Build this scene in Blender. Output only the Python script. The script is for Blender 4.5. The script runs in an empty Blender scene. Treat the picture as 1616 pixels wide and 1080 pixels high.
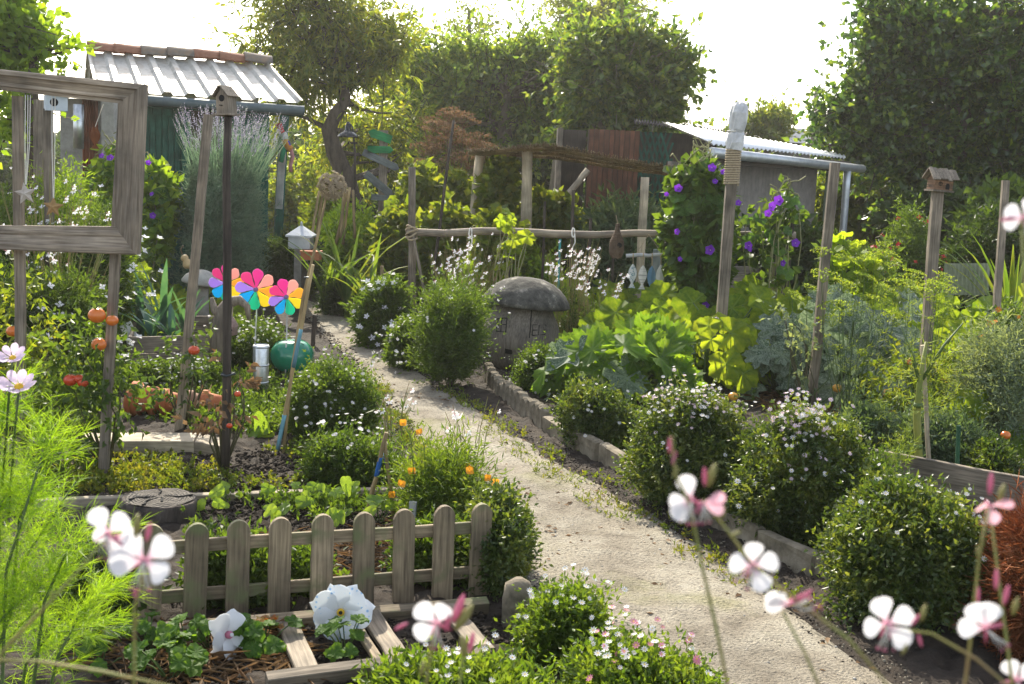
import bpy, math, random
import numpy as np
from mathutils import Matrix, Vector

# ------------------------------------------------------------------ camera, world, sun, exposure
SC = bpy.context.scene
COL = SC.collection
F, H, HOR, ROLL = 1885.0, 1.6, 260.0, 2.6
_p = math.atan((540 - HOR) / F); _a = math.radians(ROLL)
FW = Vector((0, math.cos(_p), -math.sin(_p)))
_u = Vector((0, math.sin(_p), math.cos(_p))); _r = Vector((1, 0, 0))
RT = _r * math.cos(_a) + _u * math.sin(_a)
UP = _u * math.cos(_a) - _r * math.sin(_a)
cam = bpy.data.cameras.new('camera'); camo = bpy.data.objects.new('camera', cam); COL.objects.link(camo)
m3 = Matrix((RT, UP, -FW)).transposed().to_4x4(); m3.translation = Vector((0, 0, H))
camo.matrix_world = m3
cam.sensor_width = 36; cam.lens = F * 36 / 1616; cam.clip_end = 2000; cam.clip_start = 0.02
cam.dof.use_dof = True; cam.dof.focus_distance = 7.5; cam.dof.aperture_fstop = 11.5
SC.camera = camo
SUN_EL, SUN_AZ = math.radians(38), math.radians(-15)      # azimuth measured from +Y towards +X
SUNV = Vector((math.sin(SUN_AZ) * math.cos(SUN_EL), math.cos(SUN_AZ) * math.cos(SUN_EL), math.sin(SUN_EL)))
wd = bpy.data.worlds.new('World'); SC.world = wd; wd.use_nodes = True
wn = wd.node_tree.nodes; sky = wn.new('ShaderNodeTexSky'); sky.sky_type = 'NISHITA'; sky.sun_disc = False
sky.sun_elevation = SUN_EL; sky.sun_rotation = SUN_AZ; sky.air_density = 1.0; sky.dust_density = 1.5; sky.ozone_density = 0.6
bg = wn['Background']; bg.inputs[1].default_value = 0.15
hsv = wn.new('ShaderNodeHueSaturation'); hsv.inputs['Saturation'].default_value = 0.55      # milky, slightly hazy daylight
wd.node_tree.links.new(sky.outputs[0], hsv.inputs['Color']); wd.node_tree.links.new(hsv.outputs[0], bg.inputs[0])
sl = bpy.data.lights.new('sun', 'SUN'); sl.energy = 3.8; sl.angle = math.radians(0.5); sl.color = (1.0, 0.92, 0.76)
so = bpy.data.objects.new('sun', sl); COL.objects.link(so); so.rotation_euler = (-SUNV).to_track_quat('-Z', 'Y').to_euler()
vs = SC.view_settings; vs.view_transform = 'Standard'; vs.look = 'None'; vs.gamma = 1; vs.exposure = 1.3; vs.use_curve_mapping = False
SC.cycles.max_bounces = 8; SC.cycles.transparent_max_bounces = 8; SC.cycles.use_denoising = True
HAZE = 0.0010
RNG = np.random.default_rng(7); random.seed(7)
rnd = random.uniform

# ------------------------------------------------------------------ pixel -> place helpers (photo pixels, 1616 x 1080)
def ray(x, y): return FW + RT * ((x - 808) / F) - UP * ((y - 540) / F)
def P(x, y, Y): d = ray(x, y); return Vector((0, 0, H)) + d * (Y / d.y)
def G(x, y, z=0.0): d = ray(x, y); return Vector((0, 0, H)) + d * ((z - H) / d.z)
def S(Y): return Y / F
def proj(p):
    d = np.asarray(p, float) - np.array([0, 0, H]); z = d @ np.array(FW)
    return 808 + F * (d @ np.array(RT)) / z, 540 - F * (d @ np.array(UP)) / z

# ------------------------------------------------------------------ object helpers
W = {}
def link(o, parent, M):
    COL.objects.link(o)
    if parent is not None:
        o.parent = parent; o.matrix_basis = W[parent.name].inverted() @ M
    else: o.matrix_basis = M
    W[o.name] = M
    return o
def T(v): return Matrix.Translation(Vector(v))
def tag(o, label=None, cat=None, group=None, kind=None):
    if label: o['label'] = label
    if cat: o['category'] = cat
    if group: o['group'] = group
    if kind: o['kind'] = kind
    return o
def thing(name, label, cat, loc, group=None):
    o = bpy.data.objects.new(name, None); o.empty_display_size = .1
    return tag(link(o, None, T(loc)), label, cat, group)
def put(name, mesh, parent=None, M=None, kind=None, label=None):
    o = bpy.data.objects.new(name, mesh)
    link(o, parent, M if M is not None else (W[parent.name] if parent is not None else Matrix()))
    return tag(o, label, None, None, kind)
def npmesh(name, V, Tr, mats, mi=None, smooth=False, uv=None):
    V = np.asarray(V, np.float32).reshape(-1, 3); Tr = np.asarray(Tr, np.int32).reshape(-1, 3)
    me = bpy.data.meshes.new(name)
    me.vertices.add(len(V)); me.vertices.foreach_set('co', V.ravel())
    n = len(Tr); me.loops.add(n * 3); me.loops.foreach_set('vertex_index', Tr.ravel())
    me.polygons.add(n); me.polygons.foreach_set('loop_start', np.arange(0, n * 3, 3, dtype=np.int32))
    if mi is not None: me.polygons.foreach_set('material_index', np.asarray(mi, np.int32))
    if smooth: me.polygons.foreach_set('use_smooth', np.ones(n, bool))
    if uv is not None:
        l = me.uv_layers.new(name='UVMap'); l.data.foreach_set('uv', np.asarray(uv, np.float32)[Tr.ravel()].ravel())
    for m in (mats if isinstance(mats, (list, tuple)) else [mats]): me.materials.append(m)
    me.update(); me.validate()
    return me
class MB:
    def __init__(s): s.v = []; s.f = []; s.m = []
    def add(s, vs, fs, mi=0):
        o = len(s.v); s.v += [tuple(v) for v in vs]; s.f += [tuple(i + o for i in f) for f in fs]; s.m += [mi] * len(fs); return s
    def box(s, c, d, R=None, mi=0):
        R = R or Matrix.Identity(3); c = Vector(c)
        vs = [c + R @ Vector((d[0] * x / 2, d[1] * y / 2, d[2] * z / 2)) for x in (-1, 1) for y in (-1, 1) for z in (-1, 1)]
        return s.add(vs, [(0, 1, 3, 2), (4, 6, 7, 5), (0, 4, 5, 1), (2, 3, 7, 6), (0, 2, 6, 4), (1, 5, 7, 3)], mi)
    def tube(s, pts, r, n=6, mi=0, cap=True):
        pts = [Vector(p) for p in pts]; k = len(pts)
        rs = r if isinstance(r, (list, tuple)) else [r] * k
        vs = []; x = None
        for i, p in enumerate(pts):
            d = (pts[min(i + 1, k - 1)] - pts[max(i - 1, 0)])
            d = d.normalized() if d.length > 1e-9 else Vector((0, 0, 1))
            if x is None: x = d.orthogonal().normalized()
            else:
                x = x - d * x.dot(d); x = x.normalized() if x.length > 1e-6 else d.orthogonal().normalized()
            y = d.cross(x)
            vs += [p + (x * math.cos(a) + y * math.sin(a)) * rs[i] for a in [2 * math.pi * j / n for j in range(n)]]
        fs = [(i * n + j, i * n + (j + 1) % n, (i + 1) * n + (j + 1) % n, (i + 1) * n + j) for i in range(k - 1) for j in range(n)]
        if cap: fs += [tuple(range(n - 1, -1, -1)), tuple(range((k - 1) * n, k * n))]
        return s.add(vs, fs, mi)
    def lathe(s, prof, n=20, M=None, wob=0, mi=0):
        M = M or Matrix(); vs = []; k = len(prof)
        ph = [rnd(0, 6) for _ in range(4)]
        for (r, z) in prof:
            for j in range(n):
                a = 2 * math.pi * j / n
                q = 1 + wob * (math.sin(2 * a + ph[0] + z * 5) * .5 + math.sin(5 * a + ph[1] + z * 17) * .3 + math.sin(9 * a + ph[2] - z * 40) * .2)
                vs.append(M @ Vector((r * q * math.cos(a), r * q * math.sin(a), z)))
        fs = [(i * n + j, i * n + (j + 1) % n, (i + 1) * n + (j + 1) % n, (i + 1) * n + j) for i in range(k - 1) for j in range(n)]
        fs += [tuple(range(n - 1, -1, -1)), tuple(range((k - 1) * n, k * n))]
        return s.add(vs, fs, mi)
    def mesh(s, name, mats, smooth=False, off=None):
        me = bpy.data.meshes.new(name)
        vs = s.v if off is None else [(v[0] - off[0], v[1] - off[1], v[2] - off[2]) for v in s.v]
        me.from_pydata(vs, [], s.f)
        for m in (mats if isinstance(mats, (list, tuple)) else [mats]): me.materials.append(m)
        me.polygons.foreach_set('material_index', s.m)
        if smooth:
            me.polygons.foreach_set('use_smooth', [len(p.vertices) <= 4 for p in me.polygons])
        me.update(); return me
    def build(s, name, mats, parent=None, smooth=False, kind=None, label=None):
        off = W[parent.name].translation if parent is not None else None
        return put(name, s.mesh(name, mats, smooth, off), parent, T(off) if off is not None else None, kind, label)
def frame_z(p0, p1, face=None):
    """matrix at p0 with local z towards p1 and local -y towards 'face'."""
    z = (Vector(p1) - Vector(p0)).normalized()
    f = Vector(face) if face is not None else Vector((0, -1, 0))
    x = (-f).cross(z)
    if x.length < 1e-4: x = z.orthogonal()
    x.normalize(); y = z.cross(x)
    M = Matrix((x, y, z)).transposed().to_4x4(); M.translation = Vector(p0); return M
def plank_mesh(L, w, t, mat, ch=.003, bow=.003, segs=4, top='flat', name='plank'):
    """chamfered board, length along local z from 0 to L, width x, thickness y"""
    b = MB(); cs = []
    ch = min(ch, t * .3, w * .3)
    for sx, sy in ((1, -1), (1, 1), (-1, 1), (-1, -1)):
        q = [(sx * (w / 2 - ch), sy * t / 2), (sx * w / 2, sy * (t / 2 - ch))]
        if sx * sy > 0: q.reverse()
        cs += q
    n = 8; vs = []; fs = []; rows = []
    zs = [L * i / segs for i in range(segs + 1)]
    if top == 'round':
        zs = zs[:-1] + [L - w * .45, L - w * .3, L - w * .14, L - w * .03, L]
        ws = [1] * segs + [1, .9, .68, .36, .1]
    else: ws = [1] * (segs + 1)
    for i, z in enumerate(zs):
        inn = 0 < i < len(zs) - 1 and ws[i] == 1
        dx, dy, q = (rnd(-bow, bow), rnd(-bow, bow), rnd(.985, 1.015)) if inn else (0, 0, 1)
        vs += [(x * q * ws[i] + dx, y * q + dy, z) for x, y in cs]
    k = len(zs)
    fs = [(i * n + j, i * n + (j + 1) % n, (i + 1) * n + (j + 1) % n, (i + 1) * n + j) for i in range(k - 1) for j in range(n)]
    fs += [tuple(range(n - 1, -1, -1)), tuple(range((k - 1) * n, k * n))]
    b.add(vs, fs); return b.mesh(name, mat)
def plank(name, p0, p1, w, t, mat, parent=None, face=None, label=None, **k):
    M = frame_z(p0, p1, face); L = (Vector(p1) - Vector(p0)).length
    return put(name, plank_mesh(L, w, t, mat, name=name, **k), parent, M, None, label)
def pole(name, p0, p1, r0, r1, mat, parent=None, n=9, segs=6, wob=.004, label=None):
    M = frame_z(p0, p1); L = (Vector(p1) - Vector(p0)).length
    pts = [(rnd(-wob, wob) if 0 < i < segs else 0, rnd(-wob, wob) if 0 < i < segs else 0, L * i / segs) for i in range(segs + 1)]
    me = MB().tube(pts, [(r0 + (r1 - r0) * i / segs) * rnd(.95, 1.05) for i in range(segs + 1)], n).mesh(name, mat, True)
    return put(name, me, parent, M, None, label)
def tags(o, label, cat, group=None): return tag(o, label, cat, group)

# ------------------------------------------------------------------ materials
def newmat(name):
    m = bpy.data.materials.new(name); m.use_nodes = True; nt = m.node_tree
    return m, nt, nt.nodes, nt.links, nt.nodes['Principled BSDF'], nt.nodes['Material Output']
def ramp(nodes, cols, pos=None):
    r = nodes.new('ShaderNodeValToRGB'); e = r.color_ramp.elements
    pos = pos or [i / (len(cols) - 1) for i in range(len(cols))]
    while len(e) < len(cols): e.new(.5)
    for i, (c, q) in enumerate(zip(cols, pos)): e[i].position = q; e[i].color = (*c, 1)
    return r
def noise(nodes, links, scale, detail=4, rough=.6, coord='Object', mapping=None):
    tc = nodes.new('ShaderNodeTexCoord'); n = nodes.new('ShaderNodeTexNoise')
    n.inputs['Scale'].default_value = scale; n.inputs['Detail'].default_value = detail; n.inputs['Roughness'].default_value = rough
    src = tc.outputs[coord]
    if mapping:
        mp = nodes.new('ShaderNodeMapping'); mp.inputs['Scale'].default_value = mapping
        links.new(src, mp.inputs[0]); src = mp.outputs[0]
    links.new(src, n.inputs['Vector']); return n
def bump(nodes, links, src, bsdf, strength=.3, dist=.01):
    b = nodes.new('ShaderNodeBump'); b.inputs['Strength'].default_value = strength; b.inputs['Distance'].default_value = dist
    links.new(src, b.inputs['Height']); links.new(b.outputs[0], bsdf.inputs['Normal'])
def rough_mat(name, cols, scale=6, rough=.8, metal=0, bs=.3, bd=.01, coord='Object', mapping=None, pos=None, spec=.4, detail=6):
    m, nt, N, L, b, o = newmat(name)
    n = noise(N, L, scale, detail, .65, coord, mapping); r = ramp(N, cols, pos or [.3 + .4 * i / (len(cols) - 1) for i in range(len(cols))])
    L.new(n.outputs['Fac'], r.inputs[0]); L.new(r.outputs[0], b.inputs['Base Color'])
    b.inputs['Roughness'].default_value = rough; b.inputs['Metallic'].default_value = metal; b.inputs['Specular IOR Level'].default_value = spec
    if bs: bump(N, L, n.outputs['Fac'], b, bs, bd)
    return m
def wood_mat(name, dark, light, grain=30, rough=.8, moss=None):
    """grain runs along local z"""
    m, nt, N, L, b, o = newmat(name)
    oi = N.new('ShaderNodeObjectInfo'); tc = N.new('ShaderNodeTexCoord')
    ad = N.new('ShaderNodeVectorMath'); ad.operation = 'MULTIPLY_ADD'
    cmb = N.new('ShaderNodeCombineXYZ')
    for i in range(3): L.new(oi.outputs['Random'], cmb.inputs[i])
    L.new(cmb.outputs[0], ad.inputs[0]); ad.inputs[1].default_value = (13, 17, 29); L.new(tc.outputs['Object'], ad.inputs[2])
    mp = N.new('ShaderNodeMapping'); mp.inputs['Scale'].default_value = (1, 1, .05); L.new(ad.outputs[0], mp.inputs[0])
    n = N.new('ShaderNodeTexNoise'); n.inputs['Scale'].default_value = grain * 4; n.inputs['Detail'].default_value = 5; L.new(mp.outputs[0], n.inputs[0])
    n2 = N.new('ShaderNodeTexNoise'); n2.inputs['Scale'].default_value = 5; n2.inputs['Detail'].default_value = 5; L.new(ad.outputs[0], n2.inputs[0])
    mid = tuple((a + c) / 2 for a, c in zip(dark, light))
    r = ramp(N, [dark, mid, light], [.28, .5, .72]); L.new(n.outputs['Fac'], r.inputs[0])
    r2 = ramp(N, [(.55, .55, .55), (1.15, 1.12, 1.08)], [.35, .65]); L.new(n2.outputs['Fac'], r2.inputs[0])
    mx = N.new('ShaderNodeMix'); mx.data_type = 'RGBA'; mx.blend_type = 'MULTIPLY'; mx.inputs[0].default_value = 1
    L.new(r.outputs[0], mx.inputs[6]); L.new(r2.outputs[0], mx.inputs[7])
    hv = N.new('ShaderNodeHueSaturation'); vr = N.new('ShaderNodeMapRange'); vr.inputs[3].default_value = .75; vr.inputs[4].default_value = 1.25
    L.new(oi.outputs['Random'], vr.inputs[0]); L.new(vr.outputs[0], hv.inputs['Value']); L.new(mx.outputs[2], hv.inputs['Color'])
    out = hv.outputs[0]
    if moss:
        n3 = N.new('ShaderNodeTexNoise'); n3.inputs['Scale'].default_value = 9; n3.inputs['Detail'].default_value = 8; L.new(ad.outputs[0], n3.inputs[0])
        r3 = ramp(N, [(0, 0, 0), (1, 1, 1)], [.52, .68]); L.new(n3.outputs['Fac'], r3.inputs[0])
        mm = N.new('ShaderNodeMix'); mm.data_type = 'RGBA'; L.new(r3.outputs[0], mm.inputs[0]); L.new(out, mm.inputs[6]); mm.inputs[7].default_value = (*moss, 1); out = mm.outputs[2]
    L.new(out, b.inputs['Base Color']); b.inputs['Roughness'].default_value = rough; b.inputs['Specular IOR Level'].default_value = .3
    bump(N, L, n.outputs['Fac'], b, .5, .004)
    return m
def leaf_mat(name, cols, tr=.45, rough=.5, trc=None, spec=.35, vein=None, mottle=None):
    """per-leaf colour from Random Per Island (joined foliage) or object random (single leaves)"""
    m, nt, N, L, b, o = newmat(name)
    g = N.new('ShaderNodeNewGeometry'); oi = N.new('ShaderNodeObjectInfo')
    a = N.new('ShaderNodeMath'); a.operation = 'ADD'; L.new(g.outputs['Random Per Island'], a.inputs[0]); L.new(oi.outputs['Random'], a.inputs[1])
    fr = N.new('ShaderNodeMath'); fr.operation = 'FRACT'; L.new(a.outputs[0], fr.inputs[0])
    cl = noise(N, L, 5.5, 3, .6); c2 = N.new('ShaderNodeMath'); c2.operation = 'MULTIPLY_ADD'; c2.inputs[1].default_value = 2.2; c2.inputs[2].default_value = -1.1; L.new(cl.outputs['Fac'], c2.inputs[0])
    c3 = N.new('ShaderNodeMath'); c3.operation = 'MULTIPLY_ADD'; c3.inputs[1].default_value = .6; L.new(fr.outputs[0], c3.inputs[0]); c4 = N.new('ShaderNodeMath'); c4.operation = 'ADD'; c4.use_clamp = True; c3.inputs[2].default_value = .2; L.new(c3.outputs[0], c4.inputs[0]); L.new(c2.outputs[0], c4.inputs[1])
    r = ramp(N, cols); L.new(c4.outputs[0], r.inputs[0]); out = r.outputs[0]
    if vein or mottle:
        uv = N.new('ShaderNodeUVMap'); sp = N.new('ShaderNodeSeparateXYZ'); L.new(uv.outputs[0], sp.inputs[0])
        if mottle:
            nz = N.new('ShaderNodeTexNoise'); nz.inputs['Scale'].default_value = 14; nz.inputs['Detail'].default_value = 5
            tc = N.new('ShaderNodeTexCoord'); L.new(tc.outputs['Object'], nz.inputs[0])
            rr = ramp(N, [(0, 0, 0), (1, 1, 1)], [.5, .62]); L.new(nz.outputs['Fac'], rr.inputs[0])
            mm = N.new('ShaderNodeMix'); mm.data_type = 'RGBA'; L.new(rr.outputs[0], mm.inputs[0]); L.new(out, mm.inputs[6]); mm.inputs[7].default_value = (*mottle, 1); out = mm.outputs[2]
        if vein:
            # uv.x = signed distance to nearest lobe axis (metres-like), uv.y = radius
            ab = N.new('ShaderNodeMath'); ab.operation = 'ABSOLUTE'; L.new(sp.outputs[0], ab.inputs[0])
            rv = ramp(N, [(1, 1, 1), (0, 0, 0)], [.015, .05]); L.new(ab.outputs[0], rv.inputs[0])
            mm = N.new('ShaderNodeMix'); mm.data_type = 'RGBA'; L.new(rv.outputs[0], mm.inputs[0]); L.new(out, mm.inputs[6]); mm.inputs[7].default_value = (*vein, 1); out = mm.outputs[2]
    L.new(out, b.inputs['Base Color']); b.inputs['Roughness'].default_value = rough; b.inputs['Specular IOR Level'].default_value = spec
    t = N.new('ShaderNodeBsdfTranslucent'); mx = N.new('ShaderNodeMixShader'); mx.inputs[0].default_value = tr
    gm = N.new('ShaderNodeMix'); gm.data_type = 'RGBA'; gm.blend_type = 'MULTIPLY'; gm.inputs[0].default_value = 1
    k = trc or (2.9, 2.5, .8); L.new(out, gm.inputs[6]); gm.inputs[7].default_value = (*k, 1)
    L.new(gm.outputs[2], t.inputs[0]); L.new(b.outputs[0], mx.inputs[1]); L.new(t.outputs[0], mx.inputs[2]); L.new(mx.outputs[0], o.inputs[0])
    return m
def petal_mat(name, col, tr=.4, rough=.55):
    return leaf_mat(name, [col, tuple(min(.95, c * 1.1) for c in col)], tr, rough, (1, 1, 1))
WOOD = wood_mat('weathered_wood', (.13, .107, .08), (.36, .30, .23))
WOODM = wood_mat('mossy_wood', (.13, .10, .066), (.35, .28, .185), moss=(.14, .15, .07))
WOODL = wood_mat('pale_wood', (.30, .25, .18), (.55, .47, .35))
WOODP = wood_mat('peeled_pole_wood', (.42, .34, .23), (.70, .59, .42))
WOODF = wood_mat('frame_wood', (.16, .125, .09), (.42, .35, .27))
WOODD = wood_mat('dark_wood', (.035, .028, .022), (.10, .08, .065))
WOODG = wood_mat('green_paint_wood', (.014, .085, .06), (.028, .14, .10))
WOODS = wood_mat('bright_green_paint', (.02, .22, .07), (.04, .36, .12))
WOODB = wood_mat('red_brown_wood', (.10, .04, .022), (.20, .085, .05))
WOODW = wood_mat('white_paint_wood', (.55, .55, .52), (.8, .8, .77))
BAMBOO = wood_mat('bamboo', (.24, .17, .08), (.46, .35, .18), grain=14)
BLUEP = wood_mat('blue_paint', (.10, .25, .32), (.2, .42, .5))
TEALP = wood_mat('teal_paint', (.02, .28, .30), (.03, .36, .38))
REDP = wood_mat('red_paint', (.5, .02, .015), (.62, .04, .03))
DKBLUE = wood_mat('blue_stick_paint', (.02, .10, .35), (.03, .16, .45))
STAKEG = wood_mat('green_stake', (.015, .06, .03), (.03, .11, .05))
ZINC = rough_mat('zinc', [(.42, .44, .46), (.60, .62, .63)], 10, .45, .7, .1)
ROOFM = rough_mat('roof_metal', [(.30, .28, .24), (.52, .50, .45), (.38, .32, .25)], 6, .5, .25, .2)
WHITEROOF = rough_mat('white_roof', [(.70, .71, .70), (.84, .84, .82)], 4, .38, .35, .05)
DARKMET = rough_mat('dark_metal', [(.02, .03, .035), (.045, .055, .06)], 8, .4, .3, .05)
GUTTER = rough_mat('slate_gutter', [(.05, .08, .09), (.10, .13, .14)], 8, .45, .0, .05)
GALV = rough_mat('galvanised', [(.45, .47, .48), (.7, .72, .72)], 25, .35, .9, .1)
TILE = rough_mat('ridge_clay', [(.09, .075, .055), (.22, .09, .05), (.30, .14, .085)], 6, .85, 0, .4, .01, pos=[.25, .45, .7])
TILEG = rough_mat('ridge_clay_grey', [(.06, .06, .055), (.16, .14, .12), (.25, .17, .11)], 6, .85, 0, .4, .01)
TERRA = rough_mat('terracotta', [(.36, .10, .035), (.48, .155, .06), (.48, .22, .12)], 9, .8, 0, .2, .004)
STONE = rough_mat('edging_stone', [(.07, .06, .04), (.20, .165, .115), (.29, .25, .185)], 12, .95, 0, .7, .012)
CONC = rough_mat('concrete', [(.22, .21, .19), (.40, .38, .34)], 10, .9, 0, .4, .008)
RUST = rough_mat('rust', [(.10, .035, .015), (.22, .08, .03)], 14, .85, .2, .3, .004)
SHINGLE = rough_mat('brown_sheet', [(.15, .135, .115), (.26, .23, .20)], 9, .8, 0, .2)
ROPE = rough_mat('rope', [(.30, .23, .14), (.5, .40, .26)], 90, .95, 0, .6, .003)
STRING = rough_mat('string', [(.6, .56, .48), (.75, .72, .65)], 60, .95, 0, 0)
BARK = rough_mat('bark', [(.018, .014, .010), (.07, .052, .038), (.10, .08, .06)], 18, .95, 0, .9, .02, mapping=(1, 1, .35))
BARKL = rough_mat('bark_pale', [(.09, .075, .05), (.22, .18, .12)], 14, .95, 0, .7, .02, mapping=(1, 1, .35))
STEMG = rough_mat('green_stem', [(.05, .09, .02), (.11, .16, .04)], 20, .6, 0, 0)
STEMB = rough_mat('brown_stem', [(.07, .05, .03), (.15, .11, .06)], 20, .8, 0, 0)
STEMR = rough_mat('reddish_stem', [(.15, .22, .04), (.24, .22, .06), (.30, .15, .09)], 14, .6, 0, 0)
BLACK = rough_mat('black_gap', [(.008, .008, .008), (.012, .012, .012)], 5, .95, 0, 0)
BAG = rough_mat('grey_plastic', [(.42, .42, .42), (.70, .69, .67)], 14, .4, 0, .5, .01)
YEL = rough_mat('yellow_centre', [(.6, .35, .02), (.7, .45, .03)], 40, .8, 0, 0)
# foliage: (dark, mid, light) base colours
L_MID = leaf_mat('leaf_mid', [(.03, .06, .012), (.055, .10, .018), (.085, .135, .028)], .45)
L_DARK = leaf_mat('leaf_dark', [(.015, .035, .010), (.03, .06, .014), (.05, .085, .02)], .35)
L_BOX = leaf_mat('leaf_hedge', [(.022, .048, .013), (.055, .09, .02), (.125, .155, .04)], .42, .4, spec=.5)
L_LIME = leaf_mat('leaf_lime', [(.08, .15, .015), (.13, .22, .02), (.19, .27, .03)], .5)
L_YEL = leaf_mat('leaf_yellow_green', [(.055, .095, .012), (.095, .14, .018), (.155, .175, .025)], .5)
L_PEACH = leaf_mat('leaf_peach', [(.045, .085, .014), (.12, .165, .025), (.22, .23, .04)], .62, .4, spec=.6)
L_GREY = leaf_mat('leaf_grey_green', [(.09, .13, .09), (.14, .19, .13), (.20, .25, .18)], .35, .7)
L_SAGE = leaf_mat('leaf_sage', [(.045, .085, .05), (.075, .125, .07), (.12, .17, .10)], .35, .6)
L_BLUE = leaf_mat('leaf_leek', [(.03, .09, .075), (.05, .13, .10), (.08, .17, .12)], .3, .4)
L_FEN = leaf_mat('leaf_fennel', [(.10, .17, .025), (.15, .22, .035), (.22, .26, .05)], .45, .6)
L_LAV = leaf_mat('leaf_lavender', [(.075, .12, .085), (.12, .175, .12), (.17, .225, .155)], .35, .7, (1.8, 2.0, 1.5))
L_RED = leaf_mat('leaf_turning', [(.30, .05, .02), (.14, .12, .02), (.35, .13, .03)], .45)
L_ALL = leaf_mat('leaf_allium', [(.24, .19, .13), (.34, .28, .20), (.42, .36, .27)], .3, .8, (1, 1, .9))
L_CHICK = leaf_mat('leaf_chickweed', [(.05, .085, .012), (.085, .12, .018), (.15, .15, .025)], .45)
L_FRONT = leaf_mat('leaf_front', [(.05, .10, .014), (.085, .14, .02), (.13, .18, .03)], .45)
L_TREE = leaf_mat('leaf_tree', [(.022, .055, .014), (.075, .13, .026), (.17, .21, .05)], .55, .4, spec=.7)
L_HAZY = leaf_mat('leaf_hazed_tree', [(.04, .085, .022), (.10, .165, .036), (.20, .25, .065)], .58, .4, spec=.7)  # tree leaf colours lightened, distance haze is put into them
L_HAZEL = leaf_mat('leaf_hazel', [(.010, .034, .008), (.04, .09, .016), (.14, .20, .04)], .5, .35, spec=.8)
L_DRY = leaf_mat('leaf_dry', [(.12, .07, .035), (.20, .12, .06), (.26, .17, .09)], .3, .8, (1.2, 1.1, .9))
L_BIRCH = leaf_mat('leaf_birch', [(.10, .15, .04), (.16, .21, .06), (.22, .26, .10)], .55)
L_STRAP = leaf_mat('leaf_strap', [(.05, .10, .02), (.08, .14, .03), (.13, .16, .035)], .45)
B_COURG = leaf_mat('courgette_leaf', [(.06, .13, .014), (.10, .185, .02), (.15, .23, .025)], .6, .55, vein=(.13, .21, .06), mottle=(.085, .155, .04), spec=.2)
B_SQUASH = leaf_mat('squash_leaf', [(.085, .155, .016), (.14, .21, .022), (.20, .25, .03)], .64, .6, spec=.2, vein=(.16, .24, .06))
B_MILD = leaf_mat('mildew_leaf', [(.05, .09, .05), (.09, .13, .08), (.15, .19, .13)], .3, .7, (1.5, 1.6, 1), vein=(.20, .25, .17), mottle=(.24, .28, .22))
B_HEART = leaf_mat('heart_leaf', [(.04, .10, .02), (.07, .15, .03), (.10, .19, .035)], .45, .45)
B_SEED = leaf_mat('seedling_leaf', [(.11, .20, .03), (.17, .27, .04), (.22, .32, .06)], .5, .35)
B_STRAW = leaf_mat('strawberry_leaf', [(.04, .10, .015), (.07, .15, .02), (.11, .19, .03)], .5, .6, spec=.2)
WHITEP = petal_mat('white_petal', (.82, .80, .80)); PINKW = petal_mat('pale_pink_petal', (.80, .62, .72)); PINKP = petal_mat('pink_petal', (.62, .22, .32))
PURP = petal_mat('purple_petal', (.20, .03, .48)); ORANGEP = petal_mat('poppy_petal', (.85, .35, .02)); REDF = petal_mat('red_petal', (.5, .03, .03))
LAVP = petal_mat('lavender_petal', (.28, .24, .42)); YELP = petal_mat('squash_flower_petal', (.75, .42, .02))
GROUND_M = rough_mat('garden_soil', [(.012, .008, .005), (.030, .021, .014), (.055, .039, .026)], 9, .95, 0, 1, .04, detail=10)

# ------------------------------------------------------------------ foliage tools
def unit(v): return v / np.maximum(np.linalg.norm(v, axis=1, keepdims=True), 1e-9)
def rdir(n): return unit(RNG.normal(size=(n, 3)))
def blob_points(blobs, n, shell=.55, gap=0.0, gs=3.0, rj=.10):
    """points in a union of ellipsoids, biased to the outside; gap > 0 opens holes"""
    B = np.array([b[:6] for b in blobs], float)
    w = (B[:, 3] * B[:, 4] * B[:, 5]) ** .75; w /= w.sum()
    i = RNG.choice(len(B), n, p=w); d = rdir(n)
    r = shell + (1 - shell) * RNG.random(n) ** .6
    r *= 1 + rj * RNG.normal(size=n)
    p = B[i, :3] + d * r[:, None] * B[i, 3:6]
    nm = unit(d / B[i, 3:6])
    if gap > 0:
        DR = rdir(7); q = p * gs
        f = sum(np.sin(q @ d_ * (1.2 + .35 * i_) + i_ * 1.7 + 1.2 * np.sin(q @ DR[(i_ + 3) % 7] * .8)) for i_, d_ in enumerate(DR)) * .62
        k = f > (-3 + 3 * gap) * .8; p, nm = (p[k], nm[k]) if k.mean() > .4 else (p, nm)
    return p, nm
def sprig(p, nm, length, n, up=.35, spread=.9, jit=.5, droop=0.0):
    """n leaves along a twig starting at each p; returns leaf bases and axes"""
    k = len(p); d = unit(nm + jit * RNG.normal(size=(k, 3)) + np.array([0, 0, up]))
    t = RNG.random((k, n)); L = length * (.6 + .8 * RNG.random((k, 1)))
    pos = p[:, None, :] + d[:, None, :] * (t * L)[:, :, None]
    ax = d[:, None, :] * .6 + spread * RNG.normal(size=(k, n, 3)) * .6
    ax[:, :, 2] -= droop
    return pos.reshape(-1, 3), unit(ax.reshape(-1, 3))
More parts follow.
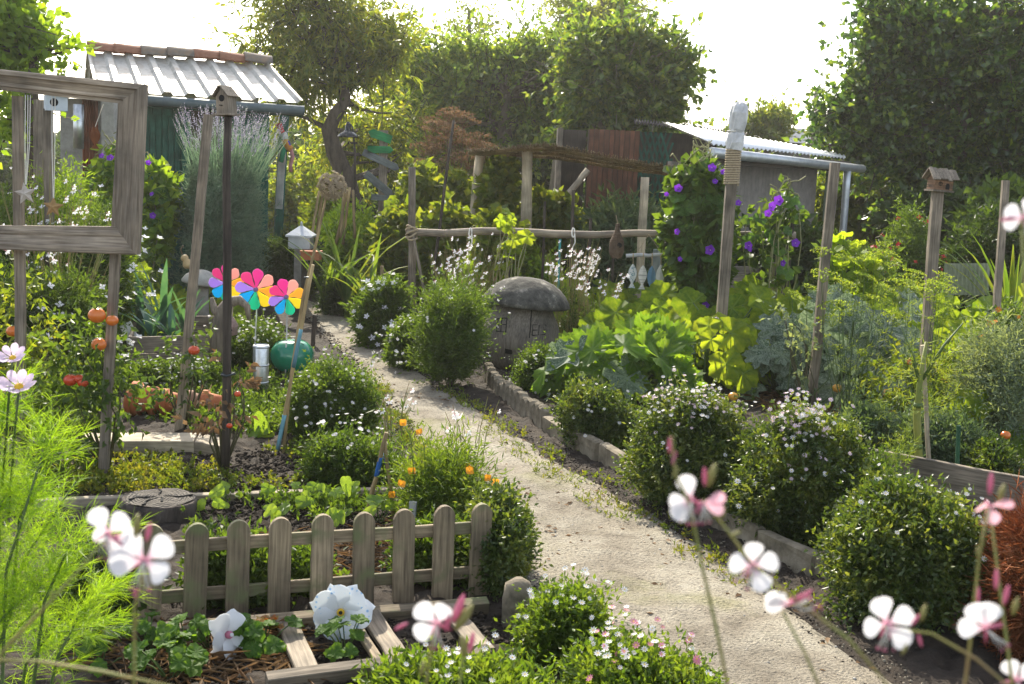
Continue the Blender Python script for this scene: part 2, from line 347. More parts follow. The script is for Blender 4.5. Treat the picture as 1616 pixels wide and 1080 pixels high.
def leaf_tris(pos, ax, L, Wd, fold=.15, facing=None, fc=.5):
    n = len(pos); ls = L * (.65 + .7 * RNG.random((n, 1))); ws = Wd * (.7 + .6 * RNG.random((n, 1)))
    s = rdir(n)
    if facing is not None: s = np.cross(ax, unit(np.array([facing]) + fc * RNG.normal(size=(n, 3))))
    s = unit(s - ax * np.sum(s * ax, 1, keepdims=True)); nn = np.cross(s, ax)
    a = pos; b = pos + ax * ls * .42 + s * ws * .5 + nn * ws * fold; c = pos + ax * ls - nn * ls * .12; d = pos + ax * ls * .42 - s * ws * .5 + nn * ws * fold
    V = np.stack([a, b, c, d], 1).reshape(-1, 3); o = np.arange(n)[:, None] * 4
    Tr = np.concatenate([o + np.array([0, 1, 2]), o + np.array([0, 2, 3])], 1).reshape(-1, 3)
    return V, Tr
def blade_tris(pos, ax, L, Wd, bend=.5):
    """narrow curved blades, 3 segments"""
    n = len(pos); ls = L * (.6 + .8 * RNG.random((n, 1))); s = unit(np.cross(ax, RNG.normal(size=(n, 3))))
    out = unit(ax * np.array([1, 1, .1]) + .3 * RNG.normal(size=(n, 3)))
    rows = []
    for t, w in ((0, 1), (.4, 1), (.75, .7), (1, .08)):
        c = pos + ax * ls * t + (out * np.array([1, 1, 0]) - np.array([0, 0, .5])) * ls * bend * t * t
        rows += [c - s * Wd * w / 2, c + s * Wd * w / 2]
    V = np.stack(rows, 1).reshape(-1, 3); o = np.arange(n)[:, None] * 8
    f = np.array([0, 1, 3, 0, 3, 2, 2, 3, 5, 2, 5, 4, 4, 5, 7, 4, 7, 6]); return V, (o + f).reshape(-1, 3)
def star_tris(pos, nrm, R, k=5, wd=.8, cup=.25, centre=.22):
    """k-petal flowers; material 0 petals, 1 centre"""
    n = len(pos); x = unit(np.cross(nrm, RNG.normal(size=(n, 3)))); y = np.cross(nrm, x); Vs = []; R = R * (.75 + .5 * RNG.random((n, 1)))
    Vs.append(pos)
    for i in range(k):
        a = 2 * math.pi * i / k; h = math.pi / k * wd
        for aa, rr in ((a - h, .62), (a, 1), (a + h, .62)):
            Vs.append(pos + (x * math.cos(aa) + y * math.sin(aa)) * R * rr + nrm * R * cup * rr)
    for i in range(4):
        a = math.pi / 2 * i; Vs.append(pos + (x * math.cos(a) + y * math.sin(a)) * R * centre + nrm * R * .18)
    m = 1 + 3 * k + 4; V = np.stack(Vs, 1).reshape(-1, 3); o = np.arange(n)[:, None] * m; f = []; mi = []
    for i in range(k): f += [0, 1 + 3 * i, 2 + 3 * i, 0, 2 + 3 * i, 3 + 3 * i]; mi += [0, 0]
    q = 1 + 3 * k; f += [q, q + 1, q + 2, q, q + 2, q + 3]; mi += [1, 1]
    return V, (o + np.array(f)).reshape(-1, 3), np.tile(mi, n)
def cat(*vt):
    V = []; Tr = []; M = []; o = 0
    for e in vt:
        v, t = e[0], e[1]; V.append(v); Tr.append(t + o); o += len(v); M.append(e[2] if len(e) > 2 else np.zeros(len(t), int))
    return np.concatenate(V), np.concatenate(Tr), np.concatenate(M)
def foliage(name, parent, vt, mats, M=None):
    V, Tr, Mi = vt if len(vt) == 3 else (vt[0], vt[1], None)
    off = np.array(W[parent.name].translation); V = V.copy(); V -= off
    return put(name, npmesh(name, V, Tr, mats, Mi), parent, T(off), 'stuff')
def branches(b, base, tips, r0, r1=.004, n=5, sag=.12):
    base = Vector(base)
    for t in tips:
        t = Vector(t); m = base.lerp(t, .5) + Vector((rnd(-1, 1), rnd(-1, 1), rnd(-.3, 1))) * (t - base).length * sag
        pts = [base, base.lerp(m, .6), m, m.lerp(t, .55) + Vector((rnd(-1, 1), rnd(-1, 1), rnd(-1, 1))) * (t - base).length * .03, t]
        b.tube(pts, [r0, r0 * .8, r0 * .55 + r1 * .3, r0 * .3 + r1 * .5, r1], n)
def blobs_of(c, rad, k=9, q=.5):
    """an uneven crown: one core with lumps round it"""
    c = np.array(c, float); rad = np.array(rad, float); out = [(*c, *(rad * .78))]
    for d in rdir(k):
        if d[2] < -.5: d[2] *= -.4
        f = rnd(.75, 1.25) * q
        out.append((*(c + d * rad * (1 - .55 * f)), *(rad * f)))
    return out
def bush(name, label, cat_, box, mat, leaf=(.03, .016), K=2600, n=5, slen=.10, flowers=(), group=None, Y=None, ry=None, up=.4, gap=.0, stemmat=None, depth=.9, q=.5, shell=.6, droop=0, lumps=12, base=0.0, sq=2.7, wild=.12):
    x0, x1, yt, yb = box; cx = (x0 + x1) / 2
    Yf = Y or G(cx, yb).y
    rx = (x1 - x0) / 2 * S(Yf); ryy = ry or max(.12, rx * depth); Yc = Yf + ryy * .75; rx = (x1 - x0) / 2 * S(Yc - ryy * .4)
    sd = rdir(400); hz = max(.04, (P(cx, yt, Yc).z - base) / 2); ex = slen * .95
    for _ in range(60):          # fit the mound, twigs included, to the outline it has in the photograph
        Yc = Yf + ryy * .8; c = P(cx, (yt + yb) / 2, Yc); px_, py_ = proj(sd * np.array([rx + ex, ryy + ex, hz + ex]) + np.array([c.x, Yc, base + hz]))
        if py_.min() < yt: hz = max(.02, hz * .95); ryy = max(.06, ryy * .96)
        if px_.max() - px_.min() > (x1 - x0): rx = max(.05, rx * .97)
    c = P(cx, (yt + yb) / 2, Yc)
    root = thing(name, label, cat_, (c.x, Yc, base), group)
    bl = blobs_of((c.x, Yc, base + hz), (rx, ryy, hz), lumps, q)
    p, nm = blob_points(bl, K, shell, gap, 5 / max(rx, hz))
    cc = np.array([c.x, Yc, base + hz]); u = p - cc
    ext = np.array([np.percentile(np.abs(u[:, 0]), 97), np.percentile(np.abs(u[:, 1]), 97), np.percentile(u[:, 2], 97.5)])
    kk = np.array([rx, ryy, hz]) / ext; w_ = u * kk / np.array([rx, ryy, hz])
    f2, f3 = np.linalg.norm(w_, axis=1), (np.abs(w_) ** sq).sum(1) ** (1 / sq)
    p = cc + u * kk * np.clip(f2 / np.maximum(f3, 1e-6), 1, 1.35)[:, None]
    wz = np.clip((p[:, 2] - cc[2]) / hz, -1, 0); p[:, :2] = cc[:2] + (p[:, :2] - cc[:2]) * (np.sqrt(1 - (.62 * wz) ** 2) / np.maximum(np.sqrt(np.maximum(1 - wz ** 2, 0)), .42))[:, None]
    i_ = RNG.choice(len(p), int(len(p) * .24), False); a_ = RNG.random(len(i_)) * 6.283; q_ = np.sqrt(.45 + .5 * RNG.random(len(i_)))
    p[i_] = np.stack([cc[0] + rx * q_ * np.cos(a_), cc[1] + ryy * q_ * np.sin(a_), base + hz * RNG.random(len(i_))], 1); nm[i_] = unit(np.stack([np.cos(a_), np.sin(a_), .3 + 0 * a_], 1))
    sw = 4.2 / max(rx, hz); p = p + nm * (np.sin(p[:, 0] * sw + 2 * np.sin(p[:, 1] * sw)) * np.sin(p[:, 2] * sw * 1.2 + p[:, 0] * sw * .7))[:, None] * min(rx, hz) * .13
    bl = [(*(cc + (np.array(q_[:3]) - cc) * kk), *(np.array(q_[3:6]) * kk)) for q_ in bl]
    p[:, 2] = np.where(p[:, 2] < base + .02, base + .02 + RNG.random(len(p)) * hz * .4, p[:, 2])
    k = p[:, 2] > base + .01; p, nm = p[k], nm[k]
    pos, ax = sprig(p, nm, slen, n, up, droop=droop)
    if wild:
        j = RNG.choice(len(p), int(len(p) * wild), False); p2, a2 = sprig(p[j], nm[j], slen * 1.5, n + 2, up + .3, .8); pos = np.concatenate([pos, p2]); ax = np.concatenate([ax, a2])
    pos[:, 2] = np.maximum(pos[:, 2], base + .01)
    foliage('foliage', root, leaf_tris(pos, ax, *leaf), mat)
    b = MB(); k = len(p)
    for i in RNG.choice(k, min(k, 14), False): branches(b, (c.x + rnd(-.2, .2) * rx, Yc + rnd(-.2, .2) * ryy, base), [p[i]], max(.004, hz * .022), .0015, 4)
    b.build('branch', stemmat or STEMB, root, True, 'stuff')
    for fl in flowers:
        cnt, R, kp, mats, where = fl[:5]
        w_ = (pos - cc) / np.array([rx, ryy, hz]); rad = np.linalg.norm(w_, axis=1); fn = unit(w_)
        sc = rad * 1.1 + (fn[:, 2] * 1.1 - fn[:, 1] * .45 if where == 'top' else -fn[:, 1] * .8 + .3 * fn[:, 2]) + .42 * RNG.normal(size=len(pos))
        o = np.argsort(-sc)[:cnt]; fp = pos[o] + fn[o] * .012 + np.array([0, 0, .012]); fn = unit(fn[o] * .6 + np.array([0, -.5, .8]) + .3 * RNG.normal(size=(cnt, 3)))
        fp[:, 2] = np.maximum(fp[:, 2], base + .03)
        foliage('blossom', root, star_tris(fp, fn, R, kp), mats)
    return root
def tree(name, label, base, trunk, blobs, mat, leaf, K, n=6, slen=.35, r0=.14, bark=None, gap=.25, gs=1.2, droop=.0, up=.2, tips=26, group=None, shell=.35, category='tree'):
    root = thing(name, label, category, base, group)
    if len(blobs) > 3:
        nb_ = []
        for q in blobs:
            q = np.array(q); nb_.append((*q[:3], *(q[3:6] * .55)))
            for d in rdir(9): nb_.append((*(q[:3] + d * q[3:6] * rnd(.55, .85)), *(q[3:6] * rnd(.28, .46))))
        blobs = nb_
    b = MB(); tp = [Vector(base)] + [Vector(t) for t in trunk]; k = len(tp)
    b.tube(tp, [r0 * (1.15 - .65 * i / (k - 1)) for i in range(k)], 9)
    p, nm = blob_points(blobs, K, shell, gap, gs, .2)
    for i in RNG.choice(len(p), tips, False):
        q = Vector(p[i]); src = min(tp[1:], key=lambda v: (v - q).length + (v.z > q.z + .4) * 2)
        branches(b, src, [q], r0 * .32, .008, 5)
    b.build('trunk', bark or BARK, root, True)
    pos, ax = sprig(p, nm, slen, n, up, droop=droop)
    j = RNG.choice(len(p), len(p) // 9, False); dn = unit(nm[j] + .6 * RNG.normal(size=(len(j), 3))); p2, a2 = sprig(p[j], dn, slen * 2.2, n * 2, up, .8, 0, droop)
    dn = unit(dn + np.array([0, 0, up])); foliage('twig', root, blade_tris(p[j] - dn * slen * .6, dn, slen * 3.2, .016, .0), bark or BARK); pos = np.concatenate([pos, p2]); ax = np.concatenate([ax, a2])
    pos[:, 2] = np.maximum(pos[:, 2], .05)
    foliage('crown', root, leaf_tris(pos, ax, *leaf), mat)
    return root
def B(cx, cy, rx, ry, Y, rd=None):
    c = P(cx, cy, Y); s = S(Y); return (c.x, c.y, c.z, rx * s, rd or (rx + ry) * .5 * s * .9, ry * s)

# ------------------------------------------------------------------ ground, path
PL = [(440, 474), (478, 488), (505, 520), (545, 560), (585, 605), (608, 640), (650, 690), (705, 735), (760, 775), (795, 815), (818, 870), (828, 925), (860, 965), (930, 1005), (1010, 1050), (1070, 1090), (1150, 1180), (1250, 1350), (1400, 1900)]
PR = [(470, 470), (526, 486), (556, 508), (590, 536), (640, 573), (692, 608), (750, 643), (802, 678), (860, 716), (928, 755), (1000, 796), (1075, 840), (1145, 886), (1215, 936), (1287, 988), (1360, 1038), (1425, 1083), (1590, 1200), (2100, 1700)]
def resample(px, n):
    g = [G(*q) for q in px]; d = [0]
    for a, c in zip(g, g[1:]): d.append(d[-1] + (c - a).length)
    t = np.linspace(0, d[-1], n)
    return np.stack([np.interp(t, d, [q[i] for q in g]) for i in range(2)], 1)
NP_ = 170
eL, eR = resample(PL, NP_), resample(PR, NP_)
jl = np.convolve(RNG.normal(size=NP_ + 4), np.ones(3) / 3, 'same')[:NP_] * .022; jr = np.convolve(RNG.normal(size=NP_ + 4), np.ones(3) / 3, 'same')[:NP_] * .03
dirx = unit(np.concatenate([eR - eL, np.zeros((NP_, 1))], 1))[:, :2]
eL2, eR2 = eL + dirx * jl[:, None], eR + dirx * jr[:, None]
MC = 16; t = np.linspace(0, 1, MC)
pv = eL2[:, None, :] * (1 - t)[None, :, None] + eR2[:, None, :] * t[None, :, None]
zz = .006 + .010 * np.sin(np.pi * t)[None, :] + .0035 * RNG.normal(size=(NP_, MC)); zz[:, 0] = -.012; zz[:, -1] = -.012
V = np.concatenate([pv, zz[:, :, None]], 2).reshape(-1, 3)
ii = (np.arange(NP_ - 1)[:, None] * MC + np.arange(MC - 1)[None]).ravel()
Tr = np.concatenate([np.stack([ii, ii + 1, ii + MC + 1], 1), np.stack([ii, ii + MC + 1, ii + MC], 1)])
m, nt, N, L, b_, o_ = newmat('sandy_path')
n1 = noise(N, L, 3.2, 10, .7); n2 = noise(N, L, 90, 3, .6); n3 = noise(N, L, 1.3, 6, .65)
r1 = ramp(N, [(.12, .098, .07), (.255, .218, .162), (.325, .288, .222), (.40, .365, .295)], [.30, .42, .55, .74]); L.new(n1.outputs['Fac'], r1.inputs[0])
r2 = ramp(N, [(.55, .55, .55), (1, 1, 1), (1.12, 1.12, 1.12)], [.33, .47, .7]); L.new(n2.outputs['Fac'], r2.inputs[0])
mx = N.new('ShaderNodeMix'); mx.data_type = 'RGBA'; mx.blend_type = 'MULTIPLY'; mx.inputs[0].default_value = 1; L.new(r1.outputs[0], mx.inputs[6]); L.new(r2.outputs[0], mx.inputs[7])
r3 = ramp(N, [(0, 0, 0), (.55, .55, .55)], [.56, .70]); L.new(n3.outputs['Fac'], r3.inputs[0])
mg = N.new('ShaderNodeMix'); mg.data_type = 'RGBA'; L.new(r3.outputs[0], mg.inputs[0]); L.new(mx.outputs[2], mg.inputs[6]); mg.inputs[7].default_value = (.22, .22, .07, 1)
n4 = noise(N, L, 1.0, 5, .7); r4 = ramp(N, [(.62, .60, .58), (1.0, 1.0, 1.0), (1.08, 1.06, 1.02)], [.36, .5, .68]); L.new(n4.outputs['Fac'], r4.inputs[0]); m4 = N.new('ShaderNodeMix'); m4.data_type = 'RGBA'; m4.blend_type = 'MULTIPLY'; m4.inputs[0].default_value = 1; L.new(mg.outputs[2], m4.inputs[6]); L.new(r4.outputs[0], m4.inputs[7])
L.new(m4.outputs[2], b_.inputs['Base Color']); b_.inputs['Roughness'].default_value = .95
ma = N.new('ShaderNodeMath'); ma.operation = 'ADD'; L.new(n1.outputs['Fac'], ma.inputs[0]); L.new(n2.outputs['Fac'], ma.inputs[1]); bump(N, L, ma.outputs[0], b_, 1.0, .02)
PATHM = m
tag(put('path', npmesh('path', V, Tr, PATHM, smooth=True)), kind='structure')
def axis(lo, hi, flo, fhi, fine, k=14):
    a = np.arange(flo, fhi, fine); g = np.geomspace(fine * 2, hi - fhi, k)
    l = np.geomspace(fine * 2, flo - lo, k); return np.concatenate([(flo - l)[::-1], a, fhi + g])
xs = axis(-90, 90, -3.6, 4.2, .045); ys = axis(-20, 120, 2.6, 9.5, .045)
X, Yg = np.meshgrid(xs, ys); n_ = X.size; gx, gy = X.ravel(), Yg.ravel()
cy = (eL + eR) / 2; hw = np.linalg.norm(eR - eL, axis=1) / 2
dm = np.full(n_, 9.0)
for i in range(0, NP_, 2): dm = np.minimum(dm, np.hypot(gx - cy[i, 0], gy - cy[i, 1]) - hw[i])
fine = ((gx > -4) & (gx < 4.5) & (gy > 2.4) & (gy < 10))
gz = (np.sin(gx * 5.1 + np.sin(gy * 3.3)) * np.sin(gy * 4.7 + 1.3 * np.sin(gx * 2.9)) * .012 + .012 * RNG.normal(size=n_)) * np.clip(dm * 4, 0, 1) * fine
gz = np.where(dm < .04, -.02, gz)
nx = len(xs); ii = (np.arange(len(ys) - 1)[:, None] * nx + np.arange(nx - 1)[None]).ravel()
Tr = np.concatenate([np.stack([ii, ii + 1, ii + nx + 1], 1), np.stack([ii, ii + nx + 1, ii + nx], 1)])
tag(put('ground', npmesh('ground', np.stack([gx, gy, gz], 1), Tr, GROUND_M, smooth=True)), kind='structure')
def inpoly(p, poly):
    r = np.zeros(len(p), bool); j = len(poly) - 1
    for i in range(len(poly)):
        a, c = poly[i], poly[j]
        if a[1] != c[1]:
            r ^= ((a[1] > p[:, 1]) != (c[1] > p[:, 1])) & (p[:, 0] < (c[0] - a[0]) * (p[:, 1] - a[1]) / (c[1] - a[1]) + a[0])
        j = i
    return r
def area(px, n, offpath=True, clump=0):
    """n random ground points inside a photo-pixel outline"""
    poly = [G(*q).xy[:] for q in px]; a = np.array(poly); lo, hi = a.min(0), a.max(0); out = []
    got = 0
    while got < n:
        p = lo + RNG.random((n * 3, 2)) * (hi - lo); k = inpoly(p, poly)
        if clump: k &= (np.sin(p[:, 0] * clump + 2 * np.sin(p[:, 1] * clump * .6)) + np.sin(p[:, 1] * clump * 1.2)) > RNG.normal(size=len(p)) * .7
        p = p[k]; out.append(p); got += len(p)
    p = np.concatenate(out)[:n]; return np.concatenate([p, np.zeros((n, 1))], 1)
def cover(name, label, px, n, mat, leaf, h=.05, k=6, clump=0, extra=None):
    p = area(px, n, clump=clump); nm = np.tile([0, 0, 1.], (n, 1))
    pos, ax = sprig(p, nm, h, k, .8, .9, .5); pos[:, 2] = np.maximum(pos[:, 2], .004)
    v = leaf_tris(pos, ax, *leaf); o = put(name, npmesh(name, v[0], v[1], mat))
    return tag(o, label, 'ground cover', None, 'stuff')
cover('chickweed', 'yellow green weeds carpeting the soil behind the long timber edge', [(90, 690), (330, 725), (500, 705), (600, 715), (600, 745), (440, 775), (120, 785), (80, 760)], 1500, L_CHICK, (.022, .014), .05, 6, 5)
cover('low_weeds', 'bright green low weeds growing behind the picket fence', [(290, 800), (520, 790), (620, 800), (480, 850), (420, 880), (300, 900)], 300, L_MID, (.03, .015), .07, 6, 6)
cover('verge_weeds', 'small green weeds along the shaded verge under the edging stones', [(700, 600), (760, 640), (900, 730), (1040, 800), (1180, 880), (1330, 990), (1230, 960), (1060, 850), (950, 790), (840, 715), (690, 620)], 330, L_CHICK, (.022, .010), .035, 5, 9)
cover('path_moss', 'thin grass tufts creeping over the left edge of the path', [(560, 590), (600, 600), (660, 690), (800, 800), (840, 900), (820, 940), (770, 800), (640, 720)], 420, L_CHICK, (.03, .006), .04, 6, 8)
cover('right_bed_weeds', 'patchy green weeds under the squash leaves', [(900, 640), (1280, 640), (1600, 720), (1616, 500), (1100, 470), (800, 520)], 2600, L_MID, (.05, .03), .09, 5, 3)
cover('bed_weeds', 'green weeds on the soil round the metal pipe and the pots', [(200, 655), (340, 600), (480, 585), (520, 600), (470, 690), (300, 690)], 1700, L_MID, (.035, .02), .07, 6, 3)
cover('bed_weeds', 'mixed low greenery filling the soil behind the edging stones', [(880, 680), (1000, 742), (1150, 830), (1340, 915), (1440, 890), (1300, 790), (1100, 690), (900, 630)], 1300, L_MID, (.03, .014), .09, 6)
cover('far_bed_weeds', 'sunlit green weeds covering the far beds', [(-300, 470), (480, 470), (700, 440), (1700, 470), (1900, 400), (800, 380), (-500, 380)], 5200, L_LIME, (.09, .05), .2, 5, 1.4)
cover('left_bed_weeds', 'rough green weeds between the leeks and the tomatoes', [(-60, 690), (-40, 540), (150, 520), (190, 600), (180, 640), (100, 690)], 900, L_MID, (.05, .025), .08, 5, 4)
# soil clods, twigs and dead leaves lying about
def debris(name, label, px, n, mat, size, kind='leaf', clump=0):
    p = area(px, n, clump=clump); p[:, 2] = .012
    if kind == 'leaf':
        ax = unit(RNG.normal(size=(n, 3)) * np.array([1, 1, .12])); v = leaf_tris(p, ax, size, size * .5, .2, (0, 0, 1), .25)
    elif kind == 'straw':
        ax = unit(RNG.normal(size=(n, 3)) * np.array([1, 1, .10])); v = leaf_tris(p + np.array([0, 0, .012]), ax, size, size * .04, .2, (0, 0, 1), .2)
    else:
        d = rdir(n * 6).reshape(n, 6, 3); r = size * (.4 + .9 * RNG.random((n, 1, 1)) ** 2)
        oc = np.array([[1, 0, 0], [-1, 0, 0], [0, 1, 0], [0, -1, 0], [0, 0, 1], [0, 0, -1]]) * np.array([1, 1, .7]) + .35 * d
        Vv = (p[:, None, :] + oc * r).reshape(-1, 3); f = np.array([0, 2, 4, 2, 1, 4, 1, 3, 4, 3, 0, 4, 2, 0, 5, 1, 2, 5, 3, 1, 5, 0, 3, 5])
        v = (Vv, (np.arange(n)[:, None] * 6 + f).reshape(-1, 3))
    return tag(put(name, npmesh(name, v[0], v[1], mat)), label, 'debris', None, 'stuff')
PATHPX = PL[1:15] + [(1400, 1085)] + PR[1:16][::-1]
debris('path_litter', 'dark crumbs and dead leaf scraps scattered over the sandy path', PATHPX, 420, L_DRY, .032, clump=2.2)
debris('path_pebbles', 'tiny pebbles bedded in the sandy path', PATHPX, 900, CONC, .006, 'clod')
def edge_crumbs(name, label, E2, n, mat, size, sd, off):
    i = RNG.integers(20, NP_ - 1, n); q = E2[i] + dirx[i] * (off + sd * RNG.normal(size=(n, 1))) + .02 * RNG.normal(size=(n, 2)); d = rdir(n * 6).reshape(n, 6, 3); r = size * (.3 + RNG.random((n, 1, 1)) ** 3 * 1.3)
    oc = np.array([[1, 0, 0], [-1, 0, 0], [0, 1, 0], [0, -1, 0], [0, 0, 1], [0, 0, -1]]) * np.array([1, 1, .6]) + .35 * d; pp = np.concatenate([q, np.full((n, 1), .010)], 1)
    f = np.array([0, 2, 4, 2, 1, 4, 1, 3, 4, 3, 0, 4, 2, 0, 5, 1, 2, 5, 3, 1, 5, 0, 3, 5])
    tag(put(name, npmesh(name, (pp[:, None, :] + oc * r).reshape(-1, 3), (np.arange(n)[:, None] * 6 + f).reshape(-1, 3), mat)), label, 'debris', None, 'stuff')
edge_crumbs('path_crumbs', 'dark soil crumbs spilling over the right edge of the path', eR2, 2000, GROUND_M, .006, .06, .0)
edge_crumbs('path_crumbs', 'dark soil crumbs spilling over the left edge of the path', eL2, 1800, GROUND_M, .011, .05, .02)
edge_crumbs('path_crumbs', 'sandy crumbs along the right edge of the path', eR2, 1500, PATHM, .005, .04, .03)
cover('path_moss', 'green moss and grass wisps spreading over the right edge of the path', [(735, 640), (840, 715), (975, 795), (1120, 885), (1190, 935), (1150, 930), (1000, 845), (860, 765), (760, 690)], 240, L_CHICK, (.025, .006), .03, 5, 7)
debris('soil_clods', 'dark crumbly clods of dug soil in the seedling bed', [(300, 790), (640, 765), (640, 830), (560, 900), (300, 870)], 1500, GROUND_M, .016, 'clod')
debris('bed_clods', 'dark crumbly clods of soil below the canes', [(100, 730), (600, 700), (640, 760), (440, 775), (90, 790)], 1600, GROUND_M, .018, 'clod')
debris('verge_clods', 'dark crumbs of soil on the shaded verge beside the path', [(770, 640), (900, 715), (1080, 800), (1340, 950), (1500, 1010), (1400, 1070), (1180, 920), (900, 750)], 900, GROUND_M, .006, 'clod')
debris('front_clods', 'dark crumbly soil between the flat ladder rungs', [(170, 1000), (800, 950), (800, 1080), (170, 1100)], 1400, GROUND_M, .014, 'clod')
debris('straw_mulch', 'pale straw and dry stems strewn over the strawberry bed', [(150, 1000), (470, 985), (480, 1080), (150, 1090)], 420, L_DRY, .16, 'straw')
debris('bed_straw', 'pale straw lying on the seedling bed behind the pickets', [(440, 850), (640, 830), (660, 900), (450, 940)], 420, L_DRY, .10, 'straw')
debris('squash_straw', 'pale straw mulch under the squash plants', [(1180, 610), (1420, 640), (1400, 690), (1200, 650)], 500, L_DRY, .16, 'straw')

# ------------------------------------------------------------------ buildings
# green shed: ridge A-B, eave towards us
def sheet(b, A, Bv, C, D, nu, amp, shape='sin', t=.004):
    """ribbed roof sheet between edge A->B (top) and D->C (bottom); ribs run A->D"""
    A, Bv, C, D = map(Vector, (A, Bv, C, D)); n = (Bv - A).cross(D - A).normalized()
    if n.z < 0: n = -n
    vs = []
    per = 8
    for i in range(nu * per + 1):
        u = i / (nu * per)
        ph = (i % per) / per
        h = amp * (.5 + .5 * math.cos(2 * math.pi * ph)) if shape == 'sin' else amp * (1 if ph in (0, .125, .875) else .0)
        for k in (0, 1):
            tp = A.lerp(Bv, u) + n * (h - t * k); bt = D.lerp(C, u) + n * (h - t * k); vs += [tp, bt]
    m = nu * per + 1; fs = []
    for i in range(m - 1):
        a = i * 4; fs += [(a, a + 1, a + 5, a + 4), (a + 2, a + 6, a + 7, a + 3), (a + 1, a + 3, a + 7, a + 5), (a, a + 4, a + 6, a + 2)]
    b.add(vs, fs)
EL_, ER_ = G(150, 146, 2.15), G(478, 166, 2.15)
e = (ER_ - EL_); e.z = 0; L_e = e.length; e.normalize(); nf = Vector((e.y, -e.x, 0))    # nf: outward, towards the garden
if nf.y > 0: nf = -nf
up_ = Vector((0, 0, 1))
ZR = 2.62
gs_ = thing('garden_shed', 'green plank garden shed with ribbed metal roof and clay ridge tiles', 'shed', EL_.lerp(ER_, .5) * 1 - Vector((0, 0, 2.15)))
def E_(u, d, z): return Vector((EL_.x, EL_.y, 0)) + e * (L_e * u) + nf * d + up_ * z
b = MB(); sheet(b, E_(-.02, -.95, ZR), E_(.90, -.95, ZR), E_(1, .0, 2.17), E_(0, .0, 2.17), 9, .035, 'rib'); b.build('roof_sheet', ROOFM, gs_)
b = MB(); sheet(b, E_(-.02, -.96, ZR), E_(.90, -.96, ZR), E_(.92, -1.9, 2.17), E_(-.02, -1.9, 2.17), 9, .035, 'rib'); b.build('roof_sheet', ROOFM, gs_)
tl = MB()
for j in range(7):       # half-round ridge tile template, local x along the ridge
    pass
def ridge_tile(L, r0, r1, mat):
    b = MB(); n = 8; vs = []
    for (x, r) in ((0, r0), (L * .5, (r0 + r1) / 2), (L, r1)):
        for k in range(n + 1):
            a = math.pi * k / n; vs.append((x, r * math.cos(a), r * math.sin(a) * .8))
    for (x, r) in ((L, r1 - .018), (0, r0 - .018)):
        for k in range(n + 1):
            a = math.pi * k / n; vs.append((x, r * math.cos(a), r * math.sin(a) * .8))
    m = n + 1; order = [0, 1, 2, 3, 4, 0]
    fs = [(order[i] * m + k, order[i] * m + k + 1, order[i + 1] * m + k + 1, order[i + 1] * m + k) for i in range(5) for k in range(n)]
    return b.add(vs, fs).mesh('ridge_tile', mat, True)
TL = L_e * .92 / 7
MR = Matrix((e, up_.cross(e), up_)).transposed().to_4x4()
for j in range(7):
    M = MR.copy(); M.translation = E_(-.02 + .92 * j / 7, -.955, ZR + .03 + .012 * rnd(-1, 1)); M = M @ Matrix.Rotation(rnd(-.05, .05), 4, 'Z') @ Matrix.Rotation(rnd(-.03, .03), 4, 'Y')
    put('ridge_tile', ridge_tile(TL * 1.12, .135, .115, TILEG if j in (2, 3, 6) else TILE), gs_, M)
b = MB(); pts = [E_(-.01, .05, 2.10), E_(1.0, .05, 2.085)]; b.tube(pts, .055, 8); b.build('gutter', GUTTER, gs_, True)
plank('fascia', E_(0, -.03, 2.07), E_(1, -.03, 2.07), .10, .025, WOODG, gs_, nf)
# walls: boards side by side, right ones coloured dark for the porch shade
nb = 17
for j in range(nb):
    u = .04 + .80 * (j + .5) / nb
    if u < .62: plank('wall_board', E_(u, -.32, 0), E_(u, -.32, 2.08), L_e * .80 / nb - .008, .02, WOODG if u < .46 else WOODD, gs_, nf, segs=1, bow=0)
b = MB(); b.box(E_(.44, -.40, 1.03), (L_e * .80, .05, 2.06), MR.to_3x3()); b.box(E_(.85, -.9, 1.03), (.06, 1.0, 2.06), MR.to_3x3()); b.box(E_(.02, -.95, 1.03), (.04, 1.1, 2.06), MR.to_3x3()); b.build('wall', WOODG, gs_)
dr = put('door', plank_mesh(1.95, .02, .02, WOODG, segs=1, bow=0), gs_, frame_z(E_(.24, -.285, .02), E_(.24, -.285, 1.97), nf))
for j in range(6): plank('door_board', E_(.245 + .030 * j, -.287, .03), E_(.245 + .030 * j, -.287, 1.96), L_e * .030 - .006, .022, WOODG, dr, nf, segs=1, bow=0)
b = MB(); b.box(E_(.405, -.268, 1.12), (.07, .012, .13), MR.to_3x3()); b.box(E_(.405, -.255, 1.12), (.02, .02, .02), MR.to_3x3()); b.build('lock_plate', ZINC, dr)
psT, psB = P(449, 176, 14.4), P(436, 372, 14.4)
pst = plank('post', (psB.x, 14.4, 0), psT, .10, .09, WOODG, gs_, nf)
plank('white_board', P(446, 238, 14.33), P(440, 330, 14.33), .085, .02, WOODW, gs_, (0, -1, 0))
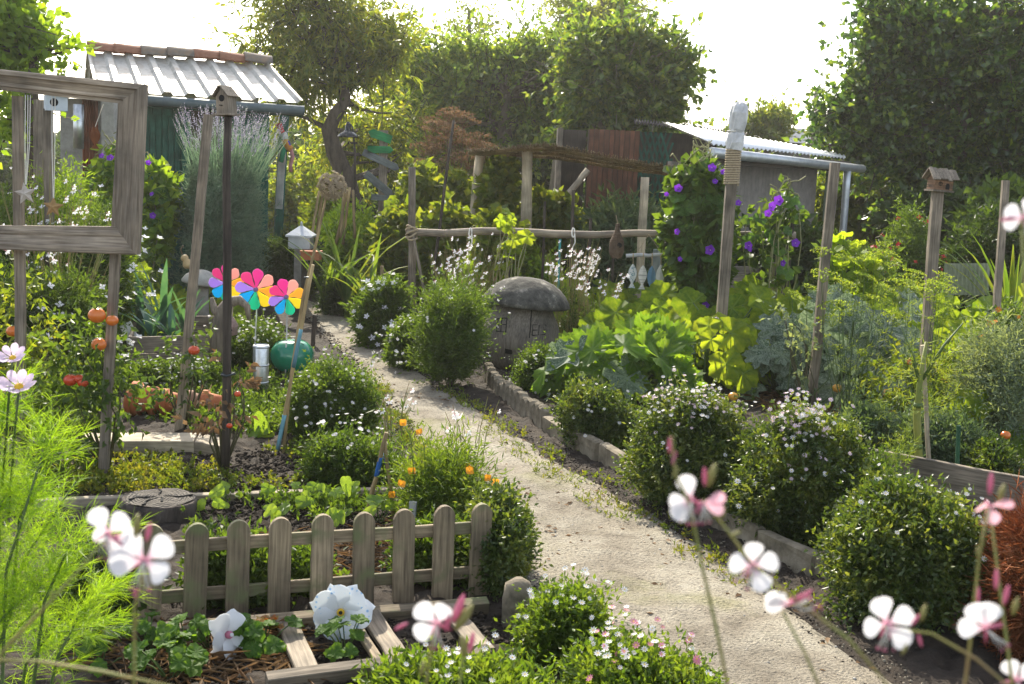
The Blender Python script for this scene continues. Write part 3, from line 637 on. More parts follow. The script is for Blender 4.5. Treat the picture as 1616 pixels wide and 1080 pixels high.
# knitted toy hanging on the post
tr_ = thing('knitted_toy', 'striped knitted toy with a red hat hanging on the green shed post', 'toy', P(452, 200, 14.2))
def tb(name, px, r, mat, parent, Y=14.2): return MB().tube([P(x, y, Y) for x, y in px], [S(Y) * r] * len(px), 8).build(name, mat, parent, True)
def flatmat(n, c, r=.8): return rough_mat(n, [tuple(x * .8 for x in c), c], 30, r, 0, .2, .003)
M_RED, M_BLUE, M_ORG, M_PNK, M_GRN = [flatmat('knit_' + n, c) for n, c in (('red', (.5, .02, .03)), ('blue', (.06, .05, .40)), ('orange', (.55, .22, .03)), ('pink', (.5, .22, .22)), ('green', (.02, .25, .12)))]
tb('hat', [(440, 195), (443, 205), (447, 213)], 4.5, M_RED, tr_); tb('head', [(446, 211), (449, 216), (449, 220)], 6, flatmat('knit_white', (.6, .58, .55)), tr_)
tb('arm', [(447, 216), (453, 225), (457, 234)], 4, M_BLUE, tr_); tb('body', [(449, 220), (454, 232), (460, 236)], 5.5, M_ORG, tr_)
tb('leg', [(459, 236), (462, 248), (458, 262), (459, 272)], 3, M_PNK, tr_); tb('leg', [(449, 232), (446, 244), (443, 256)], 4.2, M_GRN, tr_)
# light grey lean-to with white corrugated roof (right)
YA, YB = 13.0, 16.2
A0, B0 = P(1122, 236, YA), P(1345, 259, YB); zc = (A0.z + B0.z) / 2
A0.z = zc + .02; B0.z = zc - .02
C0, D0 = P(1318, 246, 18.2), P(1046, 197, 15.2)
ws = thing('white_roofed_shed', 'low shed with white corrugated roof, grey gutter and brown sheet wall', 'shed', (A0.x, A0.y, 0))
b = MB(); sheet(b, D0 + Vector((0, .2, .03)), P(1330, 243, 18.2), B0 + Vector((-.1, 0, .06)), A0 + Vector((0, 0, .05)), 34, .022); b.build('roof_sheet', WHITEROOF, ws, True)
ev = (B0 - A0); ev.z = 0; ev.normalize(); en = Vector((ev.y, -ev.x, 0)); en = en if en.y < 0 else -en
MRr = Matrix((ev, up_.cross(ev), up_)).transposed()
b = MB().tube([A0 - ev * .1 + en * .05 - up_ * .03, B0 + ev * .25 + en * .05 - up_ * .06], .055, 8); b.build('gutter', ZINC, ws, True)
def Wp(u, d, z): q = A0.lerp(B0, u) + en * d; q.z = z; return q
LW = (B0 - A0).length
plank('fascia', Wp(0, -.03, zc - .06), Wp(1, -.03, zc - .06), .14, .03, WOODD, ws, en)
b = MB(); sheet(b, Wp(.30, -.35, zc - .1), Wp(.93, -.35, zc - .1), Wp(.93, -.35, 0), Wp(.30, -.35, 0), 26, .016); b.build('wall_sheet', SHINGLE, ws, True)
b = MB(); b.box(Wp(.5, -.52, zc / 2 - .06), (LW * .98, .05, zc - .12), MRr); b.build('wall', SHINGLE, ws)
plank('door', Wp(.20, -.30, 0), Wp(.20, -.30, zc - .12), LW * .17, .04, rough_mat('pale_door', [(.36, .42, .42), (.45, .5, .5)], 6), ws, en, segs=1, bow=0)
plank('post', Wp(.055, -.2, 0), Wp(.055, -.2, zc - .1), .12, .1, WOODD, ws, en)
plank('post', Wp(.93, -.18, 0), Wp(.93, -.18, zc - .1), .10, .08, wood_mat('grey_green_post', (.10, .14, .09), (.2, .25, .17)), ws, en)
pole('downpipe', (P(1331, 380, 16.0).x, 16.0, 0), P(1338, 262, 16.0), .05, .05, ZINC, ws, wob=0)
# red brown plank shed with lattice (behind the reed canopy)
rb = thing('plank_shed', 'red brown plank shed with dark open doorway and green lattice', 'shed', (P(960, 300, 16.5).x, 16.5, 0))
x0, x1 = P(925, 300, 16.5).x, P(1005, 300, 16.5).x; zt = P(960, 205, 16.5).z
for j in range(10):
    x = x0 + (x1 - x0) * (j + .5) / 10; plank('wall_board', (x, 16.5, 0), (x, 16.5, zt), (x1 - x0) / 10 - .01, .025, WOODB, rb, segs=1, bow=0)
xr = P(1125, 300, 16.8).x; xl = P(880, 300, 16.5).x
b = MB(); b.box(((x0 + xr) / 2, 16.75, zt / 2), (xr - x0, .06, zt)); b.box(((x0 + xl) / 2, 17.3, zt / 2), (x0 - xl, .06, zt)); b.box((xl, 16.95, zt / 2), (.06, .6, zt)); b.build('wall', WOODD, rb)
pole('door_brace', P(885, 322, 16.45), P(928, 268, 16.45), .045, .045, WOODL, rb); plank('doorpost', (xl, 16.52, 0), (xl, 16.52, zt), .07, .07, WOOD, rb)
lat = MB(); lx0, lx1 = P(1000, 300, 16.6).x, P(1058, 300, 16.6).x
for j in range(-5, 9):
    for s in (-1, 1):
        a = Vector((lx0 + (lx1 - lx0) * j / 7, 16.62 + .012 * s, .5)); c = a + Vector((s * .55, 0, zt - .5))
        if s < 0: a.x += .3; c.x += .3
        def cl(p, q):
            d = q - p; t0, t1 = 0, 1
            for lim, sg in ((lx0, 1), (lx1, -1)):
                if abs(d.x) > 1e-6:
                    tt = (lim - p.x) / d.x
                    if d.x * sg > 0: t0 = max(t0, tt)
                    else: t1 = min(t1, tt)
            return (p + d * t0, p + d * t1) if t0 < t1 else None
        q = cl(a, c)
        if q: plank('lattice_slat', q[0], q[1], .03, .008, WOODG, rb, segs=1, bow=0)
b = MB(); sheet(b, P(1000, 190, 17.4), P(1178, 212, 17.6), P(1178, 216, 16.6), P(1000, 196, 16.4), 40, .035); b.build('roof_sheet', rough_mat('dark_roof', [(.05, .045, .04), (.12, .10, .085)], 8), rb, True)
# dark house roof far right, utility pole
hb = thing('far_house', 'distant dark roofed house behind the white shed', 'house', (P(1265, 240, 34).x, 34, 0))
c = P(1272, 209, 34); b = MB(); vs = []
for x in (-1.1, 2.6):
    for (y, z) in ((-1.6, -.35), (0, .1), (1.6, -.35)): vs.append((c.x + x, 34 + y, c.z + z))
b.add(vs, [(0, 3, 4, 1), (1, 4, 5, 2), (0, 2, 5, 3), (0, 1, 2), (3, 5, 4)]); b.build('roof', DARKMET, hb)
b = MB(); b.box((c.x + .75, 34, (c.z - .36) / 2), (3.3, 2.7, c.z - .36)); b.build('wall', rough_mat('far_wall', [(.07, .065, .06), (.10, .09, .085)], 4), hb)
up0 = thing('utility_pole', 'thin grey utility pole rising behind the white shed roof', 'utility pole', (P(1284, 240, 30).x, 30, 0))
pole('pole', (P(1284, 240, 30).x, 30, 0), P(1289, 140, 30), .07, .06, WOOD, up0); plank('insulator_bracket', P(1285, 141, 30), P(1297, 146, 30), .05, .05, ZINC, up0)
# buildings glimpsed through the frame
hl = thing('grey_hut', 'grey hut with rusty wall sheet seen through the hanging frame', 'shed', (P(140, 250, 11.5).x, 12.5, 0))
x0, x1 = P(92, 200, 12.5).x, P(178, 200, 12.5).x; zt = P(130, 156, 12.5).z
b = MB(); b.box(((x0 + x1) / 2, 13, zt / 2), (x1 - x0, .9, zt)); b.build('wall', CONC, hl)
b = MB(); sheet(b, (P(128, 150, 12.4).x, 12.4, zt), (P(153, 150, 12.4).x, 12.4, zt), (P(153, 150, 12.4).x, 12.4, .9), (P(128, 150, 12.4).x, 12.4, .9), 5, .03); b.build('wall_sheet', wood_mat('rust_sheet', (.16, .05, .025), (.28, .10, .05)), hl, True)
plank('corner_post', (P(172, 150, 12.3).x, 12.3, 0), (P(172, 150, 12.3).x, 12.3, zt), .13, .1, CONC, hl)
b = MB(); sheet(b, (x0 - .3, 13.6, zt + .25), (x1 + .1, 13.6, zt + .25), (x1 + .1, 12.2, zt + .02), (x0 - .3, 12.2, zt + .02), 10, .03); b.build('roof_sheet', DARKMET, hl, True)
b = MB().tube([P(124, 165, 12.2), P(124, 235, 12.2)], .055, 8); b.build('stove_pipe', GALV, hl, True)

# ------------------------------------------------------------------ trees and backdrop
tree('peach_tree', 'loose yellow green peach tree with a dark twisted trunk beside the green shed', G(562, 376) * 1, [P(562, 350, 18.3), P(548, 285, 18.3), P(528, 240, 18.3), P(519, 205, 18.3), P(530, 180, 18.3), P(545, 160, 18.3), P(538, 110, 18.6)],
     [B(*q, 18.6 if q[1] < 190 else 20.2) for q in ((455, 45, 75, 55), (540, 30, 75, 65), (495, 110, 85, 60), (575, 110, 65, 62), (395, 85, 45, 26), (615, 65, 34, 55), (455, 170, 55, 40), (600, 195, 50, 45), (500, 225, 60, 40), (560, 235, 55, 40), (420, 15, 50, 40), (480, -30, 80, 50), (610, 250, 40, 40))],
     L_PEACH, (.15, .036), 3000, 6, .35, .15, gap=.42, gs=2.0, droop=.5, tips=40)
tree('dark_tree', 'dark dense tree standing behind the signpost and the peach tree', (P(655, 300, 24).x, 24, 0), [P(655, 250, 24), P(652, 180, 24), P(650, 120, 24)],
     [B(*q, 24) for q in ((650, 130, 50, 60), (640, 190, 60, 60), (675, 230, 60, 60), (700, 170, 45, 60), (640, 270, 60, 50))], L_TREE, (.14, .07), 2600, 6, .3, .16, gap=.35, tips=24)
tree('laurel_tree', 'broad mid green tree mass above the reed canopy', (P(800, 300, 21).x, 21, 0), [P(800, 260, 21), P(795, 200, 21), P(800, 150, 21)],
     [B(*q, 21.5) for q in ((740, 98, 40, 26), (820, 94, 42, 26), (885, 84, 45, 30), (665, 95, 36, 40), (925, 150, 45, 40), (700, 135, 50, 36), (775, 122, 55, 34), (850, 112, 55, 38), (905, 125, 50, 45), (700, 200, 50, 50), (745, 150, 60, 50), (800, 130, 55, 48), (860, 125, 60, 48), (820, 190, 95, 55), (745, 210, 60, 50), (880, 190, 60, 55), (800, 250, 90, 40), (900, 110, 40, 40))], L_HAZY, (.12, .06), 5600, 6, .34, .17, gap=.3, tips=36)
tree('round_tree', 'rounded dark green tree with pale spreading limbs above the plank shed', (P(872, 290, 18.8).x, 18.8, 0), [P(885, 255, 18.8), P(915, 225, 18.8), P(950, 195, 18.8), P(975, 160, 18.8), P(990, 120, 18.8)],
     [B(*q, 19) for q in ((905, 200, 40, 22), (960, 208, 45, 16), (1000, 205, 40, 18), (965, 120, 70, 50), (1030, 130, 55, 60), (1000, 85, 60, 40), (935, 165, 50, 40), (1045, 175, 32, 40), (985, 170, 60, 35), (1060, 110, 28, 35), (930, 95, 45, 45))], L_TREE, (.13, .075), 2900, 6, .3, .13, BARKL, gap=.38, droop=.3, tips=40)
tree('birch_tree', 'tall pale birch with tiny leaves fading into the white sky', (P(955, 250, 30).x, 30, 0), [P(955, 150, 30), P(952, 60, 30), P(950, -40, 30)],
     [B(*q, 30) for q in ((950, 20, 55, 45), (985, 55, 45, 45), (915, 50, 40, 35), (950, -30, 60, 40), (900, 10, 30, 30))], L_BIRCH, (.11, .06), 2200, 5, .5, .11, BARKL, gap=.55, gs=1.5, tips=40)
tree('sparse_poplar', 'thin half bare yellowing tree against the sky', (P(742, 250, 30).x, 30, 0), [P(742, 150, 30), P(741, 80, 30), P(740, 15, 30)],
     [B(*q, 30) for q in ((742, 60, 22, 50), (720, 80, 15, 40), (765, 70, 18, 40))], L_YEL, (.12, .06), 260, 4, .5, .07, BARKL, gap=.3, tips=26)
tree('sparse_poplar', 'thin bare twigged tree rising above the mid green tree mass', (P(842, 250, 29).x, 29, 0), [P(842, 150, 29), P(842, 100, 29), P(840, 50, 29)],
     [B(*q, 29) for q in ((840, 80, 20, 35), (820, 100, 18, 20))], L_YEL, (.10, .05), 60, 4, .4, .05, BARKL, gap=.3, tips=22)
tree('hazel_tree', 'huge dark green hazel filling the right edge of the photo', (P(1520, 330, 17).x, 17.5, 0), [P(1520, 300, 17.5), P(1515, 220, 17.5), P(1520, 120, 17.5), P(1530, 20, 17.5)],
     [B(*q, 17.5) for q in ((1320, 196, 45, 12), (1352, 112, 36, 18), (1350, 152, 36, 16), (1372, 45, 36, 22), (1312, 222, 34, 10), (1395, 12, 36, 18), (1430, 40, 40, 40), (1480, 110, 85, 70), (1420, 170, 70, 60), (1390, 240, 60, 50), (1560, 60, 90, 80), (1570, 170, 90, 80), (1490, 240, 80, 60), (1600, 270, 80, 60), (1380, 190, 45, 30), (1640, 20, 80, 80), (1420, 290, 70, 40), (1540, 310, 90, 40), (1345, 205, 40, 16), (1400, 100, 40, 26))],
     L_HAZEL, (.11, .08), 7200, 6, .35, .2, gap=.4, gs=1.6, tips=60)
tree('fig_tree', 'small tree with round leaves at the top left corner', (P(45, 260, 10.5).x, 10.5, 0), [P(55, 200, 10.5), P(50, 140, 10.5), P(55, 90, 10.5)],
     [B(*q, 10.5) for q in ((25, 40, 45, 28), (75, 75, 34, 24), (15, 85, 35, 28), (30, 10, 40, 18), (-20, 60, 40, 50), (20, 180, 30, 30))], L_LIME, (.085, .06), 620, 5, .2, .07, gap=.4, gs=3, tips=14)
tree('yellow_bush_tree', 'small yellow leaved tree peeping over the white shed roof', (P(1210, 260, 30).x, 30, 0), [P(1210, 240, 30), P(1210, 215, 30), P(1212, 195, 30)],
     [B(*q, 30) for q in ((1210, 200, 34, 16), (1180, 205, 26, 12), (1225, 190, 20, 14))], L_YEL, (.14, .08), 420, 5, .3, .07, gap=.35, tips=12)
def hedgebank(name, label, cx, cy, rx, ry, Y, mat, leaf=(.14, .08), K=1500, cat_='shrub', rd=None, gap=.15, **k):
    c = B(cx, cy, rx, ry, Y, rd); root = thing(name, label, cat_, (c[0], Y, 0))
    lumps = blobs_of((c[0], Y, c[2]), (c[3], c[4], c[5]), 10, .5)
    p, nm = blob_points(lumps, K, .5, gap, 1.5); p[:, 2] = np.maximum(p[:, 2], .05)
    pos, ax = sprig(p, nm, k.get('slen', .3), 6, .3, droop=k.get('droop', .1)); foliage('foliage', root, leaf_tris(pos, ax, *leaf), mat)
    b = MB(); branches(b, (c[0], Y, 0), [p[i] for i in RNG.choice(len(p), 12, False)], .04, .006, 5); b.build('branch', STEMB, root, True, 'stuff'); return root
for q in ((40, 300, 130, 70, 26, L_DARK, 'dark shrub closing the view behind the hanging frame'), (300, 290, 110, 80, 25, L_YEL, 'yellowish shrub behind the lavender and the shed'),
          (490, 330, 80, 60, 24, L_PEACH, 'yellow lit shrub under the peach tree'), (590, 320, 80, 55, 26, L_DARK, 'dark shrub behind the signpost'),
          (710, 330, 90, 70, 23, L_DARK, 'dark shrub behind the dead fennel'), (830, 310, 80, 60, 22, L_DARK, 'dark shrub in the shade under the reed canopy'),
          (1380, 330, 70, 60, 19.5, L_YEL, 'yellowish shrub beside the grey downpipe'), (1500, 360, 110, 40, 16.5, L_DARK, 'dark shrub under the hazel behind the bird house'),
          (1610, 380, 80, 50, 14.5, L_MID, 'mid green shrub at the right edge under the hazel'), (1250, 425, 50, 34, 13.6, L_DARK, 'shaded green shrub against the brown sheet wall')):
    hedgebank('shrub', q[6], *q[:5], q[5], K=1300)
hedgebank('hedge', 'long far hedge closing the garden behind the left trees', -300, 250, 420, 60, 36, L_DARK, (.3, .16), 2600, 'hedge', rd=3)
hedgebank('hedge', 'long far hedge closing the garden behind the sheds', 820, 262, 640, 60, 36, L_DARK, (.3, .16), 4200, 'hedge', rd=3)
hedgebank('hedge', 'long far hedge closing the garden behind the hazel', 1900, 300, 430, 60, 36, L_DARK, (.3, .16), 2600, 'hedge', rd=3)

# ------------------------------------------------------------------ edging stones, boards, fences
def stone_mesh(w, h, t, top='round'):
    b = MB(); n = 7; vs = []
    prof = [(-w / 2, -.08), (-w / 2, h * .62)]
    if top == 'round': prof += [(-w * .42, h * .82), (-w * .22, h * .97), (w * .05, h), (w * .28, h * .93), (w * .44, h * .78)]
    else: prof = [(-w / 2, -.08), (-w / 2, h * .94), (-w * .4, h), (-w * .1, h * .985), (w * .2, h), (w * .44, h * .97), (w / 2, h * .9)]
    prof += [(w / 2, h * .55), (w / 2, -.08)]
    k = len(prof)
    for y, q in ((-t / 2, .93), (-t / 4, 1), (t / 4, 1), (t / 2, .93)):
        for x, z in prof: vs.append((x * q + rnd(-1, 1) * w * .02, y + rnd(-1, 1) * t * .08, (z * q if z > 0 else z) + rnd(-1, 1) * h * .02))
    fs = [(i * k + j, i * k + (j + 1) % k, (i + 1) * k + (j + 1) % k, (i + 1) * k + j) for i in range(3) for j in range(k)]
    fs += [tuple(range(k - 1, -1, -1)), tuple(range(3 * k, 4 * k))]
    return b.add(vs, fs).mesh('edging_stone', STONE)
ed = [(768, 598), (800, 632), (850, 668), (890, 700), (940, 722), (1000, 758), (1060, 790), (1130, 832), (1185, 858), (1240, 885), (1330, 925), (1420, 960), (1490, 985), (1560, 1012), (1640, 1040)]
eg = [G(*q) for q in ed]; dist = [0]
for a, c in zip(eg, eg[1:]): dist.append(dist[-1] + (c - a).length)
def along(d): return Vector([np.interp(d, dist, [q[i] for q in eg]) for i in range(3)])
def epx(d): return np.interp(d, dist, [q[0] for q in ed])
d = 0
egrp = 'concrete edging stones along the right side of the path'
stones = []
while d < dist[-1]:
    x = epx(d); scal = x < 862 or 1236 < x < 1345 or x > 1415
    w = rnd(.10, .135) if scal else rnd(.32, .44); h = rnd(.10, .14) if scal else rnd(.085, .115)
    p0, p1 = along(d), along(d + w); ang = math.atan2(p1.y - p0.y, p1.x - p0.x)
    o = put('edging_stone', stone_mesh(w - .006, h, .06, 'round' if scal else 'flat'), None, T((p0 + p1) / 2) @ Matrix.Rotation(ang + rnd(-.05, .05), 4, 'Z') @ Matrix.Rotation(rnd(-.06, .06), 4, 'X'))
    if scal:
        lab = ('rounded edging stone in the row below the wooden mushroom' if x < 862 else 'rounded edging stone in the gap between the two box hedges' if x < 1345 else 'rounded edging stone at the near end by the lower right corner')
    else: lab = ('long flat edging slab under the drooping courgette leaf' if x < 1000 else 'long flat edging slab at the foot of the daisy hedges' if x < 1236 else 'long flat edging slab under the lowest right hedge')
    stones.append((o, lab, scal)); d += w + .004
ORD = ['first', 'second', 'third', 'fourth', 'fifth', 'sixth', 'seventh', 'eighth', 'ninth', 'tenth', 'eleventh', 'twelfth', 'thirteenth', 'fourteenth', 'fifteenth', 'sixteenth', 'seventeenth', 'eighteenth']
cnt_ = {}
for o, lab, scal in stones:
    k = cnt_.get(lab, 0); cnt_[lab] = k + 1
    tags(o, lab.replace('rounded edging stone', ORD[k] + ' rounded stone from the far end').replace('long flat edging slab', ORD[k] + ' flat slab from the far end'), 'edging stone', egrp)
# picket fence
pk = [(312, 826, 305, 978), (377, 821, 372, 970), (443, 817, 440, 970), (510, 812, 505, 960), (575, 809, 572, 955), (638, 804, 634, 948), (702, 798, 697, 945), (761, 795, 755, 940)]
pk = [(240, 828, 234, 984)] + pk
pa, pb = G(234, 986), G(757, 940)
fence = thing('picket_fence', 'low weathered picket fence with rounded pickets at the near end of the bed', 'fence', pa.lerp(pb, .5))
fd = (pb - pa); fl = fd.length; fd.normalize(); fn = Vector((fd.y, -fd.x, 0)); fn = fn if fn.y < 0 else -fn
for (tx, ty, bx, by) in pk:
    q = G(bx, by); u = (q - pa).dot(fd); base = pa + fd * u; top = P(tx, ty, base.y)
    plank('picket', base - up_ * .03, top, .078, .022, WOODM, fence, fn, top='round', bow=.001)
for f in (.24, .72):
    a = pa + fd * -.06 - fn * .022; c = pb + fd * .01 - fn * .022
    plank('rail', a + up_ * .36 * f, c + up_ * .36 * f, .045, .018, WOODM, fence, fn)
# long timber edges of the left beds
def board(name, label, pxa, pxb, h, t, mat, z0=-.02, cat_='board', group=None, up=True, zt=None):
    a, c = G(*pxa), G(*pxb); a.z = c.z = z0 + h / 2
    o = plank(name, a, c, h, t, mat, None, (0, -1, 0)); return tags(o, label, cat_, group)
board('timber_edge', 'long pale timber edge running behind the stump to the seedling bed', (55, 800), (640, 781), .055, .05, WOODL)
bd = thing('bed_board', 'thick sunlit board with an angled end lying by the tomato stakes', 'board', G(170, 720))
a_, c_ = G(5, 722), G(300, 722); plank('plank', a_ + up_ * .045 + Vector((0, .1, 0)), c_ + up_ * .045 + Vector((0, .1, 0)), .085, .20, WOODL, bd, (0, -1, 0)); 
plank('sloped_end', c_ + up_ * .044 + Vector((.004, .1, 0)), G(334, 722) + up_ * .02 + Vector((.05, .1, 0)), .08, .18, WOODL, bd, (0, -1, 0))
board('bed_edge_board', 'long grey timber side of the raised bed behind the right hedges', (1340, 757), (1612, 812), .19, .035, WOOD, 0)
board('bed_edge_board', 'thin pale batten sticking out between the right hedges', (1310, 790), (1350, 806), .03, .02, WOODL, .10)
# leek bed boards
lb = thing('leek_planter', 'grey plank planter box around the leeks', 'planter', G(265, 570))
q = [G(205, 588), G(330, 583), G(345, 548), G(215, 550)]
for i in range(4):
    for k in range(2): plank('board', q[i] + up_ * (.075 + .125 * k), q[(i + 1) % 4] + up_ * (.075 + .125 * k), .118, .025, WOOD, lb, (0, -1, 0))
o = plank('loose_batten', P(198, 512, 8.9), P(222, 566, 8.6), .09, .02, WOODW, None, (0, -1, .6)); tags(o, 'batten coloured sunlit white leaning across the corner of the leek planter', 'batten')  # white colour stands in for sunlight on grey wood
# ladder frame on the strawberry bed
ld = thing('wooden_ladder', 'old grey wooden ladder lying flat on the strawberry bed', 'ladder', G(470, 1030))
ra, rb_ = G(165, 1018), G(768, 968); sa, sb = G(420, 1092), G(770, 1046)
plank('rail', ra + up_ * .03, rb_ + up_ * .03, .045, .05, WOODM, ld, (0, -.3, 1)); plank('rail', sa + up_ * .03, sb + up_ * .03, .045, .05, WOOD, ld, (0, -.3, 1))
for t0, t1 in (((452, 998), (484, 1078)), ((582, 986), (628, 1060)), ((560, 1000), (600, 1070)), ((700, 974), (765, 1048))):
    a, c = G(*t0), G(*t1); plank('rung', a + up_ * .042, c + up_ * .042, .072 if t0[0] != 560 else .03, .02, WOOD if t0[0] != 560 else WOODM, ld, (0, 0, 1))
o = put('corner_stone', MB().lathe([(.03, -.05), (.055, 0), (.058, .09), (.045, .15), (.015, .17)], 12, None, .12).mesh('corner_stone', STONE, True), None, T(G(815, 985))); tags(o, 'grey rounded stone at the end of the picket fence', 'stone')
# low grey plank sides in the far right, sheet panel
o = plank('plank_wall', P(1058, 444, 13), P(1245, 440, 13.4), .30, .04, WOOD, None); tags(o, 'grey plank bed side under the morning glory vines', 'plank wall')
o = plank('plank_wall', P(1385, 432, 13.2), P(1470, 436, 13), .28, .04, WOODD, None); tags(o, 'dark low board behind the bird house post', 'plank wall')
b = MB(); sheet(b, P(1490, 416, 11.8), P(1562, 416, 11.6), P(1560, 466, 11.6), P(1488, 466, 11.8), 11, .012); cp = b.build('corrugated_panel', rough_mat('algae_sheet', [(.16, .18, .11), (.30, .32, .22)], 6, .6)); tags(cp, 'greenish corrugated sheet standing at the back of the right bed', 'sheet panel')
o = tags(put('crate', MB().box((0, 0, .1), (.18, .14, .2)).box((0, 0, .21), (.2, .16, .02)).mesh('crate', rough_mat('blue_grey_plastic', [(.2, .24, .27), (.3, .34, .37)], 9)), None, T(G(1566, 468))), 'small blue grey box beside the greenish corrugated sheet', 'box')

# ------------------------------------------------------------------ stakes and posts
def stake(name, label, top, bot, w, t=None, mat=WOOD, cat_='stake', Yb=None, group=None):
    g = G(*bot) if Yb is None else P(bot[0], bot[1], Yb)
    if Yb is not None: g.z = 0
    tp = P(top[0], top[1], g.y); gg = g - (tp - g).normalized() * .05
    o = plank(name, gg, tp, w, t or w * .8, mat, None, (0, -1, 0), bow=w * .06, segs=7); return tags(o, label, cat_, group)
stake('wooden_stake', 'leaning square grey stake between the frame and the bird house pole', (329, 181), (283, 682), .048)
stake('wooden_stake', 'tall grey stake in the right bed with its top against the white shed gutter', (1318, 257), (1279, 648), .062)
stake('wooden_stake', 'grey stake standing farthest right beside the corrugated sheet', (1587, 285), (1566, 585), .058)
stake('wooden_stake', 'grey upright stake in the hut group behind the hanging frame', (66, 158), (64, 300), .10, Yb=9.5)
stake('wooden_stake', 'second thinner grey stake behind the hanging frame', (76, 175), (78, 300), .07, Yb=10.2)
rp = thing('wrapped_post', 'grey post wound with rope and topped by a bunched grey plastic bag', 'post', G(1130, 610))
Yp = G(1130, 610).y; plank('post', G(1130, 612) - up_ * .05, P(1158, 236, Yp), .078, .065, WOOD, rp)
c0, c1 = P(1154, 292, Yp), P(1158, 236, Yp); pts = []
for k in range(15 * 10 + 1):
    t = k / 150; c = c0.lerp(c1, t); a = 2 * math.pi * k / 10; pts.append(c + Vector((math.cos(a) * .053, math.sin(a) * .047, 0)))
MB().tube(pts, .0085, 5).build('rope', ROPE, rp, True)
MBg = MB(); cB = P(1158, 238, Yp); s = S(Yp)
prof = [(8, 0), (13, 2), (14, 12), (13, 24), (10.5, 29), (12.5, 33), (14, 45), (15, 58), (13, 68), (9, 73), (3, 75)]
M = T(cB) @ Matrix.Rotation(math.radians(4), 4, 'Y')
MBg.lathe([(r * s, z * s) for r, z in prof], 22, M, .16); MBg.v = [(x + rnd(-1, 1) * .006, y + rnd(-1, 1) * .006, z + rnd(-1, 1) * .006) for x, y, z in MBg.v]; MBg.build('plastic_bag', BAG, rp)
MB().tube([cB + Vector((math.cos(a) * 11.2 * s, math.sin(a) * 11.2 * s, 29.5 * s)) for a in np.linspace(0, 6.28, 14)], .006, 5).build('tie', STRING, rp, True)
ti = thing('string_tie', 'white string knotted round the rope wound post above the courgettes', 'string', P(1132, 512, Yp))
qq = P(1132, 512, Yp - .07)
for dx, dz in ((-.10, -.02), (.09, .01), (-.06, -.09), (.03, -.07), (.0, .08)): MB().tube([qq, qq + Vector((dx * .6, -.03, dz * .3 + .01)), qq + Vector((dx, -.02, dz))], .005, 5).build('loose_end', STRING, ti, True)
MB().tube([qq + Vector((math.cos(a) * .05, math.sin(a) * .045 + .06, .004 * a)) for a in np.linspace(0, 12.5, 26)], .006, 5).build('wrap', STRING, ti, True)
# hazel bird house on post
def birdhouse(name, label, pole_bot, pole_top, px, w, d, h, roofh, over, wall, roof, rot=0, hole=None, arch=False, sc=1, pmat=WOOD, tilt=0, pw=.05, round_pole=False, front='gable', Yb=None, cat_='bird house'):
    g = G(*pole_bot) if Yb is None else Vector((P(*pole_bot, Yb).x, Yb, 0)); Yq = g.y
    r = thing(name, label, cat_, g); tp = P(*pole_top, Yq)
    (pole('pole', g - up_ * .05, tp, pw * .55, pw * .45, pmat, r, wob=.006) if round_pole else plank('pole', g - up_ * .05, tp, pw, pw * .8, pmat, r))
    M = T(P(*px, Yq)) @ Matrix.Rotation(rot, 4, 'Z') @ Matrix.Rotation(tilt, 4, 'Y') @ Matrix.Scale(sc, 4)
    def q(name, mb, mats, kind=None): return put(name, mb.mesh(name, mats), r, M, kind)
    return r, M, Yq, q
r, M, Yq, q = birdhouse('bird_house', 'brown plank bird house with two arched openings on a grey post by the hazel', (1452, 660), (1480, 300), (1482, 300), .17, .15, .10, .08, .03, WOODB, WOOD, sc=.74, rot=.12, tilt=.04, pw=.07)
BW = wood_mat('bird_house_brown', (.16, .09, .05), (.30, .18, .11))
w, d, h = .17, .16, .105
b = MB(); b.box((0, 0, h / 2), (w - .02, d - .02, h)); q('wall', b, BW)
for k in range(5): q('wall_plank', MB().box((0, -d / 2 + .004, h * (k + .5) / 5), (w, .014, h / 5 - .004)), BW)
for k in range(5): q('wall_plank', MB().box((-w / 2 + .004, 0, h * (k + .5) / 5), (.012, d - .014, h / 5 - .004)), BW)
q('base', MB().box((0, 0, -.008), (w + .03, d + .03, .016)), WOOD)
for s_ in (-1, 1):
    for k in range(7):
        xx = (k - 3) * .036; mm = MB(); ra_ = Matrix.Rotation(s_ * math.radians(-40), 3, 'X'); mm.box((xx, s_ * .062, h + .035 + rnd(-.003, .003)), (.034, .15 + rnd(-.02, .02), .012), ra_); q('roof_board', mm, WOOD)
b = MB(); b.add([(-w / 2 + .01, -d / 2 + .01, h), (-w / 2 + .01, d / 2 - .01, h), (-w / 2 + .01, 0, h + .075), (w / 2 - .01, -d / 2 + .01, h), (w / 2 - .01, d / 2 - .01, h), (w / 2 - .01, 0, h + .075)], [(0, 2, 1), (3, 4, 5)]); q('gable', b, BW)
b = MB(); k = 8
pts = [(.018, 0), (-.018, 0)] + [(-.018 * math.cos(a), .035 + .018 * math.sin(a)) for a in np.linspace(0, math.pi, k)]
b.add([(x + .035, -d / 2 - .006, z + .008) for x, z in pts] + [(x + .035, -d / 2 + .02, z + .008) for x, z in pts], [tuple(range(len(pts))), tuple(range(2 * len(pts) - 1, len(pts) - 1, -1))] + [(i, i + len(pts), (i + 1) % len(pts) + len(pts), (i + 1) % len(pts)) for i in range(len(pts))]); q('arched_door', b, BLACK)
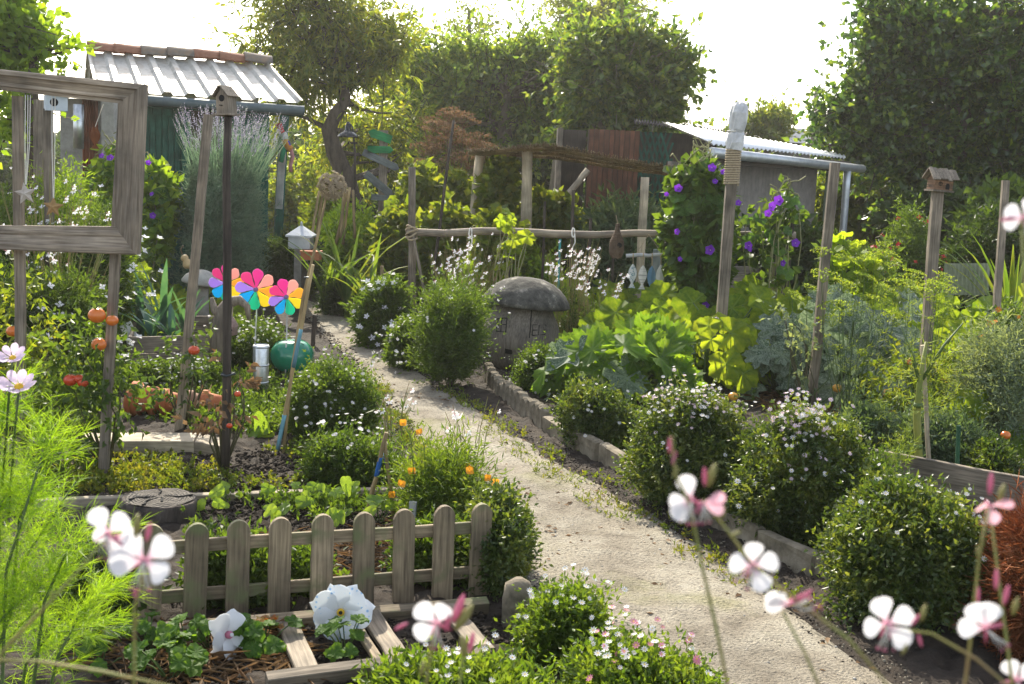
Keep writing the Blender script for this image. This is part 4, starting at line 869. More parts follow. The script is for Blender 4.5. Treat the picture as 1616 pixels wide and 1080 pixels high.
b = MB().tube([(-.035 + .016 * math.cos(a), -d / 2 - .006, .055 + .016 * math.sin(a)) for a in np.linspace(0, 6.28, 16)], .003, 5); b.tube([(-.05, -d / 2 - .005, .055), (-.02, -d / 2 - .005, .055)], .002, 4); b.tube([(-.035, -d / 2 - .005, .04), (-.035, -d / 2 - .005, .07)], .002, 4); q('round_window', b, BLACK)
# small grey nest box on the dark pole (left)
r, M, Yq, q = birdhouse('nest_box', 'small grey gabled nest box on a tall dark pole before the lavender', (355, 747), (360, 182), (358, 180), .08, .09, .12, .06, .02, WOOD, WOOD, sc=.76, rot=-.35, tilt=-.08, pmat=WOODD, pw=.042, round_pole=True)
w, d, h = .088, .095, .105
b = MB(); hh = .055; vs = [(-w / 2, -d / 2, 0), (w / 2, -d / 2, 0), (w / 2, -d / 2, h), (0, -d / 2, h + hh), (-w / 2, -d / 2, h)]; vs += [(x, d / 2, z) for x, _, z in vs]
b.add(vs, [(4, 3, 2, 1, 0), (5, 6, 7, 8, 9), (0, 1, 6, 5), (1, 2, 7, 6), (3, 4, 9, 8), (4, 0, 5, 9), (2, 3, 8, 7)]); q('box', b, WOOD)
for s_ in (-1, 1): q('roof_board', MB().box((s_ * .031, -.008, h + .033), (.088, d + .035, .009), Matrix.Rotation(s_ * math.radians(51), 3, 'Y')), WOOD)
q('base', MB().box((0, -.01, -.006), (w + .03, d + .04, .012)), WOOD)
b = MB(); k = 14; b.add([(.021 * math.cos(a), -d / 2 - .0015, .095 + .021 * math.sin(a)) for a in np.linspace(0, 2 * math.pi, k, False)] + [(.021 * math.cos(a), -d / 2 + .01, .095 + .021 * math.sin(a)) for a in np.linspace(0, 2 * math.pi, k, False)], [tuple(range(k)), tuple(range(2 * k - 1, k - 1, -1))] + [(i, (i + 1) % k, (i + 1) % k + k, i + k) for i in range(k)]); q('entrance_hole', b, BLACK)
q('perch', MB().tube([(0, -d / 2, .05), (0, -d / 2 - .03, .05)], .004, 6), WOODD)
MBt = MB().tube([P(349, 592, Yq - .03), P(358, 594, Yq - .04), P(370, 590, Yq - .02), P(360, 588, Yq + .03), P(350, 591, Yq - .03)], .007, 6)
tags(MBt.build('blue_tie', DARKMET, None, True), 'dark plastic tie round the nest box pole above the small red tomato', 'plant tie')
# white box seen through the frame
r, M, Yq, q = birdhouse('nest_box', 'pale blue grey nest box with a round hole seen through the frame', (78, 300), (76, 172), (88, 172), .2, .2, .2, .1, .02, WOODW, WOODW, rot=.5, pw=.06, Yb=9.0)
PB = rough_mat('pale_blue_paint', [(.42, .48, .52), (.55, .6, .62)], 12)
q('box', MB().box((0, 0, .04), (.15, .13, .11)), PB); q('roof', MB().box((.0, -.01, .105), (.19, .17, .018), Matrix.Rotation(.12, 3, 'Y')), WOODW)
b = MB(); b.add([(-.02 + .03 * math.cos(a), -.0665, .045 + .03 * math.sin(a)) for a in np.linspace(0, 2 * math.pi, 14, False)], [tuple(range(14))]); b.add([(-.02 + .03 * math.cos(a), -.062, .045 + .03 * math.sin(a)) for a in np.linspace(0, 2 * math.pi, 14, False)], [tuple(range(14))]); q('entrance_hole', b, BLACK)

# ------------------------------------------------------------------ hanging picture frame and its ornaments
sb_ = G(162, 757); Yf = sb_.y
fr = thing('hanging_frame', 'big weathered wooden picture frame fixed to two stakes', 'picture frame', (P(90, 250, Yf).x, Yf, 0))
plank('stake', sb_ - up_ * .05, P(196, 160, Yf + .03), .045, .035, WOOD, fr); ax_ = P(28, 152, Yf + .03); plank('stake', Vector((P(26, 500, Yf).x, Yf + .03, -.05)), ax_, .045, .035, WOOD, fr)
Yr = Yf - .04
TRo, BRo = P(231, 134, Yr), P(219, 402, Yr); TLo, BLo = P(-62, 103, Yr), P(-66, 391, Yr)
TRi, BRi = P(187, 163, Yr), P(181, 358, Yr); TLi, BLi = P(-20, 140, Yr), P(-22, 356, Yr)
O4, I4 = [TLo, TRo, BRo, BLo], [TLi, TRi, BRi, BLi]
prof = [(0, .03), (0, -.028), (.05, -.034), (.26, -.034), (.32, -.022), (.62, -.006), (.70, -.010), (.80, -.010), (.84, .004), (1, .006), (1, .03)]
for i in range(4):
    o0, o1, i0, i1 = O4[i], O4[(i + 1) % 4], I4[i], I4[(i + 1) % 4]
    Mx = frame_z(o0, o1); inv = Mx.inverted(); vs = []
    for a, c in ((o0, i0), (o1, i1)):
        for t, y in prof: vs.append(inv @ (a.lerp(c, t) + Vector((0, y, 0))))
    k = len(prof); b = MB().add(vs, [(j, (j + 1) % k, (j + 1) % k + k, j + k) for j in range(k)] + [tuple(range(k - 1, -1, -1)), tuple(range(k, 2 * k))])
    put('frame_rail', b.mesh('frame_rail', WOODF), fr, Mx)
def star_orn(name, label, px, R, mat, cord, rot=0, hole=False):
    c = P(*px, Yf - .02); r = thing(name, label, 'ornament', c); b = MB(); s = S(Yf) * R; vs = []
    for i in range(10):
        a = math.pi / 2 + rot + math.pi * i / 5; q = s * (1 if i % 2 == 0 else .46); vs.append(c + Vector((q * math.cos(a), 0, q * math.sin(a))))
    vs += [c + Vector((0, -.016, 0)), c + Vector((0, .016, 0))]
    b.add(vs, [(i, (i + 1) % 10, 10) for i in range(10)] + [((i + 1) % 10, i, 11) for i in range(10)]); b.build('star', mat, r)
    for off in (0, 5) if not hole else (0, 4, 8):
        MB().tube([P(cord[0] + off, cord[1], Yf - .02), P((cord[0] + px[0]) / 2 + off * .8 + rnd(-1, 1), (cord[1] + px[1]) / 2, Yf - .02), P(px[0] + off * .2, px[1] - R * .8, Yf - .02)], .0022, 4).build('cord', STRING, r)
    return r
star_orn('star_ornament', 'whitish starfish ornament on pale cords inside the frame', (40, 306), 18, rough_mat('chalk_star', [(.35, .28, .22), (.6, .55, .48)], 18), (40, 150), .15, True)
star_orn('star_ornament', 'ochre starfish ornament on a cord inside the frame', (84, 327), 17, rough_mat('ochre_star', [(.25, .14, .05), (.40, .25, .10)], 20), (82, 152), -.05)
fo = thing('rusty_fish', 'rusty metal fish hanging on a string inside the frame', 'ornament', P(150, 218, Yf + .1))
def fish(b, M, L, h, t):
    prof = []; n = 10; vs = []
    for i in range(n + 1):
        u = i / n; hh = h * (math.sin(math.pi * min(u / .8, 1)) ** .7 if u < .8 else 0) + (h * .8 * (u - .72) / .28 if u > .72 else 0); hh = max(hh, h * .12)
        for k, (a, c) in enumerate(((1, 0), (0, 1), (-1, 0), (0, -1))): vs.append(M @ Vector((hh / 2 * a, t / 2 * c * (1 - .6 * u), -L * u)))
    fs = [(i * 4 + j, i * 4 + (j + 1) % 4, (i + 1) * 4 + (j + 1) % 4, (i + 1) * 4 + j) for i in range(n) for j in range(4)] + [(3, 2, 1, 0), tuple(range(n * 4, n * 4 + 4))]
    return b.add(vs, fs)
fish(MB(), T(P(150, 200, Yf + .1)), 35 * S(Yf), .05, .012).build('body', RUST, fo); MB().tube([P(163, 165, Yf + .1), P(150, 201, Yf + .1)], .002, 4).build('cord', STRING, fo)

# ------------------------------------------------------------------ reed canopy, rail, hanging things, signpost, lamp
Yc = 12.6
rc = thing('reed_canopy', 'sagging reed mat canopy on pale round poles', 'canopy', (P(860, 450, Yc).x, Yc + .6, 0))
for (tx, ty, bx, by, Y, r) in ((757, 246, 742, 400, 13.4, .055), (832, 240, 829, 440, 12.3, .06), (1018, 280, 1010, 425, 11.9, .045), (1085, 268, 1078, 420, 14.0, .045)):
    g = P(bx, by, Y); tp = P(tx, ty, Y); g0 = g + (g - tp).normalized() * (g.z / max(.2, (tp.z - g.z)) * (tp - g).length); pole('pole', g0, tp, r, r * .9, WOODP, rc)
fa = [(738, 239, 12.2), (800, 234, 12.1), (858, 229, 12.0), (900, 236, 12.0), (960, 248, 12.1), (1010, 256, 12.2), (1062, 265, 12.3)]
bk = [(748, 241, 13.9), (800, 244, 13.8), (858, 247, 13.8), (900, 252, 13.8), (960, 262, 13.8), (1010, 269, 13.9), (1058, 274, 13.9)]
b = MB(); nr = 300
def ip(tbl, t): k = np.arange(len(tbl)) / (len(tbl) - 1); return P(*[np.interp(t, k, [q[i] for q in tbl]) for i in range(3)])
for j in range(430):
    t = min(max((j + rnd(-.8, .8)) / 430, 0), 1); f0, f1 = rnd(-.14, .08), rnd(.9, 1.06); dz = rnd(-.012, .022)
    b.tube([ip(fa, t).lerp(ip(bk, min(max(t + rnd(-.006, .006), 0), 1)), f) + Vector((0, 0, dz + rnd(-.006, .006))) for f in (f0, .5, f1)], rnd(.0035, .0065), 4)
b.build('reed', leaf_mat('reed', [(.22, .15, .08), (.42, .32, .19), (.66, .55, .38)], .35, .6, (1, .95, .8)), rc, True, 'stuff')
for f in (.1, .5, .9): MB().tube([ip(fa, t).lerp(ip(bk, t), f) - up_ * .016 for t in np.linspace(0, 1, 12)], .018, 6).build('batten', BAMBOO, rc, True)
Yra, Yrb = 10.9, 10.4
rl = thing('rail', 'long grey horizontal pole rail lashed across two rough posts', 'rail fence', (P(940, 470, 10.6).x, 10.6, 0))
pole('crossbar', P(642, 366, Yra), P(1256, 372, Yrb), .036, .032, WOOD, rl, wob=.012, segs=10)
pole('post', P(650, 520, Yra) * 1, P(650, 264, Yra), .038, .033, WOOD, rl); pole('post', Vector((P(1236, 480, Yrb).x, Yrb, 0)), P(1252, 312, Yrb), .034, .028, WOODD, rl); pole('post', P(672, 520, Yra + .2), P(716, 190, Yra + .25), .018, .012, WOODD, rl)
pole('brace', P(678, 505, Yra - .1), P(652, 372, Yra - .06), .016, .014, WOOD, rl)
b = MB(); c = P(650, 367, Yra - .02)
for k in range(5): b.tube([c + Vector((math.cos(a) * .05 + rnd(-.008, .008), math.sin(a) * .055, (k - 2) * .018 + .03 * math.sin(a + k))) for a in np.linspace(0, 6.3, 14)], .009, 5)
b.build('lashing', ROPE, rl, True)
for i, (x, lab) in enumerate(((742, 'white string loop'), (905, 'white string knot'), (1142, 'white string knot'))):
    c = P(x, 368, 10.62 - .05); MB().tube([c + Vector((math.cos(a) * .012, math.sin(a) * .04 + .05, math.sin(a) * .04)) for a in np.linspace(0, 6.3, 12)] + [c + Vector((.02, 0, -.08)), c + Vector((-.01, 0, -.15))], .006, 5).build('string_knot', STRING, rl, True)
wb = thing('wicker_nest', 'woven wicker bird nest pouch hanging from the rail', 'bird nest', P(972, 400, 10.5))
c = P(972, 408, 10.5); b = MB(); s = S(10.5)
pr = [(3, 0), (8, 2), (10.5, 9), (11, 18), (10, 27), (7, 34), (3.5, 42), (2, 54)]; pts = []
for k in range(22 * 14):
    z = 54 * k / (22 * 14); rr = np.interp(z, [q[1] for q in pr], [q[0] for q in pr]); a = 2 * math.pi * k / 14; pts.append(c + Vector((math.cos(a) * rr, math.sin(a) * rr, z + .5 * math.sin(a * 3.5))) * 1 * 1 if False else c + Vector((math.cos(a) * rr * s, math.sin(a) * rr * s, z * s)))
b.tube(pts, .008, 5); b.build('weave', wood_mat('wicker', (.10, .065, .04), (.22, .15, .10)), wb, True)
MB().lathe([(r * s * .9, z * s) for r, z in pr], 12, T(c)).build('lining', WOODD, wb, True)
MB().add([c + Vector((.02 + .022 * math.cos(a), -.064, .12 + .022 * math.sin(a))) for a in np.linspace(0, 6.28, 12, False)] + [c + Vector((.02 + .022 * math.cos(a), -.05, .12 + .022 * math.sin(a))) for a in np.linspace(0, 6.28, 12, False)], [tuple(range(12)), tuple(range(23, 11, -1))] + [(i, (i + 1) % 12, (i + 1) % 12 + 12, i + 12) for i in range(12)]).build('entrance_hole', BLACK, wb)
MB().tube([c + up_ * 54 * s, P(972, 340, 10.5)], .004, 5).build('cord', ROPE, wb)
fm = thing('fish_mobile', 'driftwood stick mobile with four painted wooden fish hanging from the rail', 'mobile', P(1024, 404, 10.4))
pole('driftwood_stick', P(988, 404, 10.4), P(1059, 402, 10.4), .018, .014, rough_mat('driftwood', [(.36, .36, .36), (.55, .54, .52)], 14), fm, wob=.005)
MB().tube([P(1002, 404, 10.4), P(1024, 370, 10.45), P(1046, 403, 10.4)], .004, 5).build('cord', ROPE, fm)
mdot = rough_mat('fish_spotted', [(.10, .22, .26), (.62, .62, .58)], 60, .7, 0, 0, pos=[.40, .46]); mstr = rough_mat('fish_striped', [(.30, .28, .25), (.68, .64, .58)], 26, .7, 0, 0, mapping=(.1, .1, 3), pos=[.40, .48])
for x, m, dz, L, ph in ((999, mdot, 0, 38, 1), (1015, mstr, 2, 38, 0), (1029, rough_mat('fish_blue', [(.09, .19, .28), (.16, .28, .38)], 14), 3, 42, 0), (1043, rough_mat('fish_pale', [(.5, .48, .42), (.68, .66, .6)], 14), 1, 42, 0)):
    tp = P(x, 404, 10.4); st = P(x, 417 + dz, 10.4)
    f = fish(MB(), T(st) @ Matrix.Rotation(rnd(-.15, .15), 4, 'Z'), L * S(10.4), .074, .02).build('fish', m, fm)
    MB().tube([tp + Vector((0, -.02, .01)), st], .004, 5).build('cord', ROPE, f) if False else MB().tube([tp + Vector((0, -.02, .01)), st], .004, 5).build('cord', ROPE, fm)
    MB().tube([tp + Vector((0, math.cos(a) * .02, math.sin(a) * .02)) for a in np.linspace(0, 6.3, 9)], .006, 5).build('wrap', ROPE, fm)
# signpost
Yp_ = 15.2
sp = thing('signpost', 'grey signpost with two green and three grey arrow boards', 'signpost', (P(603, 400, Yp_).x, Yp_, 0))
plank('post', (P(602, 400, Yp_).x, Yp_, 0), P(606, 206, Yp_), .10, .08, WOOD, sp)
def arrow(x0, y0, x1, y1, w, mat, flip=1, lab=None):
    a, c = P(x0, y0, Yp_ - .07), P(x1, y1, Yp_ - .07); M = frame_z(a, c, (0, -1, 0)); L = (c - a).length; hw_ = w * S(Yp_) / 2; t = .012
    out = [(-hw_, 0), (hw_, 0), (hw_, L - hw_), (0, L), (-hw_, L - hw_)]
    if flip < 0: out = [(x, L - z) for x, z in out][::-1]
    k = 5; b = MB().add([(x, -t, z) for x, z in out] + [(x, t, z) for x, z in out], [tuple(range(k)), tuple(range(2 * k - 1, k - 1, -1))] + [(i, i + k, (i + 1) % k + k, (i + 1) % k) for i in range(k)])
    put('arrow_board', b.mesh('arrow_board', mat), sp, M, None, lab)
GB = wood_mat('grey_blue_board', (.12, .15, .15), (.26, .29, .28))
arrow(581, 208, 618, 221, 13, WOODS, -1, 'bright green tilted arrow board at the top'); arrow(580, 236, 621, 237, 11, WOODS, 1, 'bright green level arrow board')
arrow(573, 240, 630, 267, 11, GB, 1, 'grey arrow board pointing down right'); arrow(577, 274, 620, 310, 12, GB, 1, 'grey steeply tilted arrow board'); arrow(586, 311, 620, 314, 9, GB, 1, 'short grey level board lowest on the post')
lm = thing('garden_lamp', 'black enamel lamp shade beside the dark peach trunk', 'lamp', P(549, 217, 15.6))
s = S(15.6); MB().lathe([(r * s, z * s) for r, z in ((16, 0), (16.5, 1), (14, 5), (8, 9), (5, 11), (4.5, 18), (2.5, 23), (1, 24))], 22, T(P(549, 217, 15.6))).build('lamp_shade', rough_mat('black_enamel', [(.015, .015, .016), (.03, .03, .032)], 8, .25, 0, 0), lm, True)
pole('lamp_pole', (P(561, 360, 15.6).x, 15.6, 0), P(560, 234, 15.6), .02, .016, WOODD, lm); MB().tube([P(560, 234, 15.6), P(556, 200, 15.6), P(550, 194, 15.6)], .012, 6).build('bracket', DARKMET, lm, True)
# tipi of canes
tc = thing('cane_tipi', 'leaning pale canes tied into a tipi near the signpost', 'cane frame', (P(535, 360, 13.6).x, 13.6, 0))
for (tx, ty, bx, by) in ((504, 302, 489, 362), (510, 300, 497, 362), (543, 296, 538, 350), (552, 296, 541, 360), (557, 300, 560, 350), (548, 300, 530, 360)):
    pole('cane', P(bx, by + 26, 13.6 + rnd(-.2, .2)), P(tx, ty, 13.6), .018, .014, BAMBOO, tc)
# zinc lantern box
zl = thing('zinc_lantern', 'pale zinc lantern with pyramid roof and knob behind the path', 'lantern', P(475, 392, 12.6))
c = P(475, 392, 12.6); s = S(12.6); b = MB(); b.box(c + up_ * 9 * s, (34 * s, 34 * s, 18 * s)); b.build('body', ZINC, zl)
b = MB(); q = 21 * s; z0 = c + up_ * 18 * s; b.add([z0 + Vector((x * q, y * q, 0)) for x, y in ((-1, -1), (1, -1), (1, 1), (-1, 1))] + [z0 + up_ * 3 * s + Vector((x * q, y * q, 0)) for x, y in ((-1, -1), (1, -1), (1, 1), (-1, 1))] + [z0 + up_ * 19 * s], [(3, 2, 1, 0), (0, 1, 5, 4), (1, 2, 6, 5), (2, 3, 7, 6), (3, 0, 4, 7), (4, 5, 8), (5, 6, 8), (6, 7, 8), (7, 4, 8)]); b.build('roof', ZINC, zl)
MB().lathe([(2 * s, 0), (2.6 * s, 3 * s), (.5 * s, 6 * s)], 8, T(z0 + up_ * 18 * s)).build('knob', ZINC, zl, True)
MB().box((c.x, c.y, c.z / 2), (.12, .12, c.z)).build('pedestal', CONC, zl)
o = tags(put('clay_trough', MB().box((0, 0, .04), (.19, .16, .08)).box((0, 0, .085), (.21, .18, .016)).mesh('clay_trough', TERRA), None, T(P(491, 410, 12.3))), 'small red brown clay trough before the zinc lantern', 'trough')
plank('leg', P(480, 412, 12.2), Vector((P(480, 412, 12.2).x, 12.2, 0)), .05, .05, WOODD, o)
# ------------------------------------------------------------------ wooden mushroom
Gm = G(820, 590); Ym = Gm.y; s = S(Ym)
MW = wood_mat('carved_trunk', (.12, .10, .085), (.30, .26, .21)); MC_ = rough_mat('mossy_cap', [(.03, .028, .024), (.085, .08, .066), (.30, .27, .22)], 9, .95, 0, 1, .02, pos=[.40, .56, .68])
mu = thing('wooden_mushroom', 'large carved wooden toadstool with domed cap beside the path', 'wooden mushroom', Gm)
zc_ = P(820, 487, Ym).z; hm = zc_
st_ = MB().lathe([(50 * s, 0), (58 * s, hm * .15), (64 * s, hm * .35), (65 * s, hm * .5), (61 * s, hm * .68), (53 * s, hm * .85), (45 * s, hm)], 36, T(Gm + Vector((0, 64 * s, 0))), .018); st_.build('stem', MW, mu, True)
Mc = T(Vector((P(831, 487, Ym).x, Gm.y + 64 * s, zc_))) @ Matrix.Rotation(math.radians(4), 4, 'Y')
MB().lathe([(40 * s, -4 * s), (69 * s, -1 * s), (72 * s, 2 * s), (70 * s, 8 * s), (63 * s, 18 * s), (53 * s, 28 * s), (41 * s, 36 * s), (25 * s, 42 * s), (8 * s, 44 * s)], 40, Mc, .03).build('cap', MC_, mu, True)
def on_stem(px, py):
    z = P(px, py, Ym).z; rr = np.interp(z, [0, hm * .15, hm * .35, hm * .5, hm * .68, hm * .85, hm], [q * s for q in (50, 58, 64, 65, 61, 53, 45)]) + .002
    x = P(px, py, Ym).x - Gm.x; x = max(-rr * .98, min(rr * .98, x)); return Vector((Gm.x + x, Gm.y + 64 * s - math.sqrt(rr * rr - x * x), z))
def carve(name, lines):
    b = MB()
    for l in lines: b.tube([on_stem(*q) for q in l], .0045, 5)
    b.build(name, BLACK, mu)
carve('carved_window', [((783, 525), (785, 506), (800, 504)), ((783, 525), (798, 525), (800, 504)), ((792, 505), (790, 525)), ((784, 515), (799, 514))])
carve('carved_window', [((840, 530), (841, 514), (862, 516)), ((840, 530), (860, 530), (862, 516)), ((851, 515), (850, 530)), ((841, 522), (861, 523))])
b = MB(); b.add([on_stem(797, 551), on_stem(808, 553), on_stem(808, 560), on_stem(797, 559)], [(0, 1, 2, 3)]); b.build('carved_doorway', BLACK, mu)
carve('crack', [((839, 489), (838, 505), (837, 520), (835, 534))])
# ------------------------------------------------------------------ stump, pots, pipe, green ball, gourd, stone cap
Gs = G(230, 838); s = S(Gs.y + .15)
sk = thing('tree_stump', 'dark cracked log stump standing behind the picket fence', 'stump', Gs + Vector((0, .2, 0)))
SB = rough_mat('stump_bark', [(.02, .017, .014), (.07, .055, .045), (.11, .09, .075)], 16, .95, 0, 1, .03, mapping=(1, 1, .3))
zt = P(230, 785, Gs.y + .2).z; Mt = T(Gs + Vector((0, .2, 0)))
MB().lathe([(58 * s, -.05), (60 * s, zt * .3), (60 * s, zt * .8), (59 * s, zt * .96), (57 * s, zt * .985)], 40, Mt, .05).build('bark', SB, sk, True)
m, nt, N, L, b_, o_ = newmat('end_grain'); tcx = N.new('ShaderNodeTexCoord'); wv = N.new('ShaderNodeTexWave'); wv.wave_type = 'RINGS'; wv.rings_direction = 'Z'; wv.inputs['Scale'].default_value = 22; wv.inputs['Distortion'].default_value = 9; wv.inputs['Detail'].default_value = 3
L.new(tcx.outputs['Object'], wv.inputs[0]); nz = noise(N, L, 14, 8, .7); mm = N.new('ShaderNodeMath'); mm.operation = 'MULTIPLY'; L.new(wv.outputs['Fac'], mm.inputs[0]); L.new(nz.outputs['Fac'], mm.inputs[1])
rr_ = ramp(N, [(.03, .025, .02), (.12, .10, .08), (.20, .175, .145)], [.1, .4, .75]); L.new(mm.outputs[0], rr_.inputs[0]); L.new(rr_.outputs[0], b_.inputs['Base Color']); b_.inputs['Roughness'].default_value = .9; bump(N, L, mm.outputs[0], b_, .7, .012)
ph = rnd(0, 6); vs = [(0, 0, .004)] + [(r_ * 56 * s * (1 + .02 * math.sin(3 * a + ph)) * math.cos(a), r_ * 56 * s * (1 + .02 * math.sin(3 * a + ph)) * math.sin(a), .004 * math.sin(a * 4 + r_ * 9) + (0 if r_ < 1 else -.003)) for r_ in (.35, .7, 1) for a in np.linspace(0, 2 * math.pi, 36, False)]
fs = [(0, 1 + j, 1 + (j + 1) % 36) for j in range(36)] + [(1 + k * 36 + j, 1 + k * 36 + 36 + j, 1 + k * 36 + 36 + (j + 1) % 36, 1 + k * 36 + (j + 1) % 36) for k in (0, 1) for j in range(36)]
put('end_grain', MB().add(vs, fs).mesh('end_grain', m), sk, Mt @ T((0, 0, zt * .99 + .006)))
b = MB()
for a, l in ((.2, .9), (1.9, .7), (3.6, .85), (5.2, .6), (4.4, .95)): b.tube([(Gs.x + 58 * s * t * math.cos(a + .12 * math.sin(t * 9)), Gs.y + .2 + 58 * s * t * math.sin(a + .12 * math.sin(t * 9)), zt * .99 + .009) for t in np.linspace(.12, l, 7)], [.004 * (.4 + t) for t in np.linspace(.2, 1, 7)], 4)
b.build('crack', BLACK, sk)
pot_me = MB().lathe([(.044, 0), (.048, .002), (.064, .10), (.065, .115), (.083, .117), (.086, .122), (.086, .150), (.078, .152), (.076, .148), (.068, .11), (.05, .01)], 26).mesh('terracotta_pot', TERRA, True)
pot_me2 = pot_me.copy(); pot_me2.materials.clear(); pot_me2.materials.append(rough_mat('old_terracotta', [(.20, .11, .07), (.34, .20, .13)], 9, .9, 0, .3, .004))
for i, (x, y, sc, lab) in enumerate(((222, 634, 1.0, 'terracotta pot lying at the left end of the nested pot row'), (240, 633, 1.25, 'largest terracotta pot lying in the nested row under the alyssum'), (260, 634, 1.05, 'terracotta pot lying nested third in the row under the alyssum'), (277, 634, 1.0, 'terracotta pot lying nested just left of the leaning stake'), (316, 640, .95, 'greyish old terracotta pot lying just right of the leaning stake'), (338, 640, .95, 'terracotta pot lying at the right end of the row beside the pole'), (88, 632, 1.15, 'terracotta pot lying half hidden in the tomato plants'), (0, 628, 1.2, 'terracotta pot lying cut by the left photo edge'))):
    g = G(x, 657); M = T((P(x, 650, g.y).x + .075, g.y, .082 * sc)) @ Matrix.Rotation(rnd(-.12, .12) + math.pi, 4, 'Z') @ Matrix.Rotation(math.pi / 2, 4, 'Y') @ Matrix.Scale(sc, 4)
    tags(put('terracotta_pot', pot_me2 if i == 4 else pot_me, None, M), lab, 'flower pot', 'terracotta pots lying in a row as bed edging')
Yg_ = 8.55; s = S(Yg_)
gb = thing('green_ball', 'glossy green glazed pumpkin shaped garden ball with crackled top', 'garden ornament', P(461, 588, Yg_))
GRN = rough_mat('green_glaze', [(.004, .15, .08), (.01, .24, .13)], 5, .18, 0, .1, .004, spec=.6)
b = MB(); vs = []; n = 36; prof = [(math.sin(a), -math.cos(a)) for a in np.linspace(.25, math.pi - .12, 14)]
cb = P(461, 562, Yg_)
for (r_, z_) in prof:
    for j in range(n):
        a = 2 * math.pi * j / n; k = 1 - .035 * (1 - abs(math.sin(a * 4))) ** 2; vs.append((cb.x + 35 * s * r_ * k * math.cos(a), cb.y + 35 * s * r_ * k * math.sin(a), cb.z + 30 * s * z_ - 5 * s * max(0, z_ - .8) * 4))
b.add(vs, [(i * n + j, i * n + (j + 1) % n, (i + 1) * n + (j + 1) % n, (i + 1) * n + j) for i in range(13) for j in range(n)] + [tuple(range(n - 1, -1, -1)), tuple(range(13 * n, 14 * n))]); b.build('body', GRN, gb, True)
b = MB()
for k in range(9):
    a = rnd(0, 6.28); pts = []
    for t in range(5):
        th = .25 + t * .14; a += rnd(-.2, .2); z_ = math.cos(th); pts.append(cb + Vector((35.3 * s * math.sin(th) * math.cos(a), 35.3 * s * math.sin(th) * math.sin(a), 30.3 * s * z_ - 5 * s * max(0, z_ - .8) * 4 + .001)))
    b.tube(pts, .002, 4)
b.build('crackle', BLACK, gb)
b = MB(); b.lathe([(.05, 0), (.055, .1)], 10, T((cb.x, cb.y, 0)) ); b.build('base', CONC, gb)
pp = thing('metal_pipe', 'upright dented galvanised metal pipe beside the green ball', 'pipe', G(411, 622)); gp = G(411, 622); s = S(gp.y)
MB().lathe([(12.5 * s, -.03), (12.5 * s, .1), (12.5 * s, P(411, 545, gp.y).z), (11.8 * s, P(411, 544, gp.y).z), (11.5 * s, .2)], 24, T(gp), .02).build('tube', GALV, pp, True)
for zf in (.25, .6, .97): b = MB().lathe([(12.8 * s, -.006), (13.3 * s, 0), (12.8 * s, .006)], 24, T(gp + up_ * P(411, 545, gp.y).z * zf)); b.build('seam_ring', GALV, pp, True)
dw = thing('driftwood', 'arched piece of driftwood standing in the flowers behind the pole', 'driftwood', G(372, 610)); Yd = G(372, 610).y + .3
b = MB(); b.tube([P(345, 570, Yd), P(347, 520, Yd), P(352, 490, Yd), P(362, 477, Yd), P(378, 474, Yd), P(390, 484, Yd), P(393, 505, Yd)], [.07, .06, .05, .045, .035, .025, .014], 10); b.build('arch', WOOD, dw, True)
b = MB(); b.tube([P(350, 500, Yd), P(338, 488, Yd), P(334, 470, Yd)], [.045, .03, .015], 8); b.build('branch', WOOD, dw, True)
hn = thing('wicker_nest', 'little pinkish woven nest house hanging in the driftwood arch', 'bird nest', P(366, 525, Yd - .05)); s = S(Yd); c = P(366, 530, Yd - .06)
MB().lathe([(3 * s, 0), (9 * s, 2 * s), (9.5 * s, 14 * s), (11 * s, 16 * s), (4 * s, 27 * s), (1 * s, 31 * s)], 14, T(c), .05).build('body', rough_mat('pink_wicker', [(.20, .13, .11), (.38, .26, .23)], 60, .9, 0, .6, .006), hn, True)
MB().lathe([(2.6 * s, 0), (2.6 * s, .01)], 10, T(c + Vector((0, -9.6 * s, 10 * s))) @ Matrix.Rotation(math.pi / 2, 4, 'X')).build('entrance_hole', BLACK, hn)
MB().tube([c + up_ * 30 * s, P(368, 478, Yd)], .004, 5).build('cord', ROPE, hn)
Yq2 = 10.8; gd = thing('gourd', 'pale tan gourd hanging by the leaning stake in front of the lavender', 'gourd', P(297, 420, Yq2)); s = S(Yq2)
MB().lathe([(1 * s, 0), (7 * s, 3 * s), (8.5 * s, 8 * s), (6 * s, 13 * s), (5 * s, 15 * s), (6.5 * s, 18 * s), (5 * s, 22 * s), (1 * s, 24 * s)], 18, T(P(300, 424, Yq2)) @ Matrix.Rotation(-.5, 4, 'Y')).build('body', rough_mat('tan_gourd', [(.42, .28, .12), (.55, .40, .2)], 12, .5), gd, True)
MB().tube([P(288, 402, Yq2), P(285, 394, Yq2), P(289, 388, Yq2)], .008, 6).build('stalk', STEMB, gd, True)
sc_ = thing('stone_toadstool', 'grey domed stone toadstool cap in the leaves below the lavender', 'stone ornament', P(318, 452, 10.6)); s = S(10.6); cc = P(318, 450, 10.6)
MB().lathe([(14 * s, 0), (31 * s, 2 * s), (32 * s, 5 * s), (27 * s, 13 * s), (18 * s, 20 * s), (6 * s, 24 * s), (1 * s, 24.5 * s)], 28, T(cc) @ Matrix.Rotation(.12, 4, 'Y'), .03).build('cap', CONC, sc_, True)
MB().lathe([(14 * s, -cc.z), (11 * s, -.1), (12 * s, 1 * s)], 16, T(cc)).build('stem', CONC, sc_, True)
